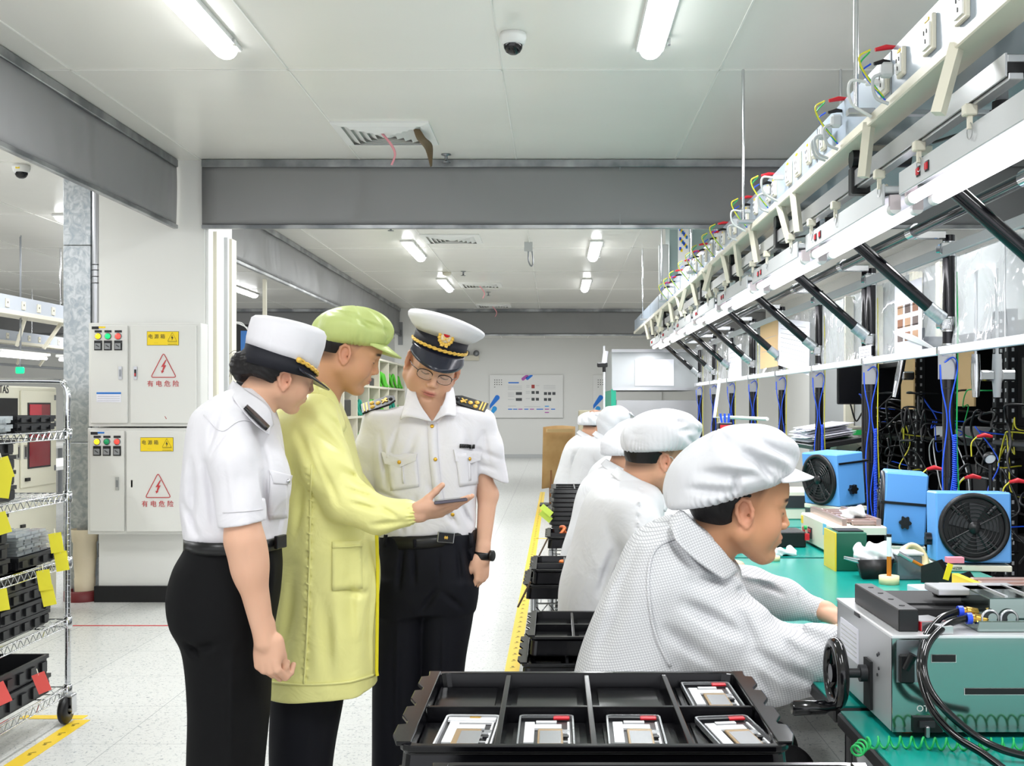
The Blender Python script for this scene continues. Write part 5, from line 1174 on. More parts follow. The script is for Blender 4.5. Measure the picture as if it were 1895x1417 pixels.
for px in (33, 43): MB().m(M['steel']).span(*mp(px - 3, px + 3, mz(847), mz(822), .004, .0135 if px > 36 else .001)).m(M['dark']).span(*mp(px - 1.2, px + 1.2, mz(844), mz(825), .005, .0135 if px > 36 else .001)).build('recessed_handle', None, dr)
MB().span(*mp(42, 49, mz(888), mz(882), .014, .014)).build('lock', M['black'], dr); MB().span(*mp(37, 44, mz(972), mz(966), .014, .0)).build('lock', M['black'], t)
for py in (735, 785, 870): MB().span(*mp(96.5, 99, mz(py + 5), mz(py - 5), .005, .013)).build('hinge', M['alud'], dr)
MB().span(*mp(-60, 32, mz(796), mz(737), .004)).build('screen_opening', M['blackm'], t)
MB().span(*mp(-60, 31, mz(838), mz(818), .01), bev=.003).build('drawer', M['creamm'], t); MB().tube(cr([(MXP, my(2), mz(823)), (MXP + .03, my(3), mz(823)), (MXP + .03, my(12), mz(823)), (MXP, my(13), mz(823))], 4), .008, 8).build('drawer_handle', M['chrome'], t)
text('lettering', 'TAS', .072, M['ink'], t, (MXP + .002, my(7), mz(721, 7)), (PI / 2, 0, PI / 2), ext=.001)
# white and violet lit strip between machine and duct
# ---------------------------------------------------------------- far bench line of the next bay (rails, power tray, braces, lights)
def far_line(x, y0, y1, label, zoff=0., n_br=6, grp='overhead power trays of the next bay'):
    t = thing('power_tray', label, 'power tray', grp, loc=(x, (y0 + y1) / 2, 2.3), world=True)
    MB().span((x, y0, 2.38), (x + .02, y1, 2.54), bev=.003).build('socket_panel', mat('pale_blue_panel', '#b9bfc8', .35), t)
    MB().span((x - .2, y0, 2.34), (x + .05, y1, 2.385), bev=.004).build('ledge', M['cream'], t)
    MB().span((x - .25, y0, 2.02), (x - .2, y1, 2.06), bev=.004).build('lower_rail', M['alud'], t)
    L = y1 - y0
    for i in range(n_br):
        y = y0 + L * (i + .5) / n_br; MB().tube([(x, y, 2.35), (x - .15, y + .12 * (1 if i % 2 else -1), 2.05)], .022, 4).build('brace', M['cream'], t)
    for i in range(int(L / .35)):
        y = y0 + .15 + i * .35; MB().m(M['cream']).box((x + .024, y, 2.455), (.012, .075, .085)).m(M['ink']).box((x + .031, y, 2.46), (.002, .012, .02)).build('socket', None, t)
    for i in range(3):
        y = y0 + L * (i + .3) / 3; MB().cyl((x - .05, y, 2.4), (x - .05, y, ZC), .011, 10).build('hanging_rod', M['chrome'], t)
    return t
far_line(-5.55, 10.6, 15.8, 'power tray with sockets seen at the left edge over the cream machine')
far_line(-8.2, 14., 23.0, 'second power tray far behind at the left edge', n_br=9)
for i, (x, y) in enumerate(((-5.6, 11.9), (-5.5, 13.2))):
    f = thing('task_light', ('nearer' if i == 0 else 'farther') + ' lit tube lamp hanging under the left bay power tray', 'light', loc=(x, y, 1.9), world=True)
    MB().box((x, y, 1.97), (.14, 1.1, .03), bev=.005).build('housing', M['white'], f); MB().cyl((x, y, 1.98), (x, y, ZC), .006, 6).build('hanger', M['alud'], f)
    for dx in (-.04, .04): MB().cyl((x + dx, y - .5, 1.93), (x + dx, y + .5, 1.93), .016, 12).build('tube', M['tubel'], f)
ex = thing('exit_lamp', 'small green lit sign glowing above the cream machine', 'sign', loc=P(37, 685, 12.), world=True); MB().box(P(37, 685, 12.), (.09, .03, .07), bev=.01).build('lit_face', lamp_m('green_sign', '#12c878', 1.5), ex); MB().cyl(P(37, 685, 12.) + (0, 0, .03), P(37, 685, 12.) * (1, 1, 0) + (0, 0, ZC), .006, 6).build('hanger', M['alud'], ex)
# low things far in the left bay: benches
for i, (x, y) in enumerate(((-5.6, 13), (-8.2, 18))):
    b = thing('work_bench', 'pale bench %s the left bay power tray' % ('under' if i == 0 else 'far behind'), 'bench', loc=(x, y, 0), world=True)
    MB().box((x, y, .76), (.8, 5, .04)).build('top', M['white'], b)
    for dx in (-.35, .35):
        for dy in (-2.4, 0, 2.4): MB().box((x + dx, y + dy, .37), (.05, .05, .74)).build('leg', M['alud'], b)
# partition frame of glazed wall behind the woman
pf = thing('partition_post', 'thin cream post rising behind the woman officer\'s cap', 'post', loc=(P(490, 0, 11.5)[0], 11.5, 0), world=True); MB().box((P(490, 0, 11.5)[0], 11.5, 1.35), (.035, .04, 2.7)).build('profile', M['cream'], pf)
rk = thing('dark_equipment_rack', 'dark rack with a blue display between the conduit and the woman officer', 'rack', loc=(P(445, 0, 10.5)[0] - .2, 10.8, 0), world=True)
x0, x1 = P(424, 0, 10.5)[0] - .3, P(462, 0, 10.5)[0]
MB().span((x0, 10.5, 0), (x1, 11.1, P(0, 600, 10.5)[2]), bev=.006).build('body', M['black'], rk); MB().span((P(446, 0, 10.5)[0], 10.49, P(0, 668, 10.5)[2]), (P(460, 0, 10.5)[0], 10.5, P(0, 612, 10.5)[2])).build('display', lamp_m('blue_display', '#2f5c92', .4), rk)
q = MB(); [q.tube(cr([P(424 + 3 * i, 590 + 3 * i, 10.45), P(437 + 5 * i, 597, 10.45), P(458, 606 + 2 * i, 10.45)], 4), .004, 5) for i in range(3)]; q.build('cable', M['white'], rk)
# ---------------------------------------------------------------- pigeonhole rack along the aisle
PGX = -2.62; t = thing('pigeonhole_rack', 'cream pigeonhole rack with green bundles behind the yellow-green capped worker', 'rack', loc=(PGX - .2, 15.5, 0), world=True)
ys = [12.2 + .95 * i for i in range(9)]; zs = [.02, .42, .84, 1.26, 1.68, 2.10]
MB().span((PGX - .42, ys[0], .02), (PGX - .40, ys[-1], 2.1)).build('back_panel', M['grey'], t)
for y in ys: MB().span((PGX - .4, y - .02, 0), (PGX, y + .02, 2.12), bev=.003).build('upright', M['cream'], t)
for z in zs: MB().span((PGX - .4, ys[0], z - .015), (PGX + .005, ys[-1], z + .015), bev=.003).build('board', M['cream'], t)
GB = [mat('green_cloth_bundle', '#58c234', .5), mat('teal_cloth_bundle', '#1f9c86', .5)]
k = 0
for j, z in enumerate(zs[:-1]):
    for i in range(8):
        yc = (ys[i] + ys[i + 1]) / 2; r_ = random.random()
        if j < 2: continue
        cell = 'in row %s, bay %d of the pigeonholes' % (['', '', 'three', 'two', 'one'][j], i + 1)
        if r_ < .55:
            bd = thing('green_strap_bundle', '%s bundle of straps %s' % ('bright green' if r_ < .4 else 'teal', cell), 'bundle', 'strap bundles in the pigeonholes', loc=(PGX - .2, yc, z + .015), world=True); q = MB()
            for u in range(6):
                o_ = np.array((PGX - .18 + .1 * random.random(), yc - .3 + .12 * u, z + .03)); q.tube(cr([o_, o_ + (.03, .02, .13 + .08 * random.random()), o_ + (.06, .10, .05), o_ + (.08, .16, .0)], 5), .022, 6)
            q.build('strap', GB[0] if r_ < .4 else GB[1], bd)
        elif r_ < .85:
            MB().span((PGX - .36, yc - .3, z + .017), (PGX - .05, yc + .28, z + .1 + .14 * random.random()), bev=.01).build('black_storage_box', M['black'], label='black box %s' % cell, cat='box', group='black boxes in the pigeonholes')
# notice on far column, emergency light, posters
nt = thing('notice_plate', 'dark narrow notice plate on the second column above the pigeonholes', 'sign', loc=P(735, 620, 20.88), world=True); c = P(741, 617, 20.888)
MB().box(c, (.085, .02, .42), bev=.004).build('plate', M['grey'], nt); text('lettering', '注\n意', .07, M['dark'], nt, (c[0], 20.876, c[2]), (PI / 2, 0, 0))
MB().lathe([(0, 0), (.05, 0), (.06, .05), (.05, .1), (0, .11)], c=P(768, 592, 20.9), n=20).build('small_bell', M['alud'], label='small round fitting high on the second column', cat='fitting')
el = thing('emergency_light', 'twin-lamp emergency light on the far wall beside the officer\'s cap', 'light', loc=P(872, 662, 30.2), world=True); c = P(872, 662, 30.25)
MB().box(c, (.42, .1, .14), bev=.01).build('housing', M['cream'], el)
for dx in (-.12, .14): MB().lathe([(0, .02), (.07, .03), (.08, -.03), (0, -.04)], c=c + (dx, -.03, .12), R=rot(x=-PI / 2), n=18).build('lamp_head', M['alud'], el)
def poster(x0, x1, label, full=True):
    Y = 30.24; t = thing('wall_poster', label, 'poster', 'white information posters on the far wall', loc=P((x0 + x1) / 2, 733, Y), world=True)
    X = lambda px: P(px, 0, Y)[0]; Z = lambda py: P(0, py, Y)[2]
    MB().span((X(x0), Y, Z(773)), (X(x1), Y + .05, Z(693.5)), bev=.006).build('board', M['white'], t)
    def pill(pts, w_, m_, nm): 
        q = MB(); a = np.array(pts[0], float); b = np.array(pts[1], float); d = (b - a); L = np.linalg.norm(d); ang = math.atan2(d[1], d[0]); poly = []
        for s0, c in ((1, b), (-1, a)):
            for th in np.linspace(-PI / 2, PI / 2, 9): v = th + (0 if s0 > 0 else PI) + ang; poly.append((c[0] + w_ / 2 * math.cos(v), c[1] + w_ / 2 * math.sin(v)))
        poly = [(min(max(p_[0], X(x0) + .004), X(x1) - .004), min(max(p_[1], Z(773) + .004), Z(693.5) - .004)) for p_ in poly]
        q.prism(poly, 'y', .004, (0, Y - .003, 0)); q.build(nm, m_, t)
    B1, B2 = mat('poster_blue', '#1a78dc', .4), mat('poster_sky', '#28a0e8', .4); PK = mat('poster_magenta', '#b45ab0', .4)
    pill([(X(x0 - 8), Z(753)), (X(x0 + 14), Z(735.5))], .135, B1, 'blue_stroke'); pill([(X(x0 - 8), Z(771)), (X(x0 + 9), Z(756))], .135, B2, 'sky_stroke')
    q = MB()
    for r_ in range(3):
        for c_ in range(4 if full else 3): q.box((X(x0 + 9.5 + 4.2 * c_), Y - .002, Z(703 + 4.2 * r_)), (.022, .003, .022))
    q.box((X(x0 + 9.5), Y - .002, Z(716)), (.03, .003, .015)); q.build('dot_print', M['ink'], t)
    if full:
        pill([(X(968), Z(701)), (X(975), Z(694.5))], .085, PK, 'magenta_stroke'); pill([(X(976), Z(700)), (X(983), Z(694))], .085, B1, 'blue_stroke')
        q = MB().m(B1); q.box((X(950.5), Y - .002, Z(708)), (.28, .003, .032)); q.m(M['lgrey'])
        for (a, b, y_) in ((940, 966, 714), (940, 966, 717), (940, 966, 720), (940, 952, 727), (940, 952, 730), (940, 952, 733), (940, 952, 739), (974, 980, 713), (974, 980, 716), (992, 998, 713), (973, 981, 724), (973, 981, 727), (1006, 1028, 713), (1006, 1028, 716), (1006, 1028, 719), (973, 981, 737), (940, 955, 751), (970, 1000, 752)): q.span((X(a), Y - .003, Z(y_ + .6)), (X(b), Y, Z(y_ - .2)))
        q.m(mat('photo_print', '#4a4d50', .5))
        for (a, y_) in ((957.5, 728), (963, 728), (957.5, 739), (963, 739), (986.5, 726), (994.5, 726), (986.5, 738.5), (994.5, 738.5), (1009.5, 728), (1017, 728), (1025, 728), (1009.5, 739), (1017, 739)): q.box((X(a), Y - .003, Z(y_)), (.082, .003, .075))
        q.m(mat('photo_red', '#a8403c', .5)).box((X(986.5), Y - .003, Z(715)), (.085, .003, .095))
        for (a, y_, w_, m_) in ((944, 757, .11, B1), (953.5, 757, .11, B1), (963, 757, .11, PK), (974, 757, .11, B1), (984.5, 757, .11, PK), (999, 757, .18, B1), (1012, 751.5, .11, B2), (1012, 757, .11, PK), (1012, 763, .11, PK), (1023.5, 757, .11, B1)): q.m(m_).box((X(a), Y - .003, Z(y_)), (w_, .003, .024))
        q.build('printed_content', None, t)
    else:
        pass
poster(906, 1042, 'white information poster with blue strokes and small photographs on the far wall')
poster(1097.5, 1225, 'second far wall poster mostly hidden behind the metal hood', False)
# ================================================================ right side: the assembly line
M['grn'] = mat('green_mat_top', '#118f84', .24, spec=.3); bump(M['grn'], noise(M['grn'], 3, 2), .12, .01)
M['blue'] = mat('blue_enamel', '#5d9bdb', .38); M['pinkh'] = mat('pinkish_lampholder', '#cfc2c4', .5); M['brass'] = mat('brass', '#c9a04a', .25, .9)
M['heat'] = mat('heater_bars', '#b9a09a', .3, .6); M['amber'] = mat('amber_fluid', '#c8741c', .15, alpha=.9); M['kraft'] = mat('kraft_paper', '#c9a878', .75)
BX0, BX1, ZB = .60, 1.66, .78
def seg(i): return 1.25 + 1.19 * i, 2.425 + 1.19 * i
# ---------------------------------------------------------------- benches
place = ['nearest, under the metal machine with the handwheel', 'beside the nearest seated operator', 'carrying the black tissue bin', 'carrying the heater machine and green box', 'beyond the heater machine', 'third from the far end', 'second from the far end', 'at the far end before the metal hood']
for i in range(9 if False else 8):
    y0, y1 = seg(i); t = thing('work_bench', 'green-matted work bench, ' + place[i], 'bench', 'green matted work benches of the line', loc=((BX0 + BX1) / 2, (y0 + y1) / 2, 0), world=True)
    MB().span((BX0, y0, ZB - .035), (BX1, y1 - .012, ZB - .004), bev=.004).build('top', M['black'], t)
    MB().span((BX0 + .006, y0 + .006, ZB - .006), (BX1 - .01, y1 - .018, ZB)).build('mat', M['grn'], t)
    for x in (BX0 + .05, BX1 - .06):
        for y in (y0 + .05, y1 - .07): MB().cyl((x, y, 0), (x, y, ZB - .036), .014, 12).build('leg', M['tube'], t)
    for x in (BX0 + .05, BX1 - .06): MB().cyl((x, y0 + .05, .25), (x, y1 - .07, .25), .014, 10).build('stretcher', M['tube'], t)
    if i == 0:
        fl = MB()
        for k in range(7):
            z = .70 - k * .045; fl.lathe([(.021, -.02), (.024, -.005), (.019, .01), (.023, .02)], c=(BX0 + .05, y1 - .07, z), n=12)
        fl.build('film_wrap', M['film'], t)
# ---------------------------------------------------------------- lean-pipe posts, braces, clamps
PX = 1.70
def clamp(par_, c, r=.03):
    q = MB(); q.cyl(np.array(c) - (0, 0, .032), np.array(c) + (0, 0, .032), r, 14)
    q.box(np.array(c) + (-.02, -.028, .0), (.05, .022, .05), bev=.004); q.box(np.array(c) + (-.035, -.01, .0), (.03, .04, .035), rz=.5, bev=.004)
    for dx in (-.032, -.005): q.cyl(np.array(c) + (dx, -.036, 0), np.array(c) + (dx, -.044, 0), .007, 8)
    q.build('clamp', M['chrome'], par_)
where = ['outside the frame, nearest', 'nearest visible, with coiled blue wire', 'second visible, beside the yellow and green wire', 'third visible, by the black paper shelf', 'fourth visible', 'fifth visible', 'sixth visible', 'seventh visible', 'last before the metal hood']
BWIRE = M['bwire']
for i in range(9):
    y = 3.70 + 1.2 * i; t = thing('lean_pipe_post', 'black lean pipe post at the bench backs, ' + where[i], 'post', 'black posts of the line', loc=(PX, y, 0), world=True)
    MB().cyl((PX, y, 0), (PX, y, 2.16), .026, 16).build('upright', M['tube'], t)
    if i in (2, 5): MB().cyl((PX - .0, y + .11, 0), (PX - .0, y + .11, 2.16), .022, 14).build('twin_upright', M['tube'], t)
    [clamp(t, (PX, y, z_)) for z_ in (1.775, 2.10, 1.66)]
    br = MB().cyl((PX - .05, y - .045, 1.80), (1.235, y - .045, 2.168), .026, 16).build('diagonal_brace', M['tube'], t)
    MB().m(M['galv']).cyl((PX - .04, y - .045, 1.793), (PX - .105, y - .045, 1.845), .030, 16).build('brace_socket', None, br)
    pl = MB().m(M['steel']).box((PX - .02, y - .035, 1.60), (.075, .004, .125), bev=.002).build('mounting_plate', None, t)
    w1 = cr([(PX - .03, y - .04, 1.61), (PX - .0, y - .06, 1.63), (PX + .02, y - .05, 1.58), (PX - .01, y - .04, 1.40), (PX + .01, y - .04, 1.2), (PX - .015, y - .04, .95), (PX, y - .04, .80)], 6); MB().tube(w1, .0032, 6).build('blue_wire', BWIRE, t)
    w2 = cr([(PX - .05, y - .04, 1.60), (PX - .045, y - .045, 1.5), (PX - .02, y - .04, 1.36), (PX - .04, y - .04, 1.15), (PX - .03, y - .04, .9), (PX - .03, y - .04, .80)], 6); MB().tube(w2, .0032, 6).build('blue_wire', BWIRE, t)
    if i in (1, 2, 3): MB().tube([(PX + .01 + .008 * math.cos(a * .9), y - .045 + .008 * math.sin(a * .9), 1.30 - .0013 * a) for a in range(0, 380)], .003, 5).build('coiled_wire', BWIRE, t)
    MB().tube(cr([(PX + .028, y - .02, 2.0), (PX + .032, y - .02, 1.7), (PX + .028, y - .02, 1.3), (PX + .034, y - .03, 1.0), (PX + .03, y - .02, .8)], 6), .0035, 6).build('earth_wire', M['gwire'] if i == 1 else M['ywire'], t)
    for z in (1.5, 1.28, 1.12, .95): MB().cyl((PX, y, z - .003), (PX, y, z + .003), .0285, 14).build('cable_tie', M['black'], t)
def rail(name, label, x, z, w_, h, m_, grp=None, y0=2.4, y1=13.4, cat='rail'):
    t = thing(name, label, cat, grp, loc=(x, (y0 + y1) / 2, z), world=True); MB().span((x - w_ / 2, y0, z - h / 2), (x + w_ / 2, y1, z + h / 2), bev=.003).build('profile', m_, t); return t
r1 = rail('aluminium_rail', 'bright aluminium rail running under the clear film along the posts', PX - .04, 1.66, .022, .036, M['aluw'])
r2_ = rail('aluminium_rail', 'grey aluminium rail along the top edge of the clear film', PX - .03, 2.085, .02, .045, M['lgrey'])
t = thing('lean_pipe', 'dark horizontal lean pipe running above the clear film behind the lamps', 'pipe', loc=(1.55, 8, 2.17), world=True); MB().cyl((1.55, 2.4, 2.175), (1.55, 13.4, 2.175), .024, 14).build('tube', M['tube'], t)
for i in range(9): y = 3.7 + 1.2 * i; MB().m(M['chrome']).cyl((1.55, y - .04, 2.175), (1.55, y + .04, 2.175), .031, 14).box((1.62, y, 2.16), (.13, .035, .035), bev=.004).build('joint', None, t)
# clear film panels
for i in range(9):
    ya, yb = 2.55 + 1.2 * i, 3.65 + 1.2 * i
    t = thing('clear_film_panel', 'clear film sheet hung between two rails, ' + ['cut by the right frame edge', 'right of the nearest visible post', 'behind the paper with photographs', 'third from the right', 'fourth from the right', 'fifth from the right', 'sixth from the right', 'seventh from the right', 'last before the metal hood'][i], 'film', 'clear film panels along the line', loc=(PX - .01, (ya + yb) / 2, 1.87), world=True)
    G = [[(PX + .012 + .012 * math.sin(v * 9 + i) * math.sin(u * 4.2 + i) + .006 * math.sin(u * 17 + v * 5), ya + (yb - ya) * u, 1.665 + .40 * v) for u in np.linspace(0, 1, 34)] for v in np.linspace(0, 1, 12)]
    MB().grid(G).build('sheet', M['film'], t, fixn=False)
    for u in (.02, .5, .98): MB().box((PX + .006, ya + (yb - ya) * u, 1.87), (.003, .006, .40)).build('seam', M['lgrey'], t)
def pinned(px0, px1, py0, py1, label, m_='paper', prints=0, X=PX - .035, tilt=0., pic=None):
    f = lambda px: X * F_PX / (px - CX); ya, yb = f(px1), f(px0); ym = (ya + yb) / 2; z0, z1 = P(0, py1, ym)[2], P(0, py0, ym)[2]
    t = thing('pinned_paper', label, 'paper', 'papers pinned on the clear film', loc=(X, ym, (z0 + z1) / 2), world=True); R = rot(x=tilt)
    MB().box((X, ym, (z0 + z1) / 2), (.0016, yb - ya, z1 - z0), R=R).build('sheet', M[m_], t)
    if prints:
        q = MB().m(M['grey'])
        for k in range(prints): z = z1 - (z1 - z0) * (k + 1.2) / (prints + 1.5); q.box(np.array((X - .0015, ym, z)), (.001, (yb - ya) * .8, .003), R=R)
        q.build('print', None, t)
    if pic:
        q = MB()
        for r_ in range(3):
            for c_ in range(3): q.m(mat('photo_tone_%d' % ((r_ + c_) % 3), ['#8a5a3c', '#5a4a44', '#b08a68'][(r_ + c_) % 3], .6)).box((X - .0015, ya + (yb - ya) * (.22 + .28 * c_), z1 - (z1 - z0) * (.38 + .2 * r_)), (.001, (yb - ya) * .2, (z1 - z0) * .13))
        q.build('photographs', None, t)
    return t
pinned(1656, 1706, 522, 650, 'instruction sheet with brown photographs pinned left of the nearest visible post', prints=2, pic=True)
pinned(1440, 1498, 592, 684, 'leaning white document sheet behind the third diagonal brace', prints=9, tilt=.10)
pinned(1407, 1440, 596, 680, 'yellowish sheet with white top beside the leaning white document', 'kraft', 2)
pinned(1590, 1612, 640, 672, 'small white notice by the second visible post', prints=4)
pinned(1348, 1372, 640, 700, 'small white sheet far along the film', prints=5)
tr_ = thing('paper_scoop', 'curled grey paper lying on the bright rail under the photo sheet', 'paper', loc=(1.62, 5.1, 1.69), world=True)
sheet([[P(1652, 612, 5.45), P(1690, 620, 5.2), P(1733, 646, 4.95)], [P(1655, 618, 5.4), P(1692, 634, 5.2), P(1738, 650, 4.95)]], 'sheet', M['lgrey'], tr_, .002)
# ---------------------------------------------------------------- tube task lights
def make_fixture():
    t = thing('task_light', 'x', 'light', 'twin tube work lights over the benches')     # local: y from -1.22 (near) to 0 (far end)
    q = MB(); q.span((-.072, -1.2, .055), (.13, -.02, .078), bev=.004); q.span((-.078, -1.2, .012), (-.070, -.02, .085), bev=.002); q.build('housing', M['lgrey'], t)
    G = [[(.01 + .112 * math.sin(a), y, .015 + .036 * math.cos(a)) for a in np.linspace(-.75, 1.35, 9)] for y in (-1.2, -.02)]; MB().grid(G).build('reflector', mat('reflector_grey', '#a2a2a6', .35), t, solid=.002, fixn=False)
    for x in (-.038, .038):
        tb = MB().cyl((x, -1.17, 0), (x, -.05, 0), .018, 16).build('tube', M['tubel'], t)
        for y in (-1.19, -.03): MB().m(M['white']).cyl((x, y - .02, 0), (x, y + .02, 0), .0195, 16).m(M['pinkh']).box((x, y + (.012 if y > -1 else -.012), .02), (.036, .018, .05), bev=.006).build('lampholder', None, t)
    for y in (-.30, -.22): MB().m(M['dark']).box((-.079, y, .048), (.004, .032, .03)).m(M['red']).box((-.082, y, .048), (.006, .024, .022), bev=.002).build('rocker_switch', None, t)
    q = MB(); q.tube(cr([(-.05, -1.15, .088), (-.03, -.9, .085), (-.05, -.6, .095), (-.04, -.3, .085), (-.05, -.05, .09)], 6), .006, 6); q.build('supply_cable', M['cream'], t)
    MB().box((.03, -.6, .09), (.16, .03, .022), bev=.003).build('cross_bar', M['alu'], t)
    return t
F0 = make_fixture(); fy = [3.67 + 1.36 * i for i in range(8)]
fl_lab = ['nearest, cut by the right frame edge', 'second from the camera', 'third from the camera', 'fourth from the camera', 'fifth from the camera', 'sixth from the camera', 'seventh from the camera', 'farthest, before the metal hood']
for i, y in enumerate(fy):
    f = F0 if i == 0 else clone(F0); f.location = (1.184, y, 2.09); f['label'] = 'glowing twin-tube work light over the benches, ' + fl_lab[i]
    ld = bpy.data.lights.new('tube_lamp', 'AREA'); ld.shape = 'RECTANGLE'; ld.size = .1; ld.size_y = 1.15; ld.energy = TUBE_W; ld.color = (.98, .97, 1)
    lo = bpy.data.objects.new('tube_lamp', ld); COL.objects.link(lo); lo.location = (1.184, y - .6, 2.06)
# ---------------------------------------------------------------- sliding rail above the lamps
for i in range(7):
    ya, yb = 2.76 + 1.44 * i, 4.18 + 1.44 * i
    t = thing('sliding_rail', 'grooved aluminium sliding rail hung beside the lamps, ' + ['nearest section', 'second section', 'third section', 'fourth section', 'fifth section', 'sixth section', 'farthest section'][i], 'rail', 'aluminium sliding rails above the lamps', loc=(1.12, (ya + yb) / 2, 2.25), world=True)
    MB().m(M['alu']).span((1.10, ya, 2.262), (1.145, yb, 2.282), bev=.002).span((1.095, ya, 2.228), (1.10, yb, 2.285)).span((1.145, ya, 2.228), (1.150, yb, 2.285)).m(M['blackm']).span((1.10, ya, 2.238), (1.145, yb, 2.262)).m(M['alu']).span((1.104, ya, 2.22), (1.141, yb, 2.238), bev=.002).build('profile', None, t)
    MB().m(M['black']).span((1.085, yb - .03, 2.20), (1.155, yb + .02, 2.30), bev=.004).build('end_cap', None, t)
    q = MB().m(M['chrome']).cyl((1.11, yb - .02, 2.33), (1.2, yb - .02, 2.33), .028, 16).m(M['black']).cyl((1.085, yb - .02, 2.33), (1.11, yb - .02, 2.33), .036, 18).cyl((1.2, yb - .02, 2.33), (1.3, yb - .02, 2.33), .032, 16); q.build('swivel', None, t)
    MB().box((1.25, yb + .05, 2.375), (.3, .05, .03), bev=.003).build('cross_block', M['cream'], t)
    for k in range(3):
        y = ya + .25 + .42 * k; MB().m(M['cream']).box((1.10, y, 2.21), (.035, .03, .03), bev=.003).box((1.10, y, 2.18), (.012, .012, .04)).m(M['steel']).tube([(1.10, y + .02 * math.cos(a), 2.155 + .022 * math.sin(a)) for a in np.linspace(0, 2 * PI, 14, endpoint=False)], .0015, 4, closed=True).build('hanger_clip', None, t)
# ---------------------------------------------------------------- overhead power tray
TX = 1.053; Ys, Ye = 2.0, 15.0
t = thing('power_tray', 'long pale overhead power tray with sockets running above the work line', 'power tray', loc=(TX, 8, 2.4), world=True); PT = t
MB().span((TX, Ys, 2.392), (TX + .02, Ye, 2.54), bev=.003).build('socket_panel', mat('power_panel', '#9fabb8', .3), t)
MB().span((TX - .012, Ys, 2.356), (TX + .085, Ye, 2.392), bev=.004).build('ledge', M['cream'], t)
MB().m(mat('pale_panel_edge', '#e7e4dc', .35)).span((TX + .02, Ys, 2.53), (TX + .10, Ye, 2.545)).build('top_edge', None, t)
SH = mat('frosted_sheet', '#a9b6bb', .18, spec=.5); MB().span((TX + .085, Ys, 2.398), (1.52, Ye, 2.406)).build('tray_floor', SH, t)
for i in range(13): MB().box((TX + .01, Ys + .55 + i, 2.465), (.026, .004, .14)).build('panel_joint', M['grey'], t)
PY = lambda px: TX * F_PX / (px - CX)
for k, px in enumerate((1860, 1785, 1724, 1672, 1640, 1527, 1512, 1500, 1480, 1463, 1436, 1425, 1401, 1385, 1362, 1352, 1341, 1330, 1318, 1308, 1298, 1290, 1282, 1275)):
    y = PY(px); big = k < 3 or k in (4, 8, 9); w_, h_ = (.085, .10) if big else (.06, .085)
    s_ = MB().m(M['cream']).box((TX - .006, y, 2.462), (.014, w_, h_), bev=.003).m(M['white']).box((TX - .015, y, 2.458), (.006, w_ * .7, h_ * .66)).m(M['ink'])
    for (a, b) in ((-.012, .012), (.012, .012), (0, -.014)): s_.box((TX - .019, y + a, 2.458 + b), (.002, .003, .012))
    s_.m(M['yel']).box((TX - .014, y, 2.462 + h_ * .42), (.003, w_ * .4, .008)).build('socket', None, t)
def plug_cable(px, kind):
    y = PY(px); 
    if kind == 'plug':
        q = MB().m(M['lgrey']).box((TX - .035, y, 2.455), (.04, .035, .045), bev=.008).tube(cr([(TX - .05, y, 2.445), (TX - .075, y + .01, 2.43), (TX - .06, y + .03, 2.38), (TX - .02, y + .03, 2.36)], 5), .0055, 8)
    elif kind == 'white':
        q = MB().m(M['white']).box((TX - .035, y, 2.46), (.05, .02, .02), bev=.004).tube(cr([(TX - .05, y, 2.46), (TX - .11, y - .01, 2.46), (TX - .10, y + .02, 2.40), (TX - .03, y + .04, 2.36)], 5), .005, 8)
    else:
        q = MB().m(M['red']).tube([(TX - .055, y, 2.535), (TX - .02, y, 2.543), (TX + .015, y, 2.543)], [.006, .009, .005], 8).m(M['black']).tube([(TX - .05, y + .03, 2.50), (TX - .02, y + .03, 2.508), (TX + .01, y + .03, 2.505)], [.0055, .008, .0045], 8)
        q.m(M['ywire']).tube(cr([(TX - .07, y, 2.535), (TX - .105, y, 2.51), (TX - .08, y, 2.45), (TX - .03, y, 2.39)], 6), .0032, 5).m(M['gwire']).tube(cr([(TX - .07, y + .004, 2.53), (TX - .10, y + .006, 2.49), (TX - .07, y, 2.44), (TX - .028, y, 2.385)], 6), .0028, 5).m(BWIRE).tube(cr([(TX - .06, y + .03, 2.50), (TX - .085, y + .03, 2.475), (TX - .05, y + .02, 2.42), (TX - .02, y + .01, 2.38)], 6), .003, 5)
    q.build({'plug': 'plug', 'white': 'white_plug', 'clip': 'earthing_clip'}[kind], None, PT)
for px in (1662, 1565, 1541, 1546, 1432, 1372): plug_cable(px, 'plug')
for px in (1636, 1455, 1392): plug_cable(px, 'white')
for px in (1652, 1562, 1430, 1390, 1345, 1329, 1308, 1295, 1280, 1262, 1250, 1240): plug_cable(px, 'clip')
for y in (3.75, 6.0, 8.3, 10.6, 12.9):
    MB().span((.965, y - .02, 2.385), (1.55, y + .02, 2.405), bev=.003).build('cross_bracket', M['steel'], t)
    for x in (.995, 1.51): MB().cyl((x, y, 2.39), (x, y, ZC), .0085, 10).build('hanging_rod', M['chrome'], t)
for k, (y, dx, dy) in enumerate(((2.97, -.05, 0), (3.80, -.02, 0), (5.0, .02, .0), (5.32, .05, .0), (6.07, .03, 0), (6.6, .04, .1), (7.1, .04, .0), (7.6, -.05, 0), (8.0, .05, 0), (8.7, .04, 0), (9.1, -.04, .1), (9.8, .05, 0), (10.4, .03, 0), (11.1, -.04, 0), (11.8, .05, 0), (12.4, .02, 0), (13.2, .04, 0))):
    MB().tube([(TX + .0, y, 2.372), (TX + dx, y + dy, 2.19)], .021, 4).build('hanging_brace', M['cream'], t)
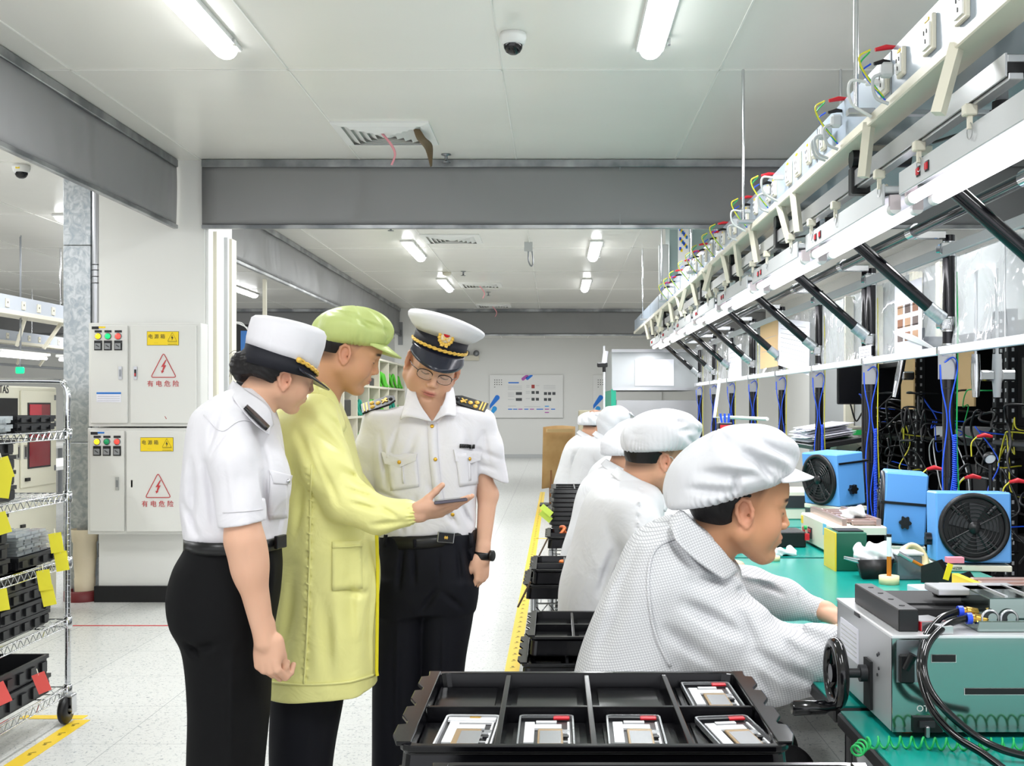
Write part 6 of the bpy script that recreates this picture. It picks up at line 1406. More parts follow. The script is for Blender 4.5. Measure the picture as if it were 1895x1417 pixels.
for y in (3.3, 5.35, 6.6, 8.0):      # air fittings behind the tray edge
    f = thing('air_fitting', 'dark grey air valve hanging under the power tray, number %s along the line' % {3.3: 'one', 5.35: 'two', 6.6: 'three', 8.0: 'four'}[y], 'valve', 'air valves under the power tray', loc=(1.30, y, 2.3), world=True)
    f['label'] = {3.3: 'grey air valve under the power tray near the right frame edge', 5.35: 'grey air valve right of the white cross block of the nearest rail', 6.6: 'grey air valve midway under the power tray', 8.0: 'small grey air valve farthest under the power tray'}[y]
    MB().m(M['dark']).cyl((1.30, y, 2.20), (1.30, y, 2.26), .022, 12).cyl((1.30, y, 2.26), (1.30, y, 2.285), .036, 6).cyl((1.30, y, 2.285), (1.30, y, 2.31), .028, 12).m(M['grey']).cyl((1.30, y, 2.31), (1.30, y, 2.40), .018, 12).build('valve_body', None, f); MB().tube(cr([(1.30, y, 2.24), (1.26, y + .02, 2.22), (1.22, y + .1, 2.24), (1.2, y + .3, 2.26)], 5), .005, 6).build('air_hose', M['black'], f)
# rising duct and signs beyond the curtain above the line
t = thing('rising_duct', 'grey-green duct rising to the ceiling beyond the curtain above the line', 'duct', loc=(1.3, 11, 2.6), world=True); MB().span((1.11, 11, 2.56), (1.14 + .4, 11.4, ZC), bev=.004).build('casing', mat('grey_green', '#9fb3b2', .4), t)
t = thing('hanging_sign', 'white hanging board with blue and yellow print at the top, beyond the curtain', 'sign', loc=(1.2, 10.7, 2.9), world=True); a, b = P(1255, 390, 10.7), P(1275, 526, 10.7); MB().span((a[0], 10.7, b[2]), (b[0], 10.72, a[2])).build('board', M['white'], t)
q = MB()
for k in range(14): q.m([BWIRE, M['yel'], M['bluep']][k % 3]).box((a[0] + .02 + .012 * (k % 6), 10.697, P(0, 424 + k * 3, 10.7)[2]), (.02, .003, .03))
q.build('print_pattern', None, t)
t = thing('white_box_board', 'white box hanging left of the coloured sign beyond the curtain', 'box', loc=(1.0, 11, 2.6), world=True); a, b = P(1220, 452, 10.9), P(1237, 531, 10.9); MB().span((a[0], 10.9, b[2]), (b[0], 11.0, a[2]), bev=.004).build('board', M['lgrey'], t)
# ---------------------------------------------------------------- metal hood at the end of the line
t = thing('metal_hood_cabinet', 'stainless steel hood cabinet at the far end with a pinned sheet and green trim', 'cabinet', loc=(1.2, 14.4, 0), world=True)
hx = lambda px: P(px, 0, 13.7)[0]; hz = lambda py: P(0, py, 13.7)[2]
HD = mat('hood_steel', '#a8a8aa', .35, .8); MB().span((hx(1140), 13.7, 0), (hx(1292), 15.6, hz(740)), bev=.005).build('lower_casing', HD, t)
MB().span((hx(1132), 13.72, hz(722)), (hx(1292), 15.6, hz(648)), bev=.005).build('upper_casing', mat('hood_grey', '#b4b8ba', .3, .5), t)
MB().span((hx(1132), 13.68, hz(652)), (hx(1292), 13.72, hz(646))).build('top_trim', M['steel'], t); MB().span((hx(1134), 13.68, hz(722)), (hx(1292), 13.72, hz(717))).build('middle_trim', M['steel'], t)
MB().m(mat('teal_trim', '#1b9c7e', .4)).span((hx(1131), 13.69, hz(840)), (hx(1140), 13.75, hz(720))).span((hx(1131), 13.75, hz(840)), (hx(1133), 15.5, hz(722))).build('green_trim', None, t)
sh = MB().box(((hx(1175) + hx(1247)) / 2, 13.705, hz(689)), (hx(1247) - hx(1175), .004, hz(664) - hz(713))).build('pinned_sheet', M['paper'], t)
q = MB(); [q.box(((hx(1180) + hx(1240)) / 2, 13.702, hz(694 + 3 * k)), (.34, .002, .006)) for k in range(5)]; q.build('print', M['lgrey'], sh)
t = thing('arm_camera', 'white and black inspection head on a thin pole left of the metal hood', 'inspection head', loc=P(1118, 760, 13.), world=True)
c = P(1118, 672, 13.); MB().cyl((c[0], 13, 0), (c[0], 13, P(0, 640, 13)[2]), .012, 10).build('pole', M['aluw'], t); MB().m(M['aluw']).cyl(c + (0, 0, .0), c + (.02, 0, .14), .03, 12).m(M['black']).box(c + (-.02, 0, -.02), (.12, .06, .05), bev=.008).cyl(c + (0, 0, -.1), c + (0, 0, -.04), .02, 10).build('head', None, t)
t = thing('cardboard_sheet', 'large tan cardboard sheet standing at the far end of the aisle', 'cardboard', loc=P(1030, 915, 16.), world=True)
c0, c1 = P(1003, 905, 16), P(1062, 795, 16); G = [[(c0[0] + (c1[0] - c0[0]) * u + .02 * v, 16 + .25 * u, .24 + .87 * v + .02 * math.sin(u * 3)) for u in np.linspace(0, 1, 6)] for v in np.linspace(0, 1, 5)]
MB().grid(G).build('sheet', M['card'], t, solid=.02, fixn=False); MB().span((c0[0] + .1, 16.05, .02), (c0[0] + .14, 16.09, .5)).build('prop', mat('brown_wood', '#8a5c34', .6), t); MB().box((c0[0] + .25, 16.0, 1.06), (.42, .03, .05), rz=.5).build('tape', M['kraft'], t); MB().box((c0[0] + .12, 16.07, .012), (.3, .4, .024)).build('base', M['dark'], t)
t = thing('khaki_machine', 'small khaki machine just above the farthest operator\'s cap', 'machine', loc=P(1080, 800, 14.), world=True); c = P(1080, 785, 14.)
MB().span((c[0] - .06, 14, .78), (c[0] + .25, 14.3, P(0, 759, 14)[2]), bev=.01).m(M['ink']).span((c[0] - .04, 13.995, c[2] - .0), (c[0] - .02, 14, c[2] + .08)).build('casing', mat('khaki', '#a79f88', .5), t); MB().span((c[0] - .1, 13.9, 0), (c[0] + .27, 14.4, .78), bev=.005).build('stand', M['lgrey'], t)
# ---------------------------------------------------------------- wall partition and racks behind the benches
MB().span((3.25, 1.5, 0), (3.3, 14.5, 2.62)).build('wall_partition', mat('partition', '#a6a9aa', .6), kind='structure')
MB().m(M['creamm'])
for k, y in enumerate((9.3, 10.0, 11.2, 12.3)):
    MB().span((3.15, y, 0), (3.24, y + .09, 2.6)).build('trim_%d' % (k + 2), M['cream'], kind='structure')
def rack(label, x0, x1, y0, y1, h, shelves, grp='black equipment racks behind the benches'):
    t = thing('equipment_rack', label, 'rack', grp, loc=((x0 + x1) / 2, (y0 + y1) / 2, 0), world=True)
    for x in (x0, x1):
        for y in (y0, y1):
            po = MB().span((x - .025, y - .025, 0), (x + .025, y + .025, h), bev=.002).build('post', M['blackm'], t); q = MB()
            for k in range(int(h / .05)): q.box((x - .0255, y, .05 + k * .05), (.002, .012, .018)); q.box((x, y - .0255, .05 + k * .05), (.012, .002, .018))
            q.build('perforation_pattern', M['lgrey'], po, kind='stuff')
    for z in shelves: MB().span((x0, y0, z - .015), (x1, y1, z + .015)).build('shelf', M['black'], t)
    MB().span((x1 + .01, y0, .1), (x1 + .02, y1, h - .1)).build('back_sheet', M['black'], t); MB().span((x0 + .03, y1 + .026, .1), (x1, y1 + .032, h - .05)).build('end_sheet', M['black'], t)
    return t
rack('black perforated rack filling the gap at the right frame edge', 2.25, 2.85, 4.2, 5.6, 1.9, (.3, .78, 1.22, 1.8)); rack('black perforated rack between the two nearest visible posts', 2.25, 2.85, 5.75, 7.0, 1.9, (.3, .78, 1.22, 1.8)); rack('black perforated rack behind the second ionizer blower', 2.3, 2.85, 7.3, 8.4, 1.75, (.3, .78, 1.2, 1.7))
def device(name, label, x0, x1, y0, y1, z0, z1, m_, cat, extra=None):
    t = thing(name, label, cat, loc=((x0 + x1) / 2, (y0 + y1) / 2, z0), world=True); MB().span((x0, y0, z0), (x1, y1, z1), bev=.006).build('casing', m_, t)
    if extra: extra(t, x0, x1, y0, y1, z0, z1)
    return t
def psu(t, x0, x1, y0, y1, z0, z1):
    q = MB().m(M['redt']).span((x0 - .002, y0 + .01, z1 - .085), (x0, y1 - .01, z1 - .08)); q.m(M['gdark']).span((x0 - .003, y0 + .07 * 1, z1 - .05), (x0, y0 + .16, z1 - .02)); q.m(M['red']).span((x0 - .003, y0 + .2, z1 - .05), (x0, y0 + .25, z1 - .02)); q.build('front_marks', None, t)
    MB().span((x0 + .01, y0 - .002, z1 - .055), (x1 - .02, y0, z1 - .02)).build('display', lamp_m('green_display', '#2fae5a', .4), t)
    for dx in (.05, .1, .16): MB().cyl((x0 + dx, y0, z0 + .05), (x0 + dx, y0 - .015, z0 + .05), .012, 12).build('knob', M['cream'], t)
psuX = (1545 - CX) * 8.0 / F_PX
device('power_supply', 'cream bench power supply upper of the stack behind the first ionizer blower', 1.98, 2.26, 8.0, 8.4, 1.10, 1.27, M['creamm'], 'power supply', psu)
device('power_supply', 'cream power supply with a yellow warning mark, middle of the stack', 1.98, 2.26, 8.0, 8.4, .93, 1.095, M['creamm'], 'power supply', psu)
device('power_supply', 'cream power supply with green display at the bottom of the stack', 1.98, 2.26, 8.0, 8.4, .76, .925, M['creamm'], 'power supply', psu)
device('side_table', 'dark table carrying the stack of cream power supplies', 1.9, 2.26, 7.95, 8.45, 0, .755, M['dark'], 'table')
mn = device('monitor', 'black monitor hanging behind the third post, its cables dangling', 2.02, 2.42, 8.1, 8.14, 1.43, 1.72, M['blackm'], 'monitor', lambda t, x0, x1, y0, y1, z0, z1: (MB().span((x0 + .01, y0 - .002, z0 + .01), (x1 - .01, y0, z1 - .01)).build('screen', mat('screen_off', '#191a1e', .2), t), MB().cyl((x0 + .2, y1, z0 + .1), (x0 + .2, 8.4, z0 + .1), .02).build('bracket', M['dark'], t), MB().tube(cr([(x0 + .1, y1, z0), (x0 + .14, y1, z0 - .12), (x0 + .2, y1, z0 - .05), (x0 + .25, y1, z0 - .2)], 6), .006, 6).build('cable', M['black'], t)))
device('monitor', 'dark monitor in the rack at the right frame edge', 2.26, 2.3, 5.0, 5.5, 1.36, 1.66, M['black'], 'monitor', lambda t, x0, x1, y0, y1, z0, z1: MB().span((x0 - .002, y0 + .02, z0 + .02), (x0, y1 - .02, z1 - .02)).build('screen', mat('screen_off', '#191a1e', .2), t))
device('keyboard_drawer', 'dark drawer with a bright strip in the rack at the right', 2.1, 2.5, 5.0, 5.45, 1.235, 1.26, M['dark'], 'drawer', lambda t, x0, x1, y0, y1, z0, z1: MB().span((x0, y0 - .003, z0), (x1 - .05, y0, z0 + .01)).build('strip', M['lgrey'], t))
device('computer_case', 'black computer case low in the rack behind the big blue blower', 2.28, 2.7, 4.9, 5.4, .80, 1.1, M['black'], 'computer'); device('computer_case', 'black computer case in the rack between the posts', 2.28, 2.7, 6.0, 6.3, .80, 1.1, M['blackm'], 'computer')
device('small_control_box', 'pale control box in the middle rack behind the blue wires', 2.27, 2.5, 6.5, 6.8, 1.235, 1.30, M['lgrey'], 'control box')
device('kraft_board', 'kraft board hanging behind the second and nearest posts', 2.18, 2.19, 6.9, 7.15, 1.40, 1.72, M['kraft'], 'board'); device('kraft_board', 'kraft board hanging right of the nearest visible post', 2.16, 2.17, 5.85, 6.1, 1.42, 1.72, M['kraft'], 'board')
for k, (px, Y, lb) in enumerate(((1664, 6.6, 'slanted chrome air tube hanging left of the nearest post'), (1806, 5.3, 'upright chrome air tube hanging right of the nearest post'), (1845, 5.3, 'grey hanging sleeve right of the chrome air tube'))):
    t = thing('air_tube', lb, 'tube', loc=P(px, 700, Y), world=True); a, b = P(px + (8 if k == 0 else 0), 655, Y), P(px - (8 if k == 0 else 0), 735, Y)
    MB().m([M['chrome'], M['chrome'], M['lgrey']][k]).tube([a, (a + b) / 2, b], [.02, .024, .016], 12).cyl(a, a + (0, 0, .4), .008, 8).build('barrel', None, t); MB().m(M['chrome']).box((a + b) / 2 + (.05, 0, 0), (.07, .04, .05), bev=.008).build('holder', None, t)
# tangled cables in the racks
rs = np.random.default_rng(11)
for k in range(64):
    Y = 4.6 + 3.2 * rs.random(); x = 2.05 + .18 * rs.random(); z0 = .85 + .6 * rs.random(); n = 5
    pts = [(2.27, Y, z0), (x, Y + .03, z0 + .02)]; 
    for j in range(n): pts.append((x + .1 * (rs.random() - .5), pts[-1][1] + .22 * (rs.random() - .5), min(1.5, max(.35, pts[-1][2] + .34 * (rs.random() - .55)))))
    pts.append((2.27, pts[-1][1], pts[-1][2]))
    m_ = [M['black'], M['black'], M['black'], BWIRE, M['black'], M['ywire'] if k < 30 else M['black'], M['black'], M['lgrey'], M['black'], M['gwire'] if k < 12 else M['black']][k % 10]; nm = {id(M['black']): 'black', id(BWIRE): 'blue', id(M['ywire']): 'yellow', id(M['lgrey']): 'grey', id(M['gwire']): 'green'}[id(m_)]
    MB().tube(cr(pts, 6), .006 if nm == 'black' else .0035, 6).build('cable', m_, label='%s cable hanging in the tangle in front of the black racks' % nm, cat='cable', group='%s cables tangled at the racks' % nm)
gp = thing('pressure_gauge', 'small round pressure gauge facing us among the rack cables', 'gauge', loc=P(1832, 848, 4.75), world=True); c = P(1832, 848, 4.75); MB().m(M['black']).lathe([(0, -.02), (.024, -.015), (.026, .006), (.022, .008)], c=c, R=rot(x=PI / 2 + .5), n=20).m(M['white']).lathe([(.022, .004), (0, .005)], c=c, R=rot(x=PI / 2 + .5), n=20).build('dial', None, gp); MB().cyl(c + (.01, .02, -.02), c + (.01, .02, -.14), .008, 8).build('stem', M['black'], gp)
for k, (px, py, Y) in enumerate(((1729, 868, 5.2), (1800, 884, 4.9), (1883, 892, 4.8), (1822, 808, 5.2))):
    c = P(px, py, Y); t = thing('red_clip', 'red insulated clip among the rack cables, ' + ['below the second ionizer', 'above the big blower', 'at the right frame edge', 'round one beside the blue cable'][k], 'clip', 'red clips among the cables', loc=c, world=True); MB().m(M['red']).tube([c + (-.035, 0, 0), c + (0, 0, .008), c + (.035, 0, 0)], [.006, .011, .007], 8).build('sleeve', None, t); MB().tube(cr([c + (-.035, 0, 0), c + (-.06, 0, -.03), c + (-.06, 0, -.09)], 5), .003, 5).build('lead', M['ywire'], t)
# document shelf
t = thing('document_shelf', 'black slanted shelf fixed behind the third post carrying papers', 'shelf', loc=(1.95, 7.9, 1.1), world=True); R = rot(y=.0, x=-.10)
MB().box((1.86, 7.9, 1.175), (.36, 1.0, .03), R=rot(y=-.16), bev=.003).build('tray', M['black'], t); MB().m(M['steel']).cyl((1.72, 7.40, 1.07), (1.80, 7.5, 1.15), .022, 12).build('bracket', None, t)
for k in range(16):
    o = MB().box((0, 0, 0), (.28, .50, .0035)).build('paper_sheet', M['paper']); o.location = (1.83 + .02 * rs.random(), 7.85 + .16 * (rs.random() - .5), 1.196 + .006 * k); o.rotation_euler = (0, -.16, .3 * (rs.random() - .5)); tag(o, 'loose white sheet in the fanned pile on the black shelf', 'paper', 'sheets piled on the document shelf')
# ---------------------------------------------------------------- ionizer blowers
def blower(label, c, rz, lean=0., scale=1., z=ZB):
    t = thing('ionizer_blower', label, 'blower', 'blue ionizer blowers on the benches', loc=(c[0], c[1], z), rz=rz); t.scale = (scale,) * 3 if not isinstance(scale, tuple) else scale      # local front = -y
    R = rot(x=lean); o = np.array((0, 0, .15)); w = lambda p: R @ (np.array(p) - o * 0)
    MB().m(M['blue']).box(w((0, 0, .16)), (.27, .17, .26), R=R, bev=.006).build('casing', None, t)
    g = MB().m(M['black']); 
    for a in (PI / 4, 3 * PI / 4, 5 * PI / 4, 7 * PI / 4): g.tube([w((.135 * math.cos(a) * .9, -.089, .16 + .135 * math.sin(a) * .9)), w((.07 * math.cos(a), -.091, .16 + .07 * math.sin(a)))], .01, 6)
    g.lathe([(.128, 0), (.128, .012), (.112, .014), (.108, 0)], c=w((0, -.086, .16)), R=R @ rot(x=PI / 2), n=40)
    fr = g.build('guard_frame', None, t)
    q = MB().m(M['blackm']).lathe([(.108, .001), (0, .001)], c=w((0, -.086, .16)), R=R @ rot(x=PI / 2), n=36); q.build('opening', None, fr)
    q = MB().m(M['black'])
    for r_ in (.095, .081, .067, .053, .039): q.tube([w((r_ * math.cos(a), -.100, .16 + r_ * math.sin(a))) for a in np.linspace(0, 2 * PI, 36, endpoint=False)], .0018, 5, closed=True)
    q.lathe([(.024, 0), (.022, .008), (0, .01)], c=w((0, -.097, .16)), R=R @ rot(x=PI / 2), n=20)
    for a in (.5, .5 + PI / 2, .5 + PI, .5 + 1.5 * PI): q.tube([w((.02 * math.cos(a), -.101, .16 + .02 * math.sin(a))), w((.11 * math.cos(a), -.099, .16 + .11 * math.sin(a)))], .0028, 5)
    q.build('finger_guard', None, fr)
    b = MB().m(M['dark'])
    for k in range(5):
        a = k * 2 * PI / 5; b.prism([(.02 * math.cos(a), .02 * math.sin(a)), (.09 * math.cos(a - .2), .09 * math.sin(a - .2)), (.095 * math.cos(a + .5), .095 * math.sin(a + .5)), (.025 * math.cos(a + .8), .025 * math.sin(a + .8))], 'y', .003, w((0, -.092, .16)), R=R)
    b.build('fan_blade', None, fr)
    for sx in (-1, 1):
        k_ = MB().m(M['black']); 
        pl = [(.022 * (1 + .18 * math.cos(6 * a)) * math.cos(a), .022 * (1 + .18 * math.cos(6 * a)) * math.sin(a)) for a in np.linspace(0, 2 * PI, 36, endpoint=False)]; k_.prism(pl, 'x', .02, w((sx * .147, 0, .11)), R=R); k_.build('side_knob', None, t)
    MB().m(M['creamm']).box((0, .0, .012), (.27, .18, .022), bev=.003).build('base_plate', None, t); MB().m(M['blue']).box((0, .03, .03), (.2, .06, .03)).build('stand', None, t)
    return t
b1 = blower('largest blue ionizer blower facing us at the right frame edge', (1.64, 4.50), -.12, -.04, 1.05)
text('plate_lettering', 'IONIZER', .014, M['ink'], b1, (-.07, -.092, .012), (PI / 2, 0, 0))
b2 = blower('blue ionizer blower seen from the side with knob and black strap, middle of the three', (1.56, 5.12), -PI / 2 - .22, -.06, (1.05, 1.05, 1.2))
MB().m(M['black']).box((0, .0, .19), (.284, .184, .009), R=rot(x=-.06, y=.08)).build('strap', None, b2)
b3 = blower('farthest blue ionizer blower turned aslant above the heater machine', (1.42, 5.75), -1.12, .08, 1.0, z=.90)
MB().m(M['black']).box((0, .0, .25), (.284, .184, .009), R=rot(x=.08, y=.05)).build('strap', None, b3)
st = thing('blower_stand', 'dark box stand under the farthest blue blower', 'stand', loc=(1.42, 5.78, ZB), world=True); MB().span((1.3, 5.68, ZB), (1.55, 5.90, .90), bev=.004).build('block', M['dark'], st)
# ---------------------------------------------------------------- heater machines
def heater(label, x0, x1, y0, y1, z0, z1, second=False):
    t = thing('heater_machine', label, 'heater', loc=((x0 + x1) / 2, (y0 + y1) / 2, z0), world=True)
    MB().span((x0, y0, z0 + .01), (x1, y1, z1), bev=.006).build('casing', M['creamm'], t); MB().span((x0 + .02, y0 + .02, z0), (x1 - .02, y1 - .02, z0 + .012)).build('foot', M['dark'], t)
    n = 7
    for k in range(n):
        y = y0 + .05 + (y1 - y0 - .1) * k / (n - 1); MB().m(M['heat']).box(((x0 + x1) / 2 + .03, y, z1 + .012), ((x1 - x0) - .12, .03, .018), bev=.002).m(M['amber'] if second else M['dark']).box(((x0 + x1) / 2 + .03, y + .028, z1 + .004), ((x1 - x0) - .12, .008, .01)).build('heating_bar', None, t)
    for x in (x0 + .05, x1 - .03): MB().span((x - .01, y0 + .02, z1), (x + .01, y1 - .02, z1 + .03)).build('side_bar', M['heat'] if not second else M['yelt'], t)
    for k in range(8): MB().span((x0 + .06 + k * .018, y0 - .0015, z0 + .05), (x0 + .105 + k * .018, y0, z0 + .10)).build('vent_slot', M['dark'], t)
    q = MB().m(M['red']).box((x0 - .003, y1 - .07, z0 + .06), (.008, .03, .025)).m(M['dark']).box((x0 - .002, y1 - .2, z0 + .06), (.006, .07, .05)).m(M['red']).box((x0 - .006, y1 - .2, z0 + .07), (.004, .05, .014)); q.build('display', None, t)
    for k in range(2): MB().m([M['gwire'], M['red']][k]).cyl((x0, y1 - .12, z0 + .075 - .035 * k), (x0 - .012, y1 - .12, z0 + .075 - .035 * k), .010, 12).build('button', None, t)
    MB().m(mat('sky_tape', '#5db4dc', .5)).box((x0 - .001, y0 + .16, z1 - .03), (.004, .05, .05)).build('blue_tape', None, t); MB().m(M['yel']).box((x0 - .001, y1 - .03, z1 - .03), (.004, .035, .035)).build('yellow_label', None, t)
    return t
heater('cream heater machine with ribbed top and red display beyond the green box', 1.175, 1.40, 4.78, 5.42, ZB, .915)
heater('second cream heater machine with yellow bars behind the near metal machine', 1.17, 1.62, 3.0, 3.48, ZB, .885, True)
# ---------------------------------------------------------------- small things on the benches
t = thing('green_box', 'dark green metal box with yellow edge beside the tissue bin', 'box', loc=(1.15, 4.47, ZB), world=True); MB().m(M['gdark']).span((1.095, 4.42, ZB), (1.215, 4.60, .93), bev=.003).m(M['yelt']).span((1.09, 4.417, ZB), (1.096, 4.6, .93)).build('casing', None, t); MB().box((1.16, 4.5, .932), (.10, .1, .006)).build('lid', M['black'], t)
t = thing('tissue_bin', 'black open bin stuffed with white tissue beside the green box', 'bin', loc=(1.2, 4.25, ZB), world=True)
MB().lathe([(.06, 0), (.085, .075), (.08, .075), (.056, .005), (0, .005)], c=(1.2, 4.27, ZB), R=rot(z=PI / 4), n=4, sx=1.35).build('bin_body', M['black'], t)
def crumple(name, label, c, r, m_, par_=None, grp=None):
    s = SDF(); s.ell((0, 0, 0), r, .01); s.disp(lambda q: .010 * np.sin(60 * q[:, 0] + 3 * np.sin(50 * q[:, 2])) * np.sin(55 * q[:, 1] + 40 * q[:, 2]) + .006 * np.sin(120 * q[:, 0]))
    o = s.build(name, m_, .005, par_); o.location = c
    if label: tag(o, label, 'tissue', grp)
    return o
TS = mat('tissue', '#eceef0', .8); crumple('tissue', 'white crumpled tissue bulging out of the black bin', (1.205, 4.27, .865), (.085, .05, .045), TS); crumple('tissue', 'crumpled tissue lying on the mat near the operator\'s chin', (.98, 4.9, ZB + .012), (.07, .05, .018), TS); crumple('tissue', 'tissue tuft on the heater machine top', (1.30, 4.95, .955), (.05, .04, .03), TS)
def roll(label, c, r, h, R=None, m_=None, ri=.55):
    t = thing('tape_roll', label, 'tape', 'tape rolls on the benches', loc=c, world=True); MB().lathe([(r * ri, 0), (r, 0), (r, h), (r * ri, h), (r * ri, 0)], c=c, R=R, n=28).build('tape', m_ or mat('masking_tape', '#e3d3a6', .6), t); return t
r_ = roll('cream tape roll lying flat with the amber syringe standing in it', (1.21, 4.11, ZB), .036, .03, ri=.3); roll('big cream tape roll leaning behind the black holder', (1.36, 4.33, ZB + .055), .062, .028, rot(x=1.1, z=.5), ri=.75); roll('small tape roll on the mat beside the operator\'s nose', (.91, 4.72, ZB), .026, .02)
t = thing('syringe', 'amber-filled syringe standing upright in the flat tape roll', 'syringe', loc=(1.21, 4.11, ZB), world=True); MB().cyl((1.21, 4.11, ZB + .005), (1.21, 4.11, ZB + .10), .0085, 14).build('amber_barrel', M['amber'], t); MB().m(mat('milky', '#e6e8ee', .3)).cyl((1.21, 4.11, ZB + .10), (1.21, 4.11, ZB + .17), .0088, 14).m(M['black']).cyl((1.21, 4.11, ZB + .17), (1.21, 4.11, ZB + .18), .009, 12).build('clear_barrel', None, t)
t = thing('clear_box', 'small grey translucent box right of the syringe', 'box', loc=(1.33, 4.24, ZB), world=True); MB().span((1.27, 4.2, ZB), (1.36, 4.30, ZB + .09), bev=.004).build('walls', mat('smoky', '#6a7078', .15, alpha=.75), t); MB().span((1.265, 4.195, ZB + .09), (1.365, 4.305, ZB + .10), bev=.002).build('lid', M['lgrey'], t)
t = thing('tape_holder', 'black angular holder with yellow and red labels beside the big tape roll', 'holder', loc=(1.45, 4.1, ZB), world=True)
MB().prism([(-.1, 0), (.1, 0), (.1, .06), (.04, .085), (.0, .03), (-.06, .05)], 'x', .05, (1.43, 4.1, ZB), R=rot(z=.9)).build('frame', M['black'], t); MB().m(M['yel']).box((1.41, 4.07, ZB + .05), (.02, .004, .06), R=rot(y=.3)).m(mat('pink_label', '#e88a9a', .5)).box((1.44, 4.09, ZB + .09), (.06, .03, .02)).build('label_strip', None, t)
t = thing('tweezers', 'pair of metal tweezers resting on the black bin rim', 'tweezers', loc=(1.12, 4.15, .86), world=True); MB().tube([P(1562, 1030, 4.2), P(1590, 1036, 4.2)], [.003, .007], 6).tube([P(1562, 1033, 4.2), P(1590, 1040, 4.2)], [.003, .006], 6).build('arm', M['steel'], t)
t = thing('marker_pen', 'silver pen leaning against the tape holder', 'pen', loc=(1.36, 4.1, ZB), world=True); MB().m(M['steel']).cyl(P(1662, 1022, 4.15), P(1688, 1037, 4.15), .008, 10).m(M['amber']).cyl(P(1688, 1037, 4.15), P(1712, 1050, 4.15), .006, 10).build('barrel', None, t)
t = thing('white_box', 'small bluish-white carton in front of the second heater machine', 'box', loc=(1.2, 3.7, ZB), world=True); MB().box((1.21, 3.68, ZB + .03), (.10, .10, .06), rz=.1, bev=.002).build('carton', mat('bluish_white', '#dfe7f2', .5), t)
t = thing('black_bin', 'small black tray with red lamp device behind the operator\'s face', 'tray', loc=(1.06, 5.3, ZB), world=True); MB().span((1.0, 5.15, ZB), (1.14, 5.35, ZB + .07), bev=.004).m(M['red']).box((1.142, 5.14, ZB + .05), (.02, .01, .03)).build('tray_body', M['black'], t)
for k, (y, lb) in enumerate(((6.4, 'cream instrument on the bench beyond the farthest blower'), (7.7, 'dark red-marked instrument far along the benches'), (9.2, 'teal instrument box at the far benches'))):
    t = thing('bench_instrument', lb, 'instrument', loc=(1.35, y, ZB), world=True); MB().span((1.2, y, ZB), (1.55, y + .35, ZB + [.16, .22, .25][k]), bev=.006).build('casing', [M['creamm'], M['black'], mat('teal_trim', '#1b9c7e', .4)][k], t); MB().m([M['dark'], M['red'], M['dark']][k]).box((1.37, y - .002, ZB + .1), (.2, .006, .07)).build('front_panel', None, t)
t = thing('white_bent_frame', 'white bent tubular frame above the masked operator\'s cap', 'frame', loc=(1.45, 7.2, ZB), world=True); MB().tube([P(1332, 700, 7.8), P(1322, 772, 7.8), P(1348, 772, 7.8), P(1420, 775, 7.2)], .012, 8).tube([(P(1335, 772, 7.8)[0], 7.8, P(0, 772, 7.8)[2]), (P(1335, 772, 7.8)[0], 7.8, ZB)], .012, 8).build('tube', M['white'], t)
mk = thing('blue_handled_tool', 'blue insulated tools standing in a dark holder with red face', 'tool holder', loc=(1.3, 6.9, ZB), world=True); MB().span(P(1330, 800, 7.0) + (0, 0, -.22), P(1356, 782, 7.0) + (0, .1, 0), bev=.004).m(M['red']).span(P(1333, 800, 6.995), P(1352, 786, 6.995) + (0, .004, 0)).build('holder', M['black'], mk)
for k in range(3): MB().tube([P(1336 + 6 * k, 783, 7.03), P(1333 + 8 * k, 765, 7.03)], .007, 6).build('handle', BWIRE, mk)
# ================================================================ nearest machine with handwheel, hoses, foreground trays
t = thing('pneumatic_machine', 'aluminium cased machine with black handwheel and hoses in the right foreground', 'machine', loc=(.9, 2.4, ZB), world=True); NM = t
XM0, XM1, YM0, YM1, ZM0, ZM1 = .657, 1.32, 2.21, 2.64, ZB + .012, .980
ALM = mat('machine_aluminium', '#93a39f', .09, .97); ALL = mat('machine_side', '#bfc0c2', .38, .55)
MB().m(ALL).span((XM0, YM0 + .002, ZM0), (XM0 + .02, YM1, ZM1 - .002)).build('side_plate', None, t); MB().m(ALL).span((XM1 - .02, YM0 + .002, ZM0), (XM1, YM1, ZM1)).build('side_plate', None, t)
FP = MB().m(ALM).span((XM0, YM0, ZM0), (XM1, YM0 + .006, ZM1 - .006), bev=.002).build('front_plate', None, t)
MB().m(ALL).span((XM0, YM1 - .004, ZM0), (XM1, YM1, ZM1)).build('back_plate', None, t)
MB().m(mat('machine_top', '#d9dadc', .3, .4)).span((XM0 - .002, YM0 - .002, ZM1 - .006), (XM1, YM1 + .002, ZM1), bev=.001).build('top_plate', None, t)
MB().span((XM0 + .01, YM0 + .01, ZM0), (XM1 - .01, YM1 - .01, ZM0 + .004)).build('bottom_plate', M['alud'], t)
for x in (XM0 + .04, XM0 + .5):
    for y in (YM0 + .05, YM1 - .05): MB().cyl((x, y, ZB), (x, y, ZM0), .016, 14).build('foot', mat('brown_wood', '#8a5c34', .6), t)
X1 = lambda px: P(px, 0, YM0)[0]; Z1 = lambda py: P(0, py, YM0)[2]
def slot(a, b, c, d):
    q = MB().m(M['white']).span((X1(a) - .001, YM0 - .0015, Z1(d) - .0015), (X1(b) + .001, YM0 - .0002, Z1(c))); q.m(M['blackm']).span((X1(a), YM0 - .0025, Z1(d)), (X1(b), YM0 - .001, Z1(c))); q.build('slot', None, FP)
slot(1724, 1768, 1211, 1224); slot(1785, 1930, 1273, 1284)
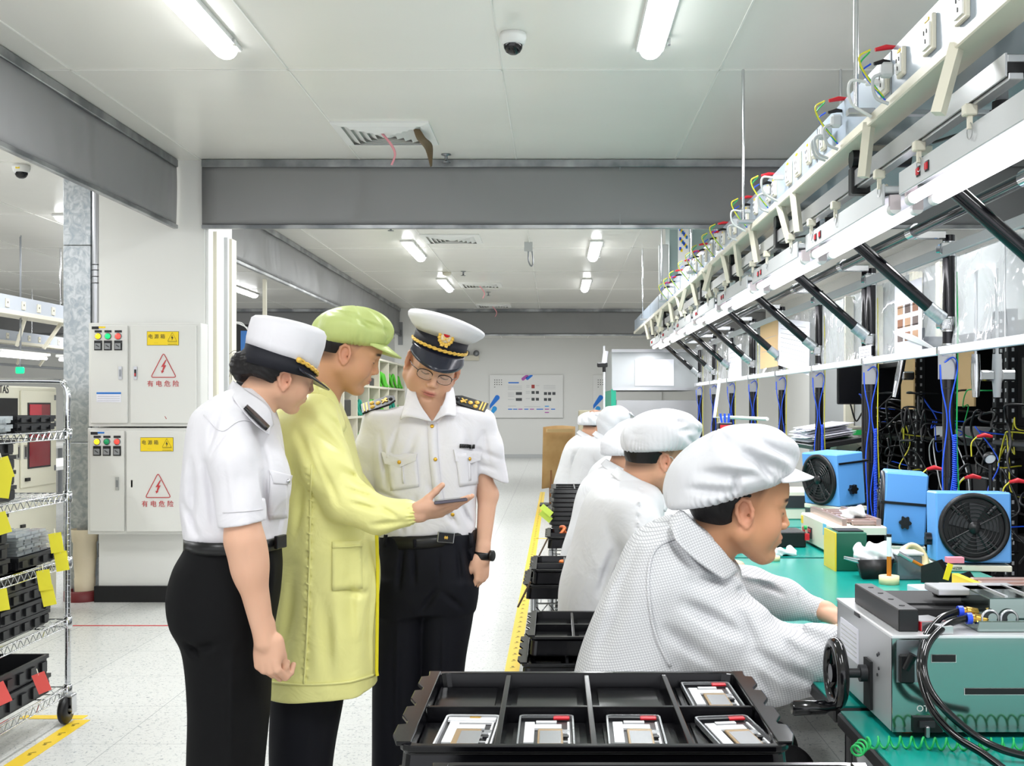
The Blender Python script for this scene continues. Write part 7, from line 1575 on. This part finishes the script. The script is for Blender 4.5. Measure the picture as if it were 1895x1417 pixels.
q = MB().m(M['alud']).span((X1(1659), YM0 - .002, Z1(1262)), (X1(1700), YM0, Z1(1184))).m(M['black']).span((X1(1662), YM0 - .012, Z1(1262)), (X1(1690), YM0 - .001, Z1(1209)), bev=.003).tube([(X1(1671), YM0 - .015, Z1(1235)), (X1(1684), YM0 - .02, Z1(1207))], [.007, .009], 10); q.build('latch', None, FP)
q = MB().m(M['black']).span((X1(1688), YM0 - .008, Z1(1353)), (X1(1742), YM0, Z1(1325)), bev=.003).m(M['steel']).box((X1(1711), YM0 - .016, Z1(1349)), (.007, .014, .022), bev=.002).m(M['dark']).box((X1(1712), YM0 - .01, Z1(1337)), (.03, .008, .012)); q.build('lock_switch', None, FP)
text('engraving', 'OTS', .017, M['white'], FP, (X1(1711), YM0 - .0008, Z1(1311)), (PI / 2, 0, 0), ext=.0003)
lb = MB().m(M['paper']).box((XM0 - .001, 2.53, .905), (.002, .15, .075)).m(M['lgrey']); [lb.box((XM0 - .0025, 2.53, .93 - .01 * k), (.001, .13, .003)) for k in range(6)]; lb.build('rating_label', None, t)
MB().m(M['dark']).box((XM0 - .002, 2.46, .975), (.003, .04, .008)).build('maker_plate', None, t)
for (y, z) in ((2.30, .925), (2.31, .92), (2.30, .895), (2.31, .88)): MB().cyl((XM0, y, z), (XM0 - .002, y, z), .0035, 8).build('screw', M['dark'], t)
# handwheel (axis along x)
WY, WZ, WX = 2.375, P(0, 1245, 2.375)[2], .588
MB().m(M['blackm']).span((XM0 - .006, WY - .03, WZ - .07), (XM0, WY + .02, WZ + .03)).m(M['dark']).cyl((XM0, WY, WZ), (WX, WY, WZ), .010, 14).cyl((XM0 - .005, WY, WZ), (XM0 - .02, WY, WZ), .018, 14).build('shaft', None, t)
hw = thing('handwheel', '', '') if False else None
q = MB().m(M['blackg']); q.tube([(WX - .01 * 0, WY + .062 * math.sin(a), WZ + .062 * math.cos(a)) for a in np.linspace(0, 2 * PI, 40, endpoint=False)], .0125, 14, closed=True); q.cyl((WX - .012, WY, WZ), (WX + .022, WY, WZ), .019, 18)
for a in (.3, .3 + 2 * PI / 3, .3 + 4 * PI / 3): q.tube([(WX + .005, WY + .014 * math.sin(a), WZ + .014 * math.cos(a)), (WX, WY + .056 * math.sin(a), WZ + .056 * math.cos(a))], [.008, .0065], 8)
hwl = q.build('handwheel', None, t)
MB().m(M['blackg']).tube([(WX, WY - .02, WZ - .062), (WX - .02, WY - .02, WZ - .066), (WX - .028, WY - .02, WZ - .066), (WX - .092, WY - .02, WZ - .068), (WX - .097, WY - .02, WZ - .068)], [.010, .010, .0145, .0155, .012], 18).build('crank_grip', None, hwl)
# fixtures on top
zt = ZM1
MB().m(M['black']).box((.700, 2.41, zt + .022), (.040, .33, .044), bev=.002).build('guide_block', None, t)
for k in range(4): MB().cyl((.700, 2.29 + .075 * k, zt + .0435), (.700, 2.29 + .075 * k, zt + .045), .006, 12).build('bolt_hole', M['blackm'], t)
MB().m(M['blackm']).span((.725, 2.36, zt), (.93, 2.50, zt + .026), bev=.002).span((.725, 2.40, zt + .026), (.95, 2.56, zt + .030)).m(M['black']).span((.83, 2.47, zt + .03), (.93, 2.50, zt + .045), bev=.004).build('slide', None, t)
MB().m(M['steel']).box((.745, 2.285, zt + .010), (.055, .06, .02), rz=.25, bev=.002).m(M['red']).box((.750, 2.262, zt + .010), (.055, .012, .018), rz=.25).m(M['alu']).box((.765, 2.235, zt + .008), (.028, .03, .016), rz=.1, bev=.001).build('limit_switch', None, t)
mf = MB().m(ALM).span((.835, 2.24, zt), (1.2, 2.36, zt + .022), bev=.002).span((.865, 2.262, zt + .022), (1.02, 2.42, zt + .064), bev=.002).build('manifold', None, t)
MB().m(M['alu']).span((.80, 2.37, zt + .05), (.98, 2.46, zt + .064), bev=.002).m(M['alu']).span((.9, 2.27, zt + .064), (.906, 2.42, zt + .067)).span((.95, 2.27, zt + .064), (.956, 2.42, zt + .067)).build('cover', None, mf)
for px in (1832, 1867): c = P(px, 1144, 2.258); MB().m(M['steel']).lathe([(.0185, 0), (.0185, .003), (.015, .003)], c=c, R=rot(x=PI / 2), n=24).m(M['dark']).lathe([(.015, .0015), (0, .0015)], c=c, R=rot(x=PI / 2), n=24).m(ALM).cyl(c + (.004, 0, .002), c + (.004, -.004, .002), .009, 16).build('port', None, mf)
for k, (px, py) in enumerate(((1776, 1131), (1792, 1144))):
    Yh = 2.30 - .035 * k; c = P(px, py, Yh); q = MB().m(M['brass']).cyl(c + (.035, 0, -.004), c + (.012, 0, 0), .0105, 6).cyl(c + (.012, 0, 0), c + (.004, 0, 0), .0085, 14).m(mat('blue_collar', '#2a4fd8', .35)).cyl(c + (.006, 0, 0), c + (-.004, 0, 0), .0115, 16); q.build('push_fitting', None, mf)
hp = [[(1774, 1131, 2.30), (1740, 1145, 2.27), (1712, 1180, 2.22), (1703, 1225, 2.16), (1708, 1270, 2.13), (1728, 1318, 2.10), (1768, 1362, 2.07), (1820, 1395, 2.03), (1880, 1440, 1.98)], [(1788, 1144, 2.265), (1755, 1155, 2.24), (1722, 1185, 2.19), (1709, 1225, 2.13), (1718, 1270, 2.10), (1748, 1312, 2.08), (1800, 1358, 2.07), (1850, 1385, 2.06), (1910, 1402, 2.05)]]
for k, h in enumerate(hp): MB().tube(cr([P(*p) for p in h], 8), .0072, 12).build('air_hose', M['blackg'], t)
# coiled green cord lying on the mat
t = thing('coiled_cord', 'green coiled cord lying on the mat in front of the aluminium machine', 'cord', loc=(.9, 2.12, ZB), world=True); pts = []
path = cr([P(1583, 1425, 2.08), P(1590, 1400, 2.10), P(1600, 1382, 2.13), P(1625, 1378, 2.14), P(1680, 1382, 2.14), P(1750, 1388, 2.13), P(1830, 1387, 2.13), P(1960, 1390, 2.13)], 40); path[:, 2] = np.maximum(path[:, 2] * 0 + ZB + .0125, ZB + .0125); L = 0
for i in range(len(path)):
    if i: L += np.linalg.norm(path[i] - path[i - 1])
S_ = np.concatenate([[0], np.cumsum(np.linalg.norm(np.diff(path, axis=0), axis=1))]); N_ = 900
for i in range(N_):
    s_ = S_[-1] * i / N_; c = np.array([np.interp(s_, S_, path[:, j]) for j in range(3)]); c2 = np.array([np.interp(s_ + .002, S_, path[:, j]) for j in range(3)]); d = c2 - c; d /= np.linalg.norm(d) + 1e-9; n1 = np.cross(d, (0, 0, 1)); n1 /= np.linalg.norm(n1) + 1e-9; a = s_ / .021 * 2 * PI; pts.append(c + .0105 * (math.cos(a) * n1 + math.sin(a) * np.array((0, 0, 1))))
MB().tube(pts, .0022, 6).build('coil', M['gwire'], t)
# ---------------------------------------------------------------- compartment trays
TR = mat('tray_black', '#08080b', .16, spec=.42)
def make_tray(cols=4, rows=2, W=.52, D=.42, H=.055, fl=.026):
    t = thing('component_tray', 'x', 'tray', 'black compartment trays')      # local origin: centre of the rim plane
    b = MB(); wl = .014; z0 = -fl
    b.span((-W / 2 + wl, -D / 2 + wl, z0 - .003), (W / 2 - wl, D / 2 - wl, z0))
    pr = [(-.0, -H), (.004, -.012), (.0, -.008), (.0, 0), (.012, 0), (.016, -fl)]
    G = []
    for (o, z) in pr:
        w, d = W / 2 - o, D / 2 - o; r = .02; row = []
        for (sx, sy, a0) in ((1, 1, 0), (-1, 1, PI / 2), (-1, -1, PI), (1, -1, 1.5 * PI)):
            for k in range(5): a = a0 + k * PI / 8; row.append((sx * (w - r) + r * math.cos(a), sy * (d - r) + r * math.sin(a), z))
        G.append(row)
    b.grid(G, closed=True, smooth=False); b.build('tray_shell', TR, t, bevel=.0015)
    for i in range(1, cols):
        x = -W / 2 + W * i / cols; MB().prism([(x - .007, z0), (x - .004, -.002), (x + .004, -.002), (x + .007, z0)], 'y', D - .03).build('divider', TR, t, bevel=.001)
    for j in range(1, rows):
        y = -D / 2 + D * j / rows; MB().prism([(y - .007, z0), (y - .004, -.003), (y + .004, -.003), (y + .007, z0)], 'x', W - .03).build('divider', TR, t, bevel=.001)
    for sx in (-1, 1):
        x_ = W / 2; pl = [(x_ - .016, -.20), (x_ + .004, -.20)]
        for a in (-.13, -.035, .06, .15): pl += [(x_ + .013, a - .035), (x_ + .013, a + .012), (x_ + .002, a + .016), (x_ + .002, a + .030)]
        pl += [(x_ + .004, .20), (x_ - .016, .20)]; MB().prism([(sx * a_, b_) for a_, b_ in pl], 'z', .006, (0, 0, .0)).build('side_flange', TR, t, bevel=.0015)
    for i in range(cols):       # stepped floor pads
        for j in range(rows): MB().box((-W / 2 + W * (i + .5) / cols, -D / 2 + D * (j + .5) / rows, z0 + .002), (W / cols - .035, D / rows - .05, .005), bev=.002).build('floor_pad', TR, t)
    return t
T0 = make_tray(); T0['label'] = 'large black compartment tray holding phone frames in the foreground'; T0.location = (.0525, 1.71, .9786)
tk = clone(T0, (.115, 1.18, .992), label='black tray of which only the rear rim shows at the bottom edge')
for k in range(5): clone(T0, (.0525 + .002 * (-1) ** k, 1.71, .9786 - .057 * (k + 1)), label='black tray in the pile under the foreground tray, ' + ['directly beneath it', 'second beneath', 'third beneath', 'fourth beneath', 'lowest'][k])
for k in range(5): clone(T0, (.115, 1.18, .992 - .057 * (k + 1)), label='black tray in the pile under the bottom edge tray, ' + ['directly beneath it', 'second beneath', 'third beneath', 'fourth beneath', 'lowest'][k])
def cart(label, x0, x1, y0, y1, ztop, z2=.35):
    t = thing('wire_cart', label, 'cart', 'chrome wire carts beside the operators', loc=((x0 + x1) / 2, (y0 + y1) / 2, 0), world=True)
    for x in (x0, x1):
        for y in (y0, y1):
            MB().cyl((x, y, .08), (x, y, ztop + .02), .0125, 12).build('post', M['chrome'], t); MB().lathe([(0, -.012), (.035, -.012), (.04, 0), (.035, .012), (0, .012)], c=(x, y, .041), R=rot(y=PI / 2), n=18).build('caster', M['black'], t)
    for z in (ztop, z2):
        q = MB(); n = 16
        for dz in (0, -.035):
            q.tube([(x0, y0, z + dz), (x1, y0, z + dz), (x1, y1, z + dz), (x0, y1, z + dz)], .0035, 5, closed=True)
        for i in range(n): x = x0 + (x1 - x0) * i / n; q.tube([(x, y0, z - (.035 if i % 2 else 0)), (x + (x1 - x0) / n, y0, z - (0 if i % 2 else .035))], .0022, 4); q.tube([(x, y0, z), (x, y1, z)], .002, 4)
        q.build('wire_shelf', M['chrome'], t)
    return t
cart('wire cart under the foreground tray pile', -.20, .30, 1.50, 1.92, .63); cart('wire cart under the bottom edge tray pile', -.14, .37, .97, 1.39, .645)
def trayset(x0, yc, z, n, lab, sc=(1, 1, 1), off=()):
    for k in range(n):
        dx, dy = off[k] if k < len(off) else (.003 * (-1) ** k, .0)
        clone(T0, (x0 + .26 + dx, yc + dy, z - .057 * k), label=lab[k])
PO = ['top', 'second', 'third', 'fourth', 'fifth']
trayset(-.075, 3.53, .75, 2, ['empty black tray with dividers behind the foreground tray, upper one', 'empty black tray showing under the upper one, just behind the foreground tray'], off=((0, 0), (-.02, -.10)))
cart('wire cart under the empty trays beside the nearest operator', -.05, .36, 3.30, 3.70, .61)
trayset(-.10, 4.70, .775, 2, ['black tray with an orange part, upper one beside the masked operator', 'black tray lower and shifted beside the masked operator'], off=((.01, 0), (-.015, -.02)))
cart('wire cart whose chrome post shows beside the masked operator\'s coat', -.085, .38, 4.50, 4.92, .64)
trayset(-.04, 5.80, .775, 1, ['single black tray with copper coloured parts midway along the carts']); cart('wire cart midway along the row of operators', -.02, .42, 5.6, 6.02, .69)
for k in range(9): clone(T0, (.245 + .004 * (-1) ** k - (.012 if k > 4 else 0), 7.0, .925 - .027 * k), label='thin black tray in the tall far stack, ' + ['topmost', 'second from top', 'third from top', 'fourth from top', 'fifth from top', 'fourth from bottom', 'third from bottom', 'second from bottom', 'lowest'][k], scale=(1, 1, .46))
cart('farthest wire cart under the tall stack of thin trays', .0, .47, 6.8, 7.2, .655)
MB().lathe([(0, .0), (.035, .004), (.03, .012), (0, .016)], c=(.05, 4.85, .752), n=16).build('orange_part', mat('orange_part', '#e8782a', .4), label='orange part lying in the tray beside the masked operator', cat='part')
for k in range(2): MB().tube(cr([(.02 + .08 * k, 5.83, .752), (.05 + .08 * k, 5.86, .79), (.03 + .08 * k, 5.9, .79), (.06 + .08 * k, 5.92, .752)], 5), .010, 6).build('copper_part', mat('copper_part', '#c8683a', .35, .4), label='%s copper coloured part in the single midway tray' % ['aisle side', 'bench side'][k], cat='part', group='copper parts in the midway tray')
for k, (x, y, z) in enumerate(((-.05, 6.75, .80), (-.055, 6.78, .76))):
    tg = thing('lime_tag', ['upper', 'lower'][k] + ' lime paper tag hanging from the tall far stack of trays', 'tag', 'lime tags on the far trays', loc=(x, y, z), world=True); MB().box((x, y, z), (.08, .002, .035), R=rot(y=.7)).build('card', mat('lime_paper', '#c8e05a', .6), tg)
for k, (x, y, z) in enumerate(((-.115, 4.42, .70), (-.055, 5.55, .735))):
    sk = thing('sheath_stick', ['nearer', 'farther'][k] + ' thin brown stick poking out of a tray toward the aisle', 'stick', loc=(x, y, z), world=True); MB().tube([(x - .03, y, z - .06), (x + .02, y, z + .04)], .004, 6).build('stick', mat('stick_brown', '#5a4a38', .6), sk)
# ---------------------------------------------------------------- phone frames in the foreground tray
PF = dict(sil=mat('frame_silver', '#c8cacd', .22, .8), blk=mat('frame_black', '#1a1a1d', .3), wht=mat('flex_white', '#e3e4e6', .35, .3), bat=mat('battery_brown', '#a08662', .3, .35), cop=M['brass'])
def phone(x, y, rz, label, variant):
    t = thing('open_phone', label, 'phone frame', 'open phone frames in the foreground tray', loc=(x, y, .9786 - .0215 + .003), rz=rz); W, D, r = .080, .158, .008
    def rr(w, d, z): 
        out = []
        for (sx, sy, a0) in ((1, 1, 0), (-1, 1, PI / 2), (-1, -1, PI), (1, -1, 1.5 * PI)):
            for k in range(5): a = a0 + k * PI / 8; out.append((sx * (w / 2 - r) + r * math.cos(a), sy * (d / 2 - r) + r * math.sin(a), z))
        return out
    b = MB(); b.grid([rr(W, D, 0), rr(W + .001, D + .001, .004), rr(W, D, .008), rr(W - .005, D - .005, .008), rr(W - .005, D - .005, .0015), rr(W - .005, D - .005, 0), rr(W, D, 0)], closed=True, smooth=False); b.build('rim', PF['sil'] if variant else PF['wht'], t)
    MB().box((0, 0, .001), (W - .006, D - .006, .002)).build('mid_plate', PF['blk'], t)
    MB().m(PF['bat']).box((.006 if variant else .0, -.030, .0035), (.036, .088, .004), bev=.001).m(PF['sil']).box((.006, -.028, .0058), (.030, .06, .0006)).build('battery_area', None, t)
    q = MB().m(PF['wht']).box((-.004, .026, .004), (.052, .020, .003)).box((-.024, .0, .0038), (.014, .10, .0025)).box((.032, -.01, .0036), (.003, .12, .003)).box((.0, .050, .004), (.062 if not variant else .03, .010, .003))
    for k in range(3): q.box((.026, -.005 - .02 * k, .0042), (.012, .0015, .002))
    q.build('flex_board', None, t)
    q = MB().m(PF['cop']); [q.cyl((-.03 + .012 * k, .068, .002), (-.03 + .012 * k, .068, .006), .0028, 8) for k in range(4)]; q.m(PF['blk']).box((-.012, .069, .004), (.05, .008, .005)); q.build('connector', None, t)
    if variant: MB().m(M['red']).box((.022, .068, .0055), (.024, .009, .004), bev=.001).build('red_gasket', None, t)
    else: MB().m(PF['wht']).box((0, .058, .006), (.07, .016, .003)).m(PF['cop']).box((.004, .064, .008), (.016, .005, .002)).build('shield', None, t)
    MB().m(PF['sil']).box((.028, .002, .0045), (.010, .014, .002)).m(PF['blk']).box((.028, -.024, .005), (.008, .010, .003)).build('small_module', None, t)
    return t
xc = lambda px: (px - CX) * 1.60 / F_PX
phone(xc(880) - .012, 1.612, -.04, 'white-edged phone frame in the first front compartment, without red part', 0)
phone(.0525 - .065 + .0, 1.612, .0, 'phone frame with red gasket in the second front compartment', 1)
phone(.0525 + .062, 1.612, -.02, 'phone frame with red gasket in the third front compartment', 1)
phone(.0525 + .203, 1.608, .13, 'tilted phone frame with red gasket in the fourth front compartment', 1)
phone(.0525 + .198, 1.812, .02, 'phone frame alone in the rear right compartment', 1)
